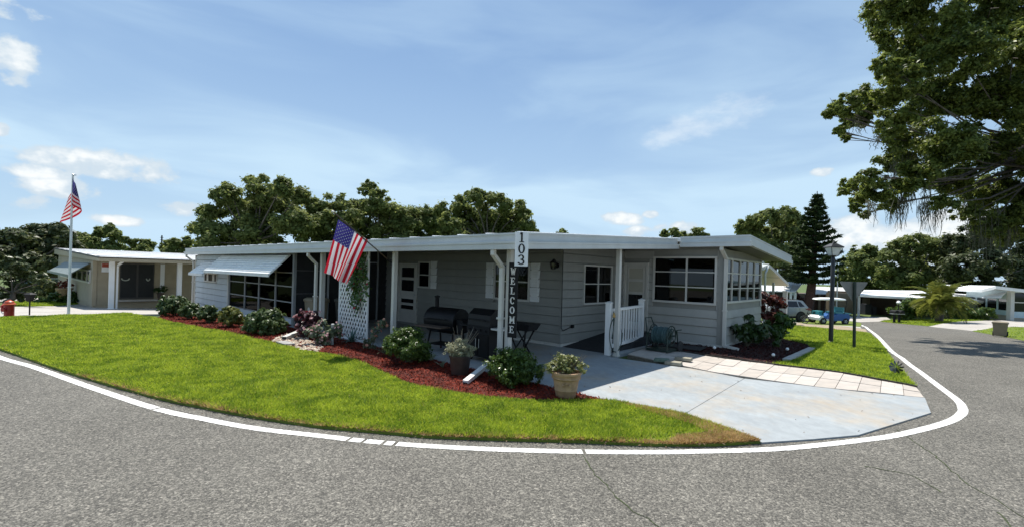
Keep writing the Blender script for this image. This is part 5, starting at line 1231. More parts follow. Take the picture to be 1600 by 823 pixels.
# left neighbour (same street grid): local x = b, y = a
NBH = thing('neighbour_house', 'tan neighbour home with white roof, white posts and black double doors', 'house', (bx, by, 0), RZ)
a_p = 19.53; nz = -0.42
e0z = onL(157, 401.5, -5.7)[1]; aR = 18.75; aF, fz = onL(85, 387.5, -5.7)
def rz_(a): return e0z + (fz - e0z) * (a - aR) / (aF - aR)
mb = MB(); mb.hexa([(-5.65, aR + .05, rz_(aR) - .06), (4.0, aR + .05, rz_(aR) - .06), (4.0, aF, rz_(aF) - .06), (-5.65, aF, rz_(aF) - .06), (-5.65, aR + .05, rz_(aR)), (4.0, aR + .05, rz_(aR)), (4.0, aF, rz_(aF)), (-5.65, aF, rz_(aF))]); nroof = mb.build('roof', M_ROOF, NBH)
for i in range(6):
    a = aR + 1.5 + i * 3; mb = MB(); mb.hexa([(-5.6, a, rz_(a) - .003), (4, a, rz_(a) - .003), (4, a + .12, rz_(a) - .003), (-5.6, a + .12, rz_(a) - .003), (-5.6, a, rz_(a) + .03), (4, a, rz_(a) + .03), (4, a + .12, rz_(a) + .03), (-5.6, a + .12, rz_(a) + .03)]); mb.build('roof_rib', mat('grey_seam', (.4, .4, .4), .6, .1, 5), nroof)
mb = MB(); mb.box(-5.7, 4.0, aR - .02, aR + .04, e0z - .17, e0z - .035); mb.hexa([(-5.7, aR + .05, rz_(aR) - .17), (-5.65, aR + .05, rz_(aR) - .17), (-5.65, aF, rz_(aF) - .40), (-5.7, aF, rz_(aF) - .40), (-5.7, aR + .05, rz_(aR) - .05), (-5.65, aR + .05, rz_(aR) - .05), (-5.65, aF, rz_(aF) - .06), (-5.7, aF, rz_(aF) - .06)]); mb.build('fascia', M_TANS, NBH)
mb = MB(); mb.box(-5.72, 4.0, aR - .035, aR + .04, e0z - .033, e0z + .02); mb.hexa([(-5.72, aR + .05, rz_(aR) - .04), (-5.652, aR + .05, rz_(aR) - .04), (-5.652, aF, rz_(aF) - .05), (-5.72, aF, rz_(aF) - .05), (-5.72, aR + .05, rz_(aR) + .02), (-5.652, aR + .05, rz_(aR) + .02), (-5.652, aF, rz_(aF) + .03), (-5.72, aF, rz_(aF) + .03)]); mb.build('roof_edge', M_BRZ, NBH)
aW = 21.7; bW = -5.52
mb = MB(); mb.hexa([(bW, aW, -.9), (4, aW, -.9), (4, aF - .5, -.9), (bW, aF - .5, -.9), (bW, aW, rz_(aW) - .08), (4, aW, rz_(aW) - .08), (4, aF - .5, rz_(aF) - .08), (bW, aF - .5, rz_(aF) - .08)]); nwall = mb.build('wall', M_TANS, NBH)
z = -0.30
while z < rz_(aW) - .12:
    mb = MB(); mb.hexa([(bW, aW - .022, z), (4, aW - .022, z), (4, aW, z), (bW, aW, z), (bW, aW - .006, z + .098), (4, aW - .006, z + .098), (4, aW, z + .098), (bW, aW, z + .098)]); mb.build('siding_board', M_TANS, nwall)
    mb = MB(); mb.hexa([(bW - .022, aW, z), (bW, aW, z), (bW, aF - .6, z), (bW - .022, aF - .6, z), (bW - .006, aW, z + .098), (bW, aW, z + .098), (bW, aF - .6, z + .098), (bW - .006, aF - .6, z + .098)]); mb.build('siding_board', M_TANS, nwall)
    z += .102
mb = MB(); mb.box(bW - .04, bW + .1, aW - .045, aW + .1, -.35, rz_(aW) - .1); mb.build('corner_trim', M_TANS, NBH)
b0, _ = onR(187, 440, aW - .05); b1, zb = onR(240, 466, aW - .05); ztp = onR(200, 411, aW - .05)[1]
mb = MB(); mb.box(b0, b1, aW - .06, aW - .02, zb, ztp); dd = mb.build('double_door', M_BRZ, NBH)
for k in range(2):
    u0 = b0 + (b1 - b0) * k / 2; mb = MB(); mb.box(u0 + .04, u0 + (b1 - b0) / 2 - .04, aW - .075, aW - .061, zb + .08, ztp - .06); mb.build('door_leaf', mat('black_door', (.006, .008, .008), .6, .2, 6), dd)
    mb = MB(); c = u0 + (b1 - b0) / 4 + (.08 if k else -.12); mb.tube([(c + .14 * math.cos(t) * (1 if k == 0 else .45), aW - .09, zb + (ztp - zb) * .58 + .10 * math.sin(t)) for t in [math.pi * (1 + i / 10) for i in range(11)]], .025, 6); mb.build('wreath', mat('pale_wreath', (.40, .42, .36), .8, .2, 20), dd)
mb = MB(); mb.box(b0 - .1, b1 + .2, aW - .30, aW - .05, zb - .10, zb - .02); mb.build('step', M_CONC2, NBH)
b2 = onR(244, 440, aW)[0]; mb = MB(); mb.box(b2 + .15, b2 + .32, aW - .045, aW - .02, zb + .1, ztp); mb.build('door_trim', M_WHITE, NBH)
def nbpost(b, w):
    mb = MB(); mb.box(b - w, b + w, a_p - w, a_p + w, nz, rz_(a_p) - .06); mb.box(b - w * 1.35, b + w * 1.35, a_p - w * 1.35, a_p + w * 1.35, nz, nz + .10); mb.build('post', M_WHITE, NBH)
nbpost(onR(174, 450, a_p)[0], .085); nbpost(onR(280, 440, a_p)[0], .085)
bp_ = onR(183, 450, a_p)[0]
mb = MB(); mb.bar((bp_ + .05, aR, e0z - .15), (bp_, a_p, e0z - .33), .075, .06, up=(1, 0, 0)); mb.bar((bp_, a_p, e0z - .31), (bp_ - .01, a_p, nz + .05), .075, .06); mb.build('downspout', M_WHITE, NBH)
mb = MB(); q0, q1 = onR(159, 411, aW - .05), onR(170, 425, aW - .05); mb.box(q0[0], q1[0], aW - .05, aW - .03, q1[1], q0[1]); pl = mb.build('wall_plaque', M_WHITE, NBH); mb = MB(); mb.box(q0[0] + .01, q1[0] - .01, aW - .06, aW - .051, q1[1] + (q0[1] - q1[1]) * .55, q0[1] - .01); mb.build('red_panel', mat('red_print', (.35, .06, .03), .6, .1, 9), pl)
nwz = (0.62, 1.24)
window(NBH, 'b', bW - .02, 22.4, 35.0, *nwz, mul=(23.4, 25.2, 27.2, 29.4, 31.6), fw=.08, glass=M_DG, out=.05, bw=.05)
aw_ = MB(); aw_.hexa([(bW - .03, 22.6, 1.52), (bW - .03, 33.5, 1.50), (bW - .75, 33.5, .92), (bW - .75, 22.6, .98), (bW - .03, 22.6, 1.56), (bW - .03, 33.5, 1.54), (bW - .75, 33.5, .96), (bW - .75, 22.6, 1.02)]); aw_.box(bW - .77, bW - .74, 22.6, 33.5, .90, 1.02); aw_.build('awning', mat('grey_green_awning', (.19, .22, .21), .5, .1, 3), NBH)

# further home behind it
p = at(60, 412, 44); q = at(122, 412, 40)
FH = thing('far_house', 'small far home with white roof and grey carport behind the tan house', 'house', (at(80, 420, 44).x, 44, gz(-36, 44)), RZ)
k = 44 / F
mb = MB(); mb.hexa([(-2, -2, 2.1), (3, -2, 2.1), (3, 6, 2.5), (-2, 6, 2.5), (-2, -2, 2.2), (3, -2, 2.2), (3, 6, 2.65), (-2, 6, 2.65)]); mb.build('roof', M_ROOF, FH)
mb = MB(); mb.box(-1.7, 2.7, -1, 5.5, 0, 2.05); mb.build('wall', mat('blue_grey_wall', (.22, .27, .29), .6, .1, 3), FH)
mb = MB(); mb.box(-2.03, -1.98, -2, 6, 1.95, 2.2); mb.build('fascia', M_BRZ, FH)
for y in (-1.8, 1.5): mb = MB(); mb.box(-1.95, -1.8, y, y + .15, 0, 2.08); mb.build('post', M_WHITE, FH)
window(FH, 'a', -1.0, -1.2, 1.8, .8, 1.7, mul=(-.2, .8), glass=M_DG, fw=.08)

# next home down the side street: sloping carport roof past the sunroom
NX = thing('next_house', 'next home with stepped white carport roof showing past the sunroom corner', 'house', (bx, by, 0), RZ)
ap = -0.6
t1, t2, t3 = onR(1202, 412.5, ap), onR(1219, 428.5, ap), onR(1232.5, 441.5, ap)
for (s, e, nm) in ((t1, t2, 'upper_roof'), (t2, t3, 'lower_roof')):
    mb = MB(); dz = -0.02 if nm == 'lower_roof' else 0
    mb.hexa([(s[0], ap, s[1] - .16 + dz), (e[0], ap, e[1] - .16 + dz), (e[0], ap + 8, e[1] - .16 + dz), (s[0], ap + 8, s[1] - .16 + dz), (s[0], ap, s[1] + dz), (e[0], ap, e[1] + dz), (e[0], ap + 8, e[1] + dz), (s[0], ap + 8, s[1] + dz)]); mb.build(nm, M_FASC, NX)
mb = MB(); mb.hexa([(t1[0] - 4, ap, t1[1] - .75), (t1[0], ap, t1[1] - .16), (t1[0], ap + 8, t1[1] - .16), (t1[0] - 4, ap + 8, t1[1] - .75), (t1[0] - 4, ap, t1[1] - .6), (t1[0], ap, t1[1]), (t1[0], ap + 8, t1[1]), (t1[0] - 4, ap + 8, t1[1] - .6)]); mb.build('far_roof', M_FASC, NX)
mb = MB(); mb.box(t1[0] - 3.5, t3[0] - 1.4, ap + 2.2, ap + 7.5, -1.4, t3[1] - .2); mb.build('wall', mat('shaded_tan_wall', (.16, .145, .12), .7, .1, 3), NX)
q = onR(1208, 460, ap + .25); mb = MB(); mb.box(q[0] - .05, q[0] + .05, ap + .2, ap + .3, -1.2, onR(1208, 441, ap + .25)[1]); mb.build('post', M_ALU, NX)
q = onR(1226.5, 470, ap + .1); mb = MB(); mb.box(q[0] - .10, q[0] + .10, ap, ap + .2, -1.3, onR(1226, 455, ap + .1)[1]); mb.box(q[0] - .12, q[0] + .12, ap - .02, ap + .22, onR(1226, 456, ap + .1)[1], onR(1226, 454, ap + .1)[1]); mb.build('pillar', M_WHITE, NX)
mb = MB(); q0 = onR(1195, 418, ap); mb.tube([(t1[0] - .3, ap - .05, t1[1] - .1), (q0[0], ap - .03, q0[1] - .25), (q0[0], ap - .03, -1.0)], .05, 8); mb.build('downspout', M_FASC, NX)

# white metal roofed house beyond
def worldbox(mb, p, q, z0, z1, dep):   # wall between two plan points with depth behind it
    d = (Vector(q) - Vector(p)); n = Vector((-d.y, d.x)).normalized() * dep
    if n.y < 0: n = -n
    a, b = Vector(p), Vector(q); mb.hexa([(a.x, a.y, z0), (b.x, b.y, z0), (b.x + n.x, b.y + n.y, z0), (a.x + n.x, a.y + n.y, z0), (a.x, a.y, z1), (b.x, b.y, z1), (b.x + n.x, b.y + n.y, z1), (a.x + n.x, a.y + n.y, z1)])
MH = thing('metal_roof_house', 'pale blue gabled house with ribbed white metal roof beyond the silver car', 'house', (0, 0, 0))
y0 = 40.0; e0 = at(1165, 453, y0); e1 = at(1243, 455, y0); r1 = at(1255, 440.5, y0 + 3.2); r0 = Vector((e0.x, y0 + 3.2, r1.z)); b1 = Vector((e1.x + .3, y0 + 6.4, e1.z)); b0 = Vector((e0.x, y0 + 6.4, e1.z))
mb = MB(); T = Vector((0, 0, .07))
for quad in ([e0, e1, r1, r0], [r0, r1, b1, b0]): mb.hexa([*[p - T for p in quad], *quad])
mroof = mb.build('roof', M_SHING, MH)
for i in range(9):
    t = i / 8; s, e = e0.lerp(e1, t), r0.lerp(r1, t); mb = MB(); mb.bar(s + Vector((0, 0, .02)), e + Vector((0, 0, .02)), .08, .05); mb.build('roof_rib', M_SHING, mroof)
mb = MB(); mb.box(e0.x, e1.x - .3, y0 + .9, y0 + 5.5, -1.8, e1.z - .05); mb.build('wall', mat('dark_screen_wall', (.05, .055, .06), .7, .2, 3), MH)
mb = MB(); mb.add([(e1.x - .2, y0 + .2, e1.z - .05), (e1.x - .1, y0 + 6.2, e1.z - .05), (r1.x - .2, r1.y, r1.z - .08)], [(0, 1, 2)]); mb.extrude([(y0 + .2, e1.z - .3), (y0 + 6.2, e1.z - .3), (y0 + 6.2, e1.z - .04), (y0 + 3.2, r1.z - .1), (y0 + .2, e1.z - .04)], lambda p, t: (t, p[0], p[1]), e1.x - .15, e1.x - .02); mb.build('gable', M_PBLU, MH)
for u in (1200, 1236, 1243):
    q = at(u, 460, y0 + .1); mb = MB(); mb.box(q.x - .09, q.x + .09, y0 + .1, y0 + .25, -1.8, e1.z - .08); mb.build('post', M_WHITE, MH)
mb = MB(); mb.box(e1.x - .28, e1.x - .1, y0 + 1.2, y0 + 5.8, -1.8, e1.z - .31); mb.build('end_wall', M_PBLU, MH)

BH = thing('brown_house', 'low house with pale grey roof behind the golf cart', 'house', (0, 0, 0))
y0 = 44; e0, e1 = at(1258, 458, y0), at(1352, 460, y0); r0, r1 = at(1268, 447, y0 + 5), at(1340, 449, y0 + 5)
mb = MB(); mb.hexa([*[p - T for p in (e0, e1, r1, r0)], e0, e1, r1, r0]); mb.build('roof', mat('pale_grey_roof', (.52, .52, .50), .7, .08, 2, dirt=.2), BH)
mb = MB(); mb.box(e0.x + .5, e1.x - .5, y0 + .8, y0 + 5, -2, e0.z - .05); mb.build('wall', mat('dusty_brown_wall', (.17, .12, .095), .8, .15, 3), BH)
mb = MB(); mb.box(e0.x + 2.6, e0.x + 3.6, y0 + .75, y0 + .8, -1.0, e0.z - .5); mb.build('window', M_DG, BH)
for u in (1281, 1292): q = at(u, 470, y0 + .3); mb = MB(); mb.box(q.x - .08, q.x + .08, y0 + .3, y0 + .42, -2, e0.z - .06); mb.build('post', M_TANS, BH)

# carport house across the far street
CH = thing('carport_house', 'low house with long white roof and deep dark carport across the street', 'house', (0, 0, 0))
y0 = 35.0; e0, e1, e2 = at(1343.5, 459.5, y0 + 1.5), at(1432, 464.5, y0), at(1536, 470, y0 + 2.5); r0, r1, r2 = at(1350, 452.5, y0 + 8), at(1434, 453.5, y0 + 8), at(1536, 461, y0 + 9)
T = Vector((0, 0, .17))
mb = MB()
for quad in ([e0, e1, r1, r0], [e1, e2, r2, r1]): mb.hexa([*[p - T for p in quad], *quad])
croof = mb.build('roof', M_ROOF, CH)
mb = MB(); mb.bar(e0 + Vector((.1, -.04, -.05)), e1 + Vector((0, -.04, -.05)), .06, .12); mb.bar(e1 + Vector((0, -.04, -.05)), e2 + Vector((0, -.04, -.05)), .06, .12); mb.build('gutter', M_ROOF, croof)
mb = MB(); mb.bar(e0.lerp(r0, .42) + Vector((0.1, 0, .03)), e1.lerp(r1, .42) + Vector((0, 0, .03)), .12, .05); mb.bar(e1.lerp(r1, .42) + Vector((0, 0, .03)), e2.lerp(r2, .42) + Vector((0, 0, .03)), .12, .05); mb.build('roof_seam', mat('grey_seam', (.4, .4, .4), .6, .1, 5), croof)
gch = gz(27, 36)
mb = MB(); mb.box(e0.x + 2.2, e2.x, y0 + 6, y0 + 8.5, gch - .4, e0.z + .1); mb.box(at(1398, 470, 38).x, at(1402, 470, 38).x, y0 + 2.6, y0 + 6.5, gch - .4, e0.z - .1); mb.build('wall', M_BRN, CH)
mb = MB(); mb.box(e0.x + .4, at(1372, 480, 41).x, y0 + 5.6, y0 + 6.0, gch - .3, e0.z); mb.build('back_wall', mat('tan_back_wall', (.22, .18, .13), .8, .1, 3), CH)
mb = MB(); mb.box(at(1346, 470, 36.5).x - .06, at(1346, 470, 36.5).x + .06, y0 + 1.7, y0 + 1.82, gch - .3, e0.z - .12); mb.build('post', M_TRIM, CH)
for u in (1402, 1432): q = at(u, 470, y0 + .4); mb = MB(); mb.box(q.x - .06, q.x + .06, y0 + .3, y0 + .42, gch - .3, e1.z - .12); mb.build('post', M_BRN, CH)
for (u0, u1, h) in ((1352, 1362, .9), (1364, 1370, .7)): mb = MB(); mb.box(at(u0, 480, 39).x, at(u1, 480, 39).x, 39, 39.6, gch - .2, gch + h); mb.build('storage_box', mat('dark_storage', (.035, .04, .05), .6, .2, 4), CH)
mb = MB(); mb.box(at(1349, 470, 40).x, at(1354, 470, 40).x, y0 + 5.5, y0 + 5.58, e0.z - .9, e0.z - .3); mb.build('window', M_DG, CH)

# pale blue house at the right edge
RH = thing('blue_house', 'pale blue house with screened porch and white roof at the right edge', 'house', (0, 0, 0))
c0 = gp(1577, 500); cl = Vector((c0.x + 1.9, c0.y + 5.2, c0.z)); cr = Vector((c0.x + 7, c0.y - 1.2, c0.z)); gzr = c0.z
kz = c0.y / F; hz = lambda v: 1.65 - (v - 447.5) * kz
zev = hz(457)
o_l = at(1534.5, 451.5, c0.y + 1); pk = at(1556, 446.2, c0.y - .3); o_r = at(1680, 461, c0.y - 1.5); back = Vector((4.5, 9, 0))
mb = MB(); T = Vector((0, 0, .22))
for a, b in ((o_l, pk), (pk, o_r)): mb.hexa([a - T, b - T, b + back - T, a + back - T, a, b, b + back, a + back])
mb.build('roof', M_ROOF, RH)
def wallseg(mb, p, q, z0, z1, t=.12): 
    p, q = Vector(p), Vector(q); mb.bar((p.x, p.y, (z0 + z1) / 2), (q.x, q.y, (z0 + z1) / 2), t, z1 - z0)
mb = MB(); wallseg(mb, c0, cl, gzr - .3, hz(491)); wallseg(mb, c0, cr, gzr - .3, hz(494)); mb.build('base', mat('beige_base', (.34, .30, .24), .8, .1, 4), RH)
mb = MB(); wallseg(mb, c0, cl, hz(491) + .002, hz(483.5)); wallseg(mb, c0, cr, hz(494) + .002, hz(484.5)); mb.build('knee_wall', M_PBLU, RH)
mb = MB(); wallseg(mb, c0, cl, hz(466), zev + .35); wallseg(mb, c0, cr, hz(455), zev + .3); mb.build('header', M_PBLU, RH)
mb = MB(); wallseg(mb, c0, cl, hz(483.5) + .003, hz(466) - .003, .03); wallseg(mb, c0, cr, hz(484.5) + .003, hz(455) - .003, .03); mb.build('screen', M_DG, RH)
for t in (.25, .5, .75, 1.0): p = c0.lerp(cl, t); mb = MB(); mb.box(p.x - .06, p.x + .06, p.y - .09, p.y + .06, hz(483.5), hz(465)); mb.build('mullion', M_PBLU, RH)
mb = MB(); wallseg(mb, c0, cr, hz(471), hz(469.5), .14); mb.build('rail', M_TRIM, RH)
mb = MB(); mb.box(c0.x - .14, c0.x + .14, c0.y - .2, c0.y + .1, gzr, zev + .3); mb.build('corner_post', M_TRIM, RH)
mb = MB(); q = [at(1534, 464, c0.y + 1.2), at(1563, 464, c0.y - .4), at(1572, 456, c0.y + .1), at(1549, 456, c0.y + 3.5)]; T2 = Vector((0, 0, .05)); mb.hexa([*[p - T2 for p in q], *q]); mb.build('awning', M_AWN, RH)
g = gp(1591, 499); plant('flower_planter', 'low planter with red and pink flowers in front of the blue house', 'planter', (g.x, g.y - .4, g.z), [(-.5, 0, .35, .3), (0, 0, .4, .32), (.5, 0, .36, .3)], 300, .09, M_DKL, None, .5, 4, 120, 10, .4, flower=(M_PINKR, 120, .09))

# ------------------------------------------------------------------ vehicles and street things
def wheel(parent, x, y, r, w, rimm, n=22):
    mb = MB(); mb.lathe([(r * .62, -w/2), (r * .93, -w/2), (r, -w * .35), (r, w * .35), (r * .93, w/2), (r * .62, w/2)], n, (x, y, r), 'y'); wh = mb.build('wheel', M_RUB, parent, True)
    mb = MB(); mb.lathe([(0, -w * .42), (r * .2, -w * .46), (r * .25, -w * .38), (r * .62, -w * .30), (r * .62, w * .30), (0, w * .3)], n, (x, y, r), 'y')
    for k in range(5):
        t = 2 * math.pi * k / 5; mb.bar((x + r * .15 * math.cos(t), y - w * .44, r + r * .15 * math.sin(t)), (x + r * .6 * math.cos(t), y - w * .40, r + r * .6 * math.sin(t)), r * .16, .03, up=(0, 1, 0))
    mb.build('rim', rimm, wh); return wh
M_SILV = mat('silver_car_paint', (0.36, 0.36, 0.35), 0.25, 0.03, 3, metal=0.5)
g = gp(1236, 501.5)
CAR = thing('parked_car', 'silver compact suv parked with its rear towards the golf cart', 'car', (at(1212, 480, g.y + .5).x, g.y + .5, g.z), math.radians(8))
# local: x forward is -x (front at left), rear at +x; y towards the viewer is -y
def shell(prof, w0, w1, zsplit):
    mb = MB(); n = len(prof); vs = []
    for sgn, sc in ((-1, 1), (1, 1)):
        for x, z in prof:
            t = max(0, (z - zsplit)) / 0.75; vs.append((x, sgn * (w0 + (w1 - w0) * t) / 2, z))
    fs = [tuple(range(n)), tuple(range(2 * n - 1, n - 1, -1))] + [(i, n + i, n + (i + 1) % n, (i + 1) % n) for i in range(n)]
    mb.add(vs, fs); return mb
body = shell([(-2.2, .30), (-2.28, .45), (-2.25, .72), (-2.1, .86), (-1.05, 1.02), (1.9, 1.06), (2.16, .98), (2.24, .72), (2.22, .42), (2.12, .30)], 1.84, 1.78, .8)
body.build('body', M_SILV, CAR)
cab = shell([(-1.15, 1.018), (-.35, 1.50), (-.1, 1.56), (1.3, 1.60), (1.62, 1.56), (2.02, 1.055)], 1.74, 1.34, 1.0); cab.build('cabin', M_SILV, CAR)
for sgn in (-1, 1):
    for nm, q in (('side_window', [(-.85, 1.07), (-.28, 1.45), (.32, 1.50), (.32, 1.08)]), ('side_window', [(.38, 1.08), (.38, 1.50), (1.12, 1.50), (1.22, 1.09)]), ('quarter_window', [(1.30, 1.10), (1.20, 1.49), (1.42, 1.46), (1.72, 1.14)])):
        mb = MB(); mb.extrude(q, lambda p, t: (p[0], sgn * ((1.74 + (1.34 - 1.74) * (p[1] - 1.0) / .75) / 2 + t), p[1]), -.004, .008); mb.build(nm, M_DG, CAR)
    mb = MB(); mb.extrude([(1.72, .92), (2.19, .84), (2.17, .96), (1.95, 1.03)], lambda p, t: (p[0], sgn * (.90 + t), p[1]), -.03, .026); mb.build('tail_light', mat('red_lens', (.22, .012, .012), .2, .1, 5), CAR)
    mb = MB(); mb.box(-2.15, 2.15, sgn * .90, sgn * .945, .26, .42); mb.build('sill_cladding', M_BLACKM, CAR)
    for x in (-1.38, 1.36):
        mb = MB(); mb.lathe([(0, -.02), (.41, -.02), (.43, 0), (.41, .02), (0, .02)], 22, (x, sgn * .918, .36), 'y'); mb.build('wheel_arch', M_BLACKM, CAR)
        wheel(CAR, x, sgn * .86, .345, .22, M_ALU)
    for x in (-.2, .9): mb = MB(); mb.box(x, x + .16, sgn * .90, sgn * .925, .93, .955); mb.build('door_handle', M_SILV, CAR)
    for x in (-.95, .35, 1.25): mb = MB(); mb.box(x - .006, x + .006, sgn * .90, sgn * .922, .45, 1.03); mb.build('door_gap', M_BLACKM, CAR)
mb = MB(); mb.hexa([(1.70, -.60, 1.52), (1.97, -.66, 1.12), (1.97, .66, 1.12), (1.70, .60, 1.52), (1.735, -.60, 1.535), (2.0, -.66, 1.135), (2.0, .66, 1.135), (1.735, .60, 1.535)]); mb.build('rear_window', M_DG, CAR)
mb = MB(); mb.box(2.15, 2.27, -.85, .85, .32, .55); mb.build('rear_bumper', M_BLACKM, CAR)
mb = MB(); mb.tube([(-.2, -.58, 1.60), (1.4, -.58, 1.64)], .02, 6); mb.tube([(-.2, .58, 1.60), (1.4, .58, 1.64)], .02, 6); mb.build('roof_rail', M_BLACKM, CAR)

g = gp(1305, 506); k = g.y / F
GC = thing('golf_cart', 'blue golf cart with white canopy roof parked on the grass', 'golf cart', (at(1301, 490, g.y).x, g.y + .4, g.z), math.radians(3))
M_GB = mat('blue_cart_body', (0.015, 0.10, 0.32), 0.3, 0.08, 4); M_GT = mat('teal_cart_seat', (0.06, 0.25, 0.30), 0.5, 0.1, 6)
Lc = 26 * k
mb = MB(); mb.extrude([(-.35, .25), (1.0, .25), (1.08, .45), (1.02, .72), (.2, .74), (-.1, .52), (-.35, .46)], lambda p, t: (p[0], t, p[1]), -.58, .58); mb.build('body', M_GB, GC)
mb = MB(); mb.extrude([(-1.08, .26), (-.36, .26), (-.36, .34), (-.72, .36), (-.80, .58), (-.98, .54), (-1.1, .42)], lambda p, t: (p[0], t, p[1]), -.56, .56); mb.build('front_cowl', M_WHITE, GC)
mb = MB(); mb.box(.12, .62, -.52, .52, .742, .84); mb.box(.60, .70, -.52, .52, .842, 1.16); mb.build('seat', M_GT, GC)
mb = MB(); mb.box(.75, 1.2, -.52, .52, .735, .79); mb.build('rear_deck', M_GT, GC)
mb = MB(); mb.lathe([(0, 1.60), (Lc * .9, 1.61), (Lc, 1.66), (Lc * .94, 1.73), (Lc * .5, 1.79), (0, 1.80)], 28); mb.v = [(x, y * .62 / Lc, z) for x, y, z in mb.v]; mb.build('roof', M_WHITE, GC, True)
for y in (-.54, .54): mb = MB(); mb.tube([(-.86, y, .66), (-.62, y * .98, 1.62)], .02, 6); mb.tube([(.72, y, .74), (.86, y * .98, 1.62)], .02, 6); mb.build('roof_strut', M_BLACKM, GC)
mb = MB(); mb.tube([(-.62, -.2, .66), (-.42, -.2, .92)], .018, 6); mb.tube([(-.42 + .06 * math.cos(t), -.2 + .17 * math.sin(t), .92 + .09 * math.cos(t)) for t in [2 * math.pi * i / 14 for i in range(15)]], .014, 5, False); mb.build('steering_wheel', M_BLACKM, GC)
for x in (-.78, .78):
    for y in (-.52, .52): wheel(GC, x, y, .225, .17, M_WHITE, 16)
mb = MB(); mb.box(-.95, -.2, -.5, .5, .24, .27); mb.build('floor', M_BLACKM, GC)

g = gp(1266, 505); BK = thing('bicycle', 'small bicycle with teal basket between the silver car and the golf cart', 'bicycle', (g.x, g.y - .1, g.z), math.radians(12))
for x in (-.5, .5):
    mb = MB(); mb.tube([(x + .29 * math.cos(t), 0, .31 + .29 * math.sin(t)) for t in [2 * math.pi * i / 20 for i in range(21)]], .025, 6, False); w_ = mb.build('wheel', M_RUB, BK)
    mb = MB()
    for i in range(6): t = math.pi * i / 6; mb.tube([(x + .28 * math.cos(t), 0, .31 + .28 * math.sin(t)), (x - .28 * math.cos(t), 0, .31 - .28 * math.sin(t))], .006, 4)
    mb.build('spokes', M_ALU, w_)
mb = MB()
for a, b in (((-.5, 0, .31), (-.3, 0, .85)), ((-.34, 0, .75), (.1, 0, .35)), ((.1, 0, .35), (.2, 0, .8)), ((.1, 0, .35), (.5, 0, .31)), ((.2, 0, .7), (.5, 0, .31)), ((-.34, 0, .75), (.2, 0, .72))): mb.tube([a, b], .02, 6)
mb.build('frame', M_BLACKM, BK)
mb = MB(); mb.tube([(-.3, 0, .85), (-.25, 0, 1.0), (-.25, .26, 1.02)], .014, 5); mb.tube([(-.25, 0, 1.0), (-.25, -.26, 1.02)], .014, 5); mb.build('handlebar', M_BLACKM, BK)
mb = MB(); mb.box(.1, .32, -.07, .07, .8, .85); mb.build('saddle', M_BLACKM, BK)
mb = MB(); mb.box(.25, .75, -.28, .28, .62, .92); mb.build('basket', mat('teal_basket', (.05, .30, .32), .5, .1, 8), BK)

g = gp(1562.5, 525.5); k = g.y / F
bin_('tan trash bin standing at the kerb near the blue house', 0, 0, 23.5 * k, 17 * k, M_TAN, None, math.radians(42), (g.x, g.y, g.z + .01), M_TAN, False)
g = gp(1402, 503.5); k = g.y / F; MBX = thing('mailbox', 'pair of black mailboxes on a post in the far verge', 'mailbox', (g.x, g.y, g.z))
for x in (-.22, .12): mb = MB(); mb.box(x - .05, x + .05, -.05, .05, 0, .58); mb.build('post', M_BLACKM, MBX)
mb = MB(); mb.box(-.42, .38, -.14, .14, .581, .62); mb.build('shelf', M_ALU, MBX)
for x in (-.22, .16):
    mb = MB(); mb.extrude([(-.13, 0), (.13, 0), (.13, .12), (.09, .2), (0, .23), (-.09, .2), (-.13, .12)], lambda p, t: (x + p[0], t, .622 + p[1]), -.24, .24); mb.build('box', M_BLACKM, MBX)
g = gp(1409, 503); VL = thing('yard_lamp', 'small white topped yard lamp beside the black mailboxes', 'lamp', (g.x, g.y + .3, g.z)); mb = MB(); mb.tube([(0, 0, 0), (0, 0, 1.25)], .03, 8); mb.build('post', M_BLACKM, VL); mb = MB(); mb.lathe([(0, 1.24), (.11, 1.26), (.14, 1.34), (.05, 1.44), (0, 1.45)], 12); mb.build('lamp_head', M_WHITE, VL, True)
p = at(1309, 418, 39); TP = thing('flagpole', 'bare thin pale pole behind the golf cart', 'pole', (p.x, 39, gz(p.x, 39))); mb = MB(); h = p.z - gz(p.x, 39); mb.tube([(0, 0, 0), (0, 0, h)], [.06, .035], 8); mb.build('pole', M_ALU, TP, True); mb = MB(); mb.lathe([(0, h - .02), (.06, h + .02), (.05, h + .08), (0, h + .1)], 8); mb.build('cap', M_ALU, TP)

# left: hydrant, mailbox, flagpole
g = gp(14, 494.5); k = g.y / F; h = 26.5 * k
HY = thing('fire_hydrant', 'red fire hydrant at the left edge by the driveway', 'hydrant', (g.x, g.y, g.z))
M_HYR = mat('red_hydrant_paint', (0.30, 0.012, 0.010), 0.4, 0.15, 9); M_HYO = mat('orange_hydrant_paint', (0.55, 0.08, 0.02), 0.4, 0.1, 9)
r = 6.2 * k
mb = MB(); mb.lathe([(0, 0), (r * 1.15, 0), (r * 1.15, h * .05), (r * .95, h * .07), (r * .95, h * .72), (0, h * .72)], 18); mb.build('barrel', M_HYR, HY, True)
mb = MB(); mb.lathe([(0, h * .721), (r * 1.25, h * .721), (r * 1.25, h * .77), (r * .98, h * .79), (r * .85, h * .90), (r * .4, h * .96), (r * .3, h), (0, h)], 18); mb.build('bonnet', M_HYO, HY, True)
mb = MB(); mb.lathe([(0, -r * 1.75), (r * .5, -r * 1.75), (r * .5, -r * 1.3), (r * .35, -r * 1.25), (r * .35, 0), (0, 0)], 12, (0, 0, h * .58), 'x'); mb.build('side_nozzle', M_HYR, HY, True)
mb = MB(); mb.lathe([(0, -r * 1.6), (r * .5, -r * 1.6), (r * .5, -r * 1.2), (r * .4, -r * 1.1), (r * .4, 0), (0, 0)], 12, (0, 0, h * .45), 'y'); mb.build('front_nozzle', M_HYR, HY, True)
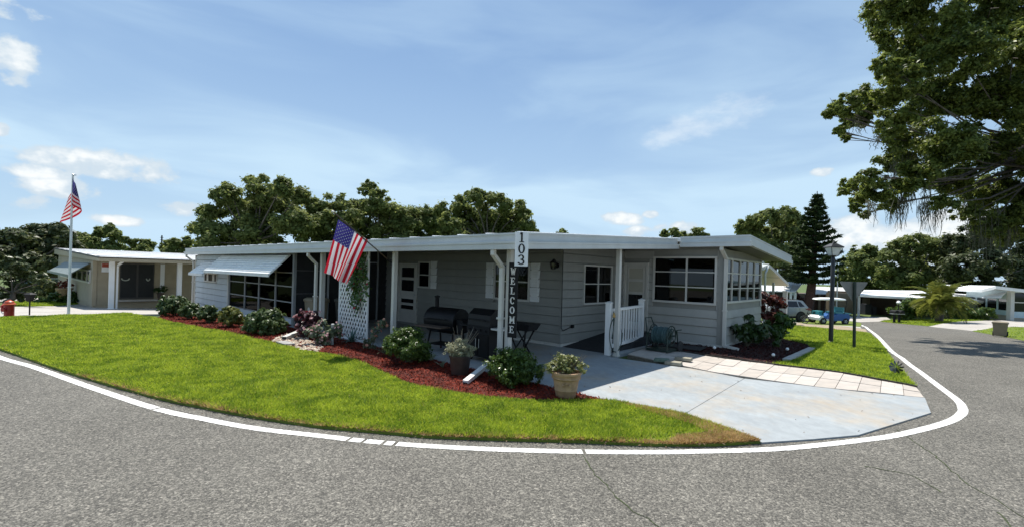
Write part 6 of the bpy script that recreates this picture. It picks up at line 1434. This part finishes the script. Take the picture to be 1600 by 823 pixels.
mb = MB(); mb.tube([(-r * 1.7, 0, h * .5), (-r * 2.0, 0, h * .3), (-r * 1.6, 0, h * .17), (-r * 1.05, -.02, h * .25)], .012, 6); mb.build('chain', M_ALU, HY)
g = gp(46, 491.5); k = g.y / F; LM = thing('yard_lantern', 'short dark yard lantern on a stake beside the neighbour driveway', 'lantern', (g.x, g.y, g.z))
mb = MB(); mb.tube([(0, 0, 0), (0, 0, 21 * k)], .018, 8); mb.build('post', M_BLACKM, LM); mb = MB(); mb.hexa(fr(.05, .09, 21 * k, 32 * k)); mb.hexa(fr(.11, .02, 32 * k + .002, 35 * k)); mb.build('lantern', M_BLACKM, LM)
g = gp(107, 491.3); FPL = thing('tall_flagpole', 'tall white flagpole with drooping american flag at the lawn edge', 'flagpole', (g.x, g.y, g.z))
tp = at(114, 274.5, g.y); lean = Vector((tp.x - g.x, 0, tp.z - g.z))
mb = MB(); mb.tube([(0, 0, 0), lean], [.040, .026], 10); mb.build('pole', mat('white_painted_pole', (.70, .71, .70), .4, .05, 5), FPL, True)
mb = MB(); mb.box(lean.x - .02, lean.x + .09, -.02, .02, lean.z, lean.z + .03); mb.lathe([(0, lean.z + .03), (.03, lean.z + .04), (0, lean.z + .06)], 8, (lean.x, 0, 0)); mb.build('truck', M_ALU, FPL)
DF = thing('drooping_flag', 'american flag hanging limp from the tall white flagpole', 'flag', (g.x, g.y, g.z))
k = g.y / F
def droop(u, v):   # u along hoist from top, v along fly
    zt_ = lean.z - .06 - u * 0.46 ; x0 = lean.x * zt_ / lean.z
    zt_ = lean.z - .05 - u * .86; x0 = lean.x * zt_ / lean.z
    x = x0 + .03 + (.10 + .20 * u) * math.sin(v * 4.6 + .2) * min(1, v * 3) * (1 if math.sin(v * 4.6 + .2) > 0 else .9); y = -.04 - .10 * v * math.cos(v * 5 + u)
    return (x, y, zt_ - v * .62 - .05 * math.sin(v * 7 + u * 3) * v)
cloth(droop, 26, 24, DF, .012)
# neighbour's yard things
g = gp(119, 474); plant('shrub', 'clipped low hedge plant in front of the tan house window', 'shrub', (g.x - .2, g.y, g.z), [(-1.2,0,.3,.4),(-.6,0,.35,.4),(0,0,.35,.4),(-1.8,.2,.35,.45)], 1100, .09, M_LIG, None, .5, 5, 130, 12, .4)
g = gp(77, 472); plant('shrub', 'yellow green plant beside the small pot left of the tan house', 'shrub', (g.x, g.y, g.z), [(0,0,.4,.4),(.1,0,.9,.4),(-.3,0,.7,.35)], 500, .11, M_HYD2, None, .5, 5, 131, 12, .4)
g = gp(85, 473); t = thing('potted_plant', 'small terracotta pot with red flowers left of the tan house', 'potted plant', (g.x + .5, g.y, g.z + .3)); mb = MB(); mb.lathe([(0, 0), (.2, 0), (.32, .42), (.35, .42), (.35, .5), (.28, .5), (0, .45)], 16); mb.build('pot', M_TERRA, t, True)
rg = np.random.default_rng(6); P, Nn = crown_points([(0, 0, .65, .3), (.2, 0, .8, .2), (-.2, 0, .75, .22)], 350, rg, 10, .4); link('foliage', np_mesh('foliage', leaves(P, Nn, .07, .5, rg), 4, leafmat('rusty_red_leaf', (.10, .03, .02), (.35, .10, .05), .3, .5, 6)), t)
g = gp(122, 475); t = thing('covered_grill', 'dark blue covered grill by the tan house wall', 'grill', (g.x, g.y + .6, g.z), RZ); mb = MB(); mb.hexa([(-.4, -.3, .1), (.4, -.3, .1), (.4, .3, .1), (-.4, .3, .1), (-.36, -.27, .8), (.36, -.27, .8), (.36, .27, .8), (-.36, .27, .8)]); mb.hexa([(-.36, -.27, .801), (.36, -.27, .801), (.36, .27, .801), (-.36, .27, .801), (-.2, -.15, 1.02), (.2, -.15, 1.02), (.2, .15, 1.02), (-.2, .15, 1.02)]); mb.build('cover', mat('dark_blue_cover', (.02, .035, .06), .6, .2, 8), t)
for sx in (-1, 1): mb = MB(); mb.box(sx * .33 - .04, sx * .33 + .04, -.25, .25, 0, .1); mb.build('foot', M_BLACKM, t)
g = gp(139, 475); t = thing('folding_cart', 'dark folding hand cart leaning at the corner of the tan house', 'cart', (g.x, g.y + .3, g.z), RZ)
mb = MB(); mb.tube([(-.3, 0, .2), (.2, 0, 1.1), (.25, .25, 1.1), (-.25, .25, .2)], .02, 6); mb.bar((-.2, .12, .35), (.1, .12, .9), .28, .02); mb.build('frame', M_BLACKM, t)
for y in (-.05, .3): mb = MB(); mb.lathe([(0, -.02), (.17, -.02), (.17, .02), (0, .02)], 14, (-.2, y, .17), 'y'); mb.build('wheel', M_RUB, t)
q = onR(251, 452, aW - .3); t = hplace('hanging_planter', 'dark potted fern on the porch right of the black double doors', 'planter', aW - .3, q[0], q[1] - .25)
rg = np.random.default_rng(8); P, Nn = crown_points([(0, 0, .3, .22), (.12, 0, .22, .15), (-.12, 0, .22, .15)], 300, rg, 10, .4); link('foliage', np_mesh('foliage', leaves(P, Nn, .06, .4, rg), 4, M_DKL), t); mb = MB(); mb.lathe([(0, -.25), (.1, -.25), (.15, .1), (0, .1)], 12); mb.build('pot', M_BRN, t)
p = at(253, 368, 70); t = thing('antenna_mast', 'thin dark mast rising far behind the tan house', 'mast', (p.x, 70, gz(p.x, 70))); h = p.z - gz(p.x, 70); mb = MB(); mb.tube([(0, 0, 0), (0, 0, h)], [.16, .09], 8); mb.build('mast', M_BLACKM, t)
for zz in (.9, .95): mb = MB(); mb.box(-.25, .25, -.03, .03, h * zz, h * zz + .06); mb.build('crossbar', M_BLACKM, t)

# ================================================================== TREES
def tree(name, label, ub, y, px_clumps, n, size, m, seed, group=None, trunk_r=0.3, spread=0.5, sub=22, subr=0.40, flat=0.72, aspect=0.55, trunk_at=None, limbs=True, cat='tree', base=None, bark=M_BARK, zlift=0.0):
    rg = np.random.default_rng(seed); bxp = at(ub, 440, y) if base is None else Vector((*base, 0)); g0 = gz(bxp.x, bxp.y)
    t = thing(name, label, cat, (bxp.x, bxp.y, g0), 0.0, group)
    mr = max(c[2] for c in px_clumps); cl = []
    for c in px_clumps:
        u, v, r = c[:3]; rw = r / F * y; dd = c[3] if len(c) > 3 else rg.uniform(-1, 1) * spread * mr / F * y * 2.2
        p = at(u, v, y + dd); cl.append((p.x - bxp.x, p.y - bxp.y, p.z - g0, rw * (y + dd) / y))
    P, Nn = crown_points(cl, int(n * 3.2), rg, sub, subr, flat)
    link('crown', np_mesh('crown', leaves(P, Nn, size * .66, aspect, rg, 0.15), 4, m), t)
    top = Vector((np.mean([c[0] for c in cl]) * .5, np.mean([c[1] for c in cl]) * .5, min(c[2] for c in cl) * .6 + .25 * max(c[2] for c in cl)))
    mb = MB(); mb.tube([(0, 0, -.3), (0, 0, .2), top * .5 + Vector((.1, 0, 0)), top], [trunk_r * 1.5, trunk_r * 1.1, trunk_r * .85, trunk_r * .6], 10)
    if limbs:
        for c in cl:
            e = Vector(c[:3]); mid = top.lerp(e, .5) + Vector((rg.normal() * .15, rg.normal() * .15, -.06 * (e - top).length)); mb.tube([top * rg.uniform(.75, 1.0), mid, e], [trunk_r * .30, trunk_r * .16, trunk_r * .05], 6)
    mb.build('trunk', bark, t, True)
    return t, cl
M_OAK = leafmat('oak_leaf', (0.08, 0.112, 0.03), (0.215, 0.25, 0.08), 0.45, 0.6, 0.55, spec=0.15)
M_OAK2 = leafmat('light_oak_leaf', (0.085, 0.12, 0.035), (0.21, 0.25, 0.08), 0.45, 0.6, 0.55, spec=0.15)
M_MAG = leafmat('magnolia_leaf', (0.034, 0.05, 0.018), (0.10, 0.12, 0.045), 0.30, 0.5, 0.6, spec=0.25)
G1 = 'oak trees behind the corner home'
tree('oak_tree', 'tallest dark oak rising behind the left half of the corner home', 395, 44, [(318,352,24),(330,330,20),(345,305,16),(362,302,22),(400,282,17),(408,300,24),(440,292,20),(466,308,20),(380,330,32),(430,330,34),(345,365,32),(400,368,36),(458,352,30),(322,378,20),(370,395,30),(430,395,30)], 24000, .26, M_OAK, 201, G1, .45)
tree('oak_tree', 'rounded oak just right of the tallest one, behind the flag', 515, 46, [(498,325,18),(530,318,20),(482,338,24),(460,345,26),(510,345,28),(545,345,26),(495,375,28),(540,375,30),(520,395,26)], 14000, .26, M_OAK, 202, G1, .35)
tree('oak_tree', 'oak with a small separate tuft on top near the middle of the roof', 590, 48, [(578,292,13),(568,300,10),(590,303,11),(588,322,24),(612,332,26),(560,335,28),(640,345,24),(625,352,24),(600,362,28),(570,375,26),(630,380,24)], 15000, .26, M_OAK, 203, G1, .35)
tree('oak_tree', 'lighter green low tree between two dark oaks behind the roof', 655, 52, [(650,338,20),(690,345,22),(632,348,24),(676,352,24),(668,335,16),(638,355,24),(672,350,16),(662,372,24),(690,375,22),(640,385,20)], 9000, .26, M_OAK2, 204, G1, .3)
tree('oak_tree', 'wide oak behind the roof near the house number board', 760, 46, [(690,328,15),(700,345,20),(720,322,18),(740,308,16),(765,308,18),(790,318,20),(812,330,17),(826,350,13),(836,362,9),(730,345,26),(765,340,30),(800,352,26),(720,370,26),(775,372,30),(815,375,20)], 20000, .26, M_OAK, 205, G1, .4)
tree('young_tree', 'tiny tree top showing above the roof right of the number board', 878, 50, [(878,361,6),(874,368,7),(883,370,7),(878,385,10)], 900, .24, M_OAK2, 206, None, .12)
tree('oak_tree', 'pair of small tree tops showing above the roof left of the sunroom', 1070, 54, [(1038,367,8),(1055,363,10),(1072,368,9),(1088,363,10),(1100,367,7),(1060,380,16),(1085,380,16)], 3600, .26, M_OAK, 207, None, .25)
tree('oak_tree', 'dark oak behind the sunroom roof left of the pine', 1205, 46, [(1165,358,15),(1182,346,16),(1205,340,17),(1230,338,16),(1248,350,16),(1190,368,22),(1220,365,26),(1250,375,20),(1240,400,26),(1205,395,24),(1240,425,20)], 13000, .26, M_OAK, 208, None, .35)
# right background
G2 = 'trees behind the far houses on the right'
tree('oak_tree', 'light airy oak behind the yield sign', 1345, 60, [(1328,408,13),(1342,396,16),(1358,390,11),(1365,402,14),(1350,415,22),(1325,430,20),(1375,425,20),(1340,440,18),(1318,440,14),(1335,455,14),(1365,450,16),(1310,455,14),(1385,450,14)], 9000, .28, M_OAK2, 210, G2, .35)
tree('oak_tree', 'broad dark oak behind the carport house', 1430, 54, [(1392,395,18),(1410,385,18),(1435,383,20),(1460,385,20),(1405,412,26),(1440,410,30),(1475,405,26),(1395,435,22),(1430,438,26),(1465,435,26)], 16000, .28, M_OAK, 211, G2, .45)
tree('oak_tree', 'dark tree mass behind the palm and the blue house', 1530, 50, [(1490,385,22),(1520,372,24),(1555,375,26),(1590,370,26),(1505,415,28),(1545,415,30),(1590,412,30),(1500,445,24),(1545,440,26),(1590,438,26),(1640,400,40)], 17000, .28, M_MAG, 212, G2, .45)
# left background
G3 = 'trees behind the tan house'
tree('magnolia_tree', 'dark glossy magnolia at the far left behind the tan house', 60, 34, [(8,375,16),(30,372,20),(60,362,20),(90,358,16),(105,372,14),(20,395,22),(55,388,26),(90,388,24),(115,385,14),(40,415,24),(80,412,22),(0,405,24),(-30,395,30)], 15000, .24, M_MAG, 220, G3, .35)
tree('oak_tree', 'light airy tree directly above the tan house roof', 165, 46, [(128,372,10),(142,378,10),(158,365,11),(172,358,11),(182,368,9),(150,388,16),(175,385,14),(130,390,14)], 6000, .24, M_OAK2, 221, G3, .22)
tree('oak_tree', 'small pale tree top right of the airy tree over the tan roof', 210, 52, [(195,376,7),(210,380,8),(228,380,8),(235,386,8),(205,392,12),(225,394,12)], 2600, .26, M_OAK2, 222, G3, .2)
tree('oak_tree', 'low round tree beside the far mast', 275, 58, [(258,383,8),(275,380,9),(292,379,9),(265,394,12),(288,394,12)], 3000, .28, M_OAK, 223, G3, .2)
# spreading shrub at the left edge
M_FROND = leafmat('feathery_leaf', (0.035, 0.06, 0.015), (0.13, 0.16, 0.06), 0.25, 0.4, 1.5)
tree('spreading_shrub', 'wide arching shrub behind the red hydrant at the left edge', 12, 19.5, [(-10,425,20),(15,412,14),(35,420,16),(55,430,14),(70,440,10),(20,440,22),(45,452,16),(-5,455,22),(62,455,10),(30,465,12)], 5200, .15, M_FROND, 230, None, .12, sub=16, subr=.3, flat=.45, aspect=.25, cat='shrub')

# Norfolk pine: whorls of flat drooping branches on a dark trunk
def pine():
    y = 40.0; pb_ = at(1262, 470, y); pt_ = at(1277, 299, y); g0 = gz(pb_.x, y); t = thing('norfolk_pine', 'tall narrow layered pine with dark reddish trunk behind the lamp post', 'tree', (pb_.x, y, g0))
    ht = pt_.z - g0; lean_ = pt_.x - pb_.x; mb = MB(); mb.tube([(0, 0, -.3), (.3, 0, 2.5), (lean_ * .8, 0, ht * .6), (lean_, 0, ht)], [.42, .34, .17, .03], 10); mb.build('trunk', mat('reddish_bark', (.085, .04, .03), .9, .3, 8, .6, 14), t, True)
    rg = np.random.default_rng(77); P = []; N_ = []; mb = MB(); z = 2.9; i = 0
    while z < ht - .15:
        f = (ht - z) / (ht - 2.9); rad = (2.7 * min(1, f * 1.15 + .05) * (1.0 if f < .85 else .85)) * rg.uniform(.85, 1.1); nb = 6 if f > .3 else 5; x0 = lean_ * min(1, z / (ht * .95))
        for k in range(nb):
            a = 2 * math.pi * k / nb + i * .5 + rg.normal() * .1; d = np.array([math.cos(a), math.sin(a), 0]); L = rad * rg.uniform(.8, 1.1)
            c = np.array([x0, 0, z]); tipv = c + d * L + np.array([0, 0, .12 * L - .05])
            mb.tube([tuple(c), tuple((c + tipv) / 2 - np.array([0, 0, .08 * L])), tuple(tipv)], [.05 * f + .015, .03, .01], 4)
            m_ = int(190 * (L / 2) + 30); s = rg.random(m_) ** .8; w = .26 * L * (1 - s * .75) + .08
            sd = np.array([-d[1], d[0], 0]); q = c + np.outer(s, d * L) + np.outer(rg.uniform(-1, 1, m_) * w, sd); q[:, 2] += .12 * L * s - .3 * L * s * (1 - s) + rg.normal(size=m_) * .05 - .05; P.append(q); N_.append(np.tile([0, 0, 1.0], (m_, 1)) + rg.normal(size=(m_, 3)) * .55)
        z += .47 * (0.7 + .5 * f); i += 1
    mb.build('branches', M_BARK, t); P = np.vstack(P); N_ = unit(np.vstack(N_)); link('crown', np_mesh('crown', leaves(P, N_, .23, .30, rg), 4, leafmat('pine_needle', (.016, .032, .012), (.055, .085, .028), .2, .6, 1.0, spec=.15)), t)
pine()

# date palm
def palm():
    g = gp(1467, 502); t = thing('date_palm', 'bushy feather palm with arching yellow green fronds beyond the road', 'palm', (g.x, g.y, g.z))
    M_PF = leafmat('palm_leaflet', (.10, .13, .022), (.30, .32, .07), .35, .45, 1.2); k = g.y / F; rr = random.Random(3)
    mb = MB(); mb.tube([(0, 0, -.1), (0, 0, 1.0)], [.22, .26], 10); mb.build('trunk', M_BARK, t, True)
    fm = []
    for v in range(3):
        L = 1.95; V = []; rg = np.random.default_rng(v); pts = []
        for i in range(26):
            s = i / 25; x = L * (s - .14 * s * s); z = L * (.42 * s - .72 * s * s * (1 + .15 * v)); pts.append((x, 0, z))
        for i in range(3, 26):
            s = i / 25; l = .55 * math.sin(math.pi * min(1, s * .9 + .12)) + .08; p = np.array(pts[i])
            for sg in (-1, 1):
                for _ in range(2):
                    d = np.array([.55 + rg.normal() * .1, sg * (.8 + rg.normal() * .1), -.25 - .35 * s + rg.normal() * .12]); d /= np.linalg.norm(d); w = np.array([.03, 0, .012]); e = p + d * l; mid = p + d * l * .5 + np.array([0, 0, .03]); V.append([p, mid + w, e, mid - w])
        me = np_mesh('frond', np.array(V), 4, M_PF); fm.append(me)
    for i in range(44):
        a = rr.uniform(0, 2 * math.pi); el = rr.uniform(-.15, 1.35); o = link('frond', fm[i % 3], t, (0, 0, 1.15)); o.rotation_euler = (rr.uniform(-.3, .3), -el, a); s = rr.uniform(.8, 1.15); o.scale = (s, s, s)
palm()
g = gp(1437, 501); plant('shrub', 'dense dark bush left of the feather palm', 'shrub', (g.x, g.y + 1, g.z), [(0,0,.6,.7),(-.6,0,.6,.6),(.6,0,.8,.7),(0,.2,1.2,.6),(1.2,.2,.7,.6)], 2200, .12, M_LIG, None, .5, 6, 140, 12, .38)
g = gp(1528, 498); plant('shrub', 'dense mixed bushes between the feather palm and the blue house', 'shrub', (g.x, g.y + 2.5, g.z), [(0,0,.9,.9),(-1.0,0,1.0,.9),(.9,0,1.1,.9),(0,.2,1.9,.8),(-1.6,.2,.8,.8),(-2.2,0,.6,.6)], 3200, .14, M_OAK2, None, .45, 6, 141, 12, .38)
g = gp(1536, 500); plant('hedge', 'low clipped hedge in front of the blue house', 'hedge', (g.x, g.y + .5, g.z), [(x, 0, .5, .5) for x in (-1.6, -1.0, -.4, .2, .8)], 2200, .10, M_LIG, None, .5, 4, 142, 16, .36)
g = gp(1500, 500); plant('shrub', 'dark low bushes at the foot of the feather palm', 'shrub', (g.x, g.y + 1.2, g.z), [(0,0,.4,.5),(.8,0,.5,.5),(-.8,0,.45,.5),(-1.5,0,.5,.5)], 1500, .12, M_DKL, None, .5, 4, 143, 12, .38)
g = gp(1272, 497); plant('shrub', 'reddish bush at the foot of the pine behind the bicycle', 'shrub', (g.x + .3, g.y + 5, g.z), [(0,0,1.2,.7),(.5,0,1.7,.7),(1.1,0,1.3,.8),(1.6,0,.8,.7),(-.4,0,.7,.6)], 1500, .14, leafmat('dusty_red_leaf', (.06, .03, .025), (.20, .10, .07), .25, .5, 2), None, .45, 6, 144, 12, .38)

# the big live oak whose limbs reach in from the right
def live_oak():
    y = 15.2; C = [(1400,10,42),(1460,10,50),(1530,15,50),(1595,15,50),(1388,62,30),(1440,75,45),(1500,80,50),(1570,90,50),(1385,102,22),(1352,150,22),(1325,165,20),(1306,168,13),(1326,190,15),(1345,185,18),(1365,160,24),(1405,130,38),(1450,150,45),(1520,160,50),(1590,160,50),
      (1392,195,28),(1430,215,40),(1490,225,42),(1550,235,45),(1600,240,45),(1400,255,28),(1440,265,30),(1356,278,18),(1330,288,14),(1318,300,10),(1345,308,15),(1338,325,10),(1352,335,8),(1295,178,9),(1312,205,9),(1322,215,8),(1375,296,24),(1390,318,16),(1410,290,20),(1485,285,32),(1535,300,36),(1590,310,42),(1474,318,18),(1515,335,20),(1548,352,26),(1590,355,32),(1640,60,60),(1650,150,60),(1660,250,60),(1400,-40,45),(1500,-50,55),(1600,-50,60),(1660,330,45)]
    rg = np.random.default_rng(301); base = Vector((20.6, 16.6)); g0 = gz(*base); t = thing('live_oak', 'huge live oak with hanging moss overhanging the street on the right', 'tree', (base.x, base.y, g0)); cl = []
    for u, v, r in C:
        dd = rg.uniform(-1.6, 2.2) + (.8 if u > 1500 else 0); p = at(u, v, y + dd); cl.append((p.x - base.x, p.y - base.y, p.z - g0, r / F * (y + dd)))
    P, Nn = crown_points(cl, 420000, rg, 44, .30, .62)
    link('crown', np_mesh('crown', leaves(P, Nn, .064, .44, rg, .2), 4, leafmat('live_oak_leaf', (.046, .074, .015), (.19, .235, .048), .46, .45, 1.6, spec=.25)), t)
    mb = MB(); top = Vector((-1.2, .6, 7.2)); mb.tube([(0, 0, -.3), (-.1, 0, .5), (-.5, .2, 3.2), top], [.75, .55, .48, .38], 14)
    for c in cl:
        e = Vector(c[:3]); s = top * rg.uniform(.8, 1.0); mid = s.lerp(e, .5) + Vector((rg.normal() * .25, rg.normal() * .25, -.07 * (e - s).length + .2)); mb.tube([s, s.lerp(mid, .5) + Vector((0, 0, .1)), mid, e], [.07, .045, .025, .008], 6)
        for _ in range(3): q = e + Vector(rg.normal(size=3)) * c[3] * .5; mb.tube([mid.lerp(e, rg.uniform(.6, .95)), q.lerp(e, .4), q], [.014, .010, .004], 4)
    mb.build('trunk', M_BARK, t, True)
    V = []
    for (u, v, L, dd) in [(1402,318,38,0),(1396,325,30,.3),(1410,310,44,-.2),(1364,322,24,0),(1358,318,18,0),(1422,300,30,.2),(1442,325,36,0),(1450,318,44,.3),(1462,330,36,.1),(1468,322,30,.2),(1446,290,40,.4),(1430,240,60,.6),(1416,250,55,.5),(1400,262,50,.3),(1448,215,50,.8),(1470,200,40,.5),(1532,330,60,.5),(1520,340,60,.8),(1545,350,55,.6),(1560,340,60,.4),(1505,320,30,.3),(1580,360,50,.5),(1370,215,16,0),(1340,200,14,0)]:
        for s in range(32):
            p = at(u + rg.normal() * 4.5, v - 6 + rg.normal() * 5, y + dd + rg.normal() * .25); l = L * 1.1 / F * y * rg.uniform(.3, 1.15); n = 6; w = rg.uniform(.006, .015); a = rg.uniform(0, 6.28); sx, sy = math.cos(a) * w, math.sin(a) * w; ox, oy = 0, 0
            for i in range(n):
                z0, z1 = p.z - l * i / n, p.z - l * (i + 1) / n; nx, ny = ox + rg.normal() * .03, oy + rg.normal() * .03; f0, f1 = 1 - .6 * i / n, 1 - .6 * (i + 1) / n
                V.append([(p.x + ox - sx * f0, p.y + oy - sy * f0, z0), (p.x + ox + sx * f0, p.y + oy + sy * f0, z0), (p.x + nx + sx * f1, p.y + ny + sy * f1, z1), (p.x + nx - sx * f1, p.y + ny - sy * f1, z1)]); ox, oy = nx, ny
    V = np.array(V) - np.array([base.x, base.y, g0]); o = link('spanish_moss', np_mesh('spanish_moss', V, 4, leafmat('spanish_moss', (.045, .05, .03), (.12, .12, .08), .3, .8, 3)), t); o['kind'] = 'stuff'
live_oak()
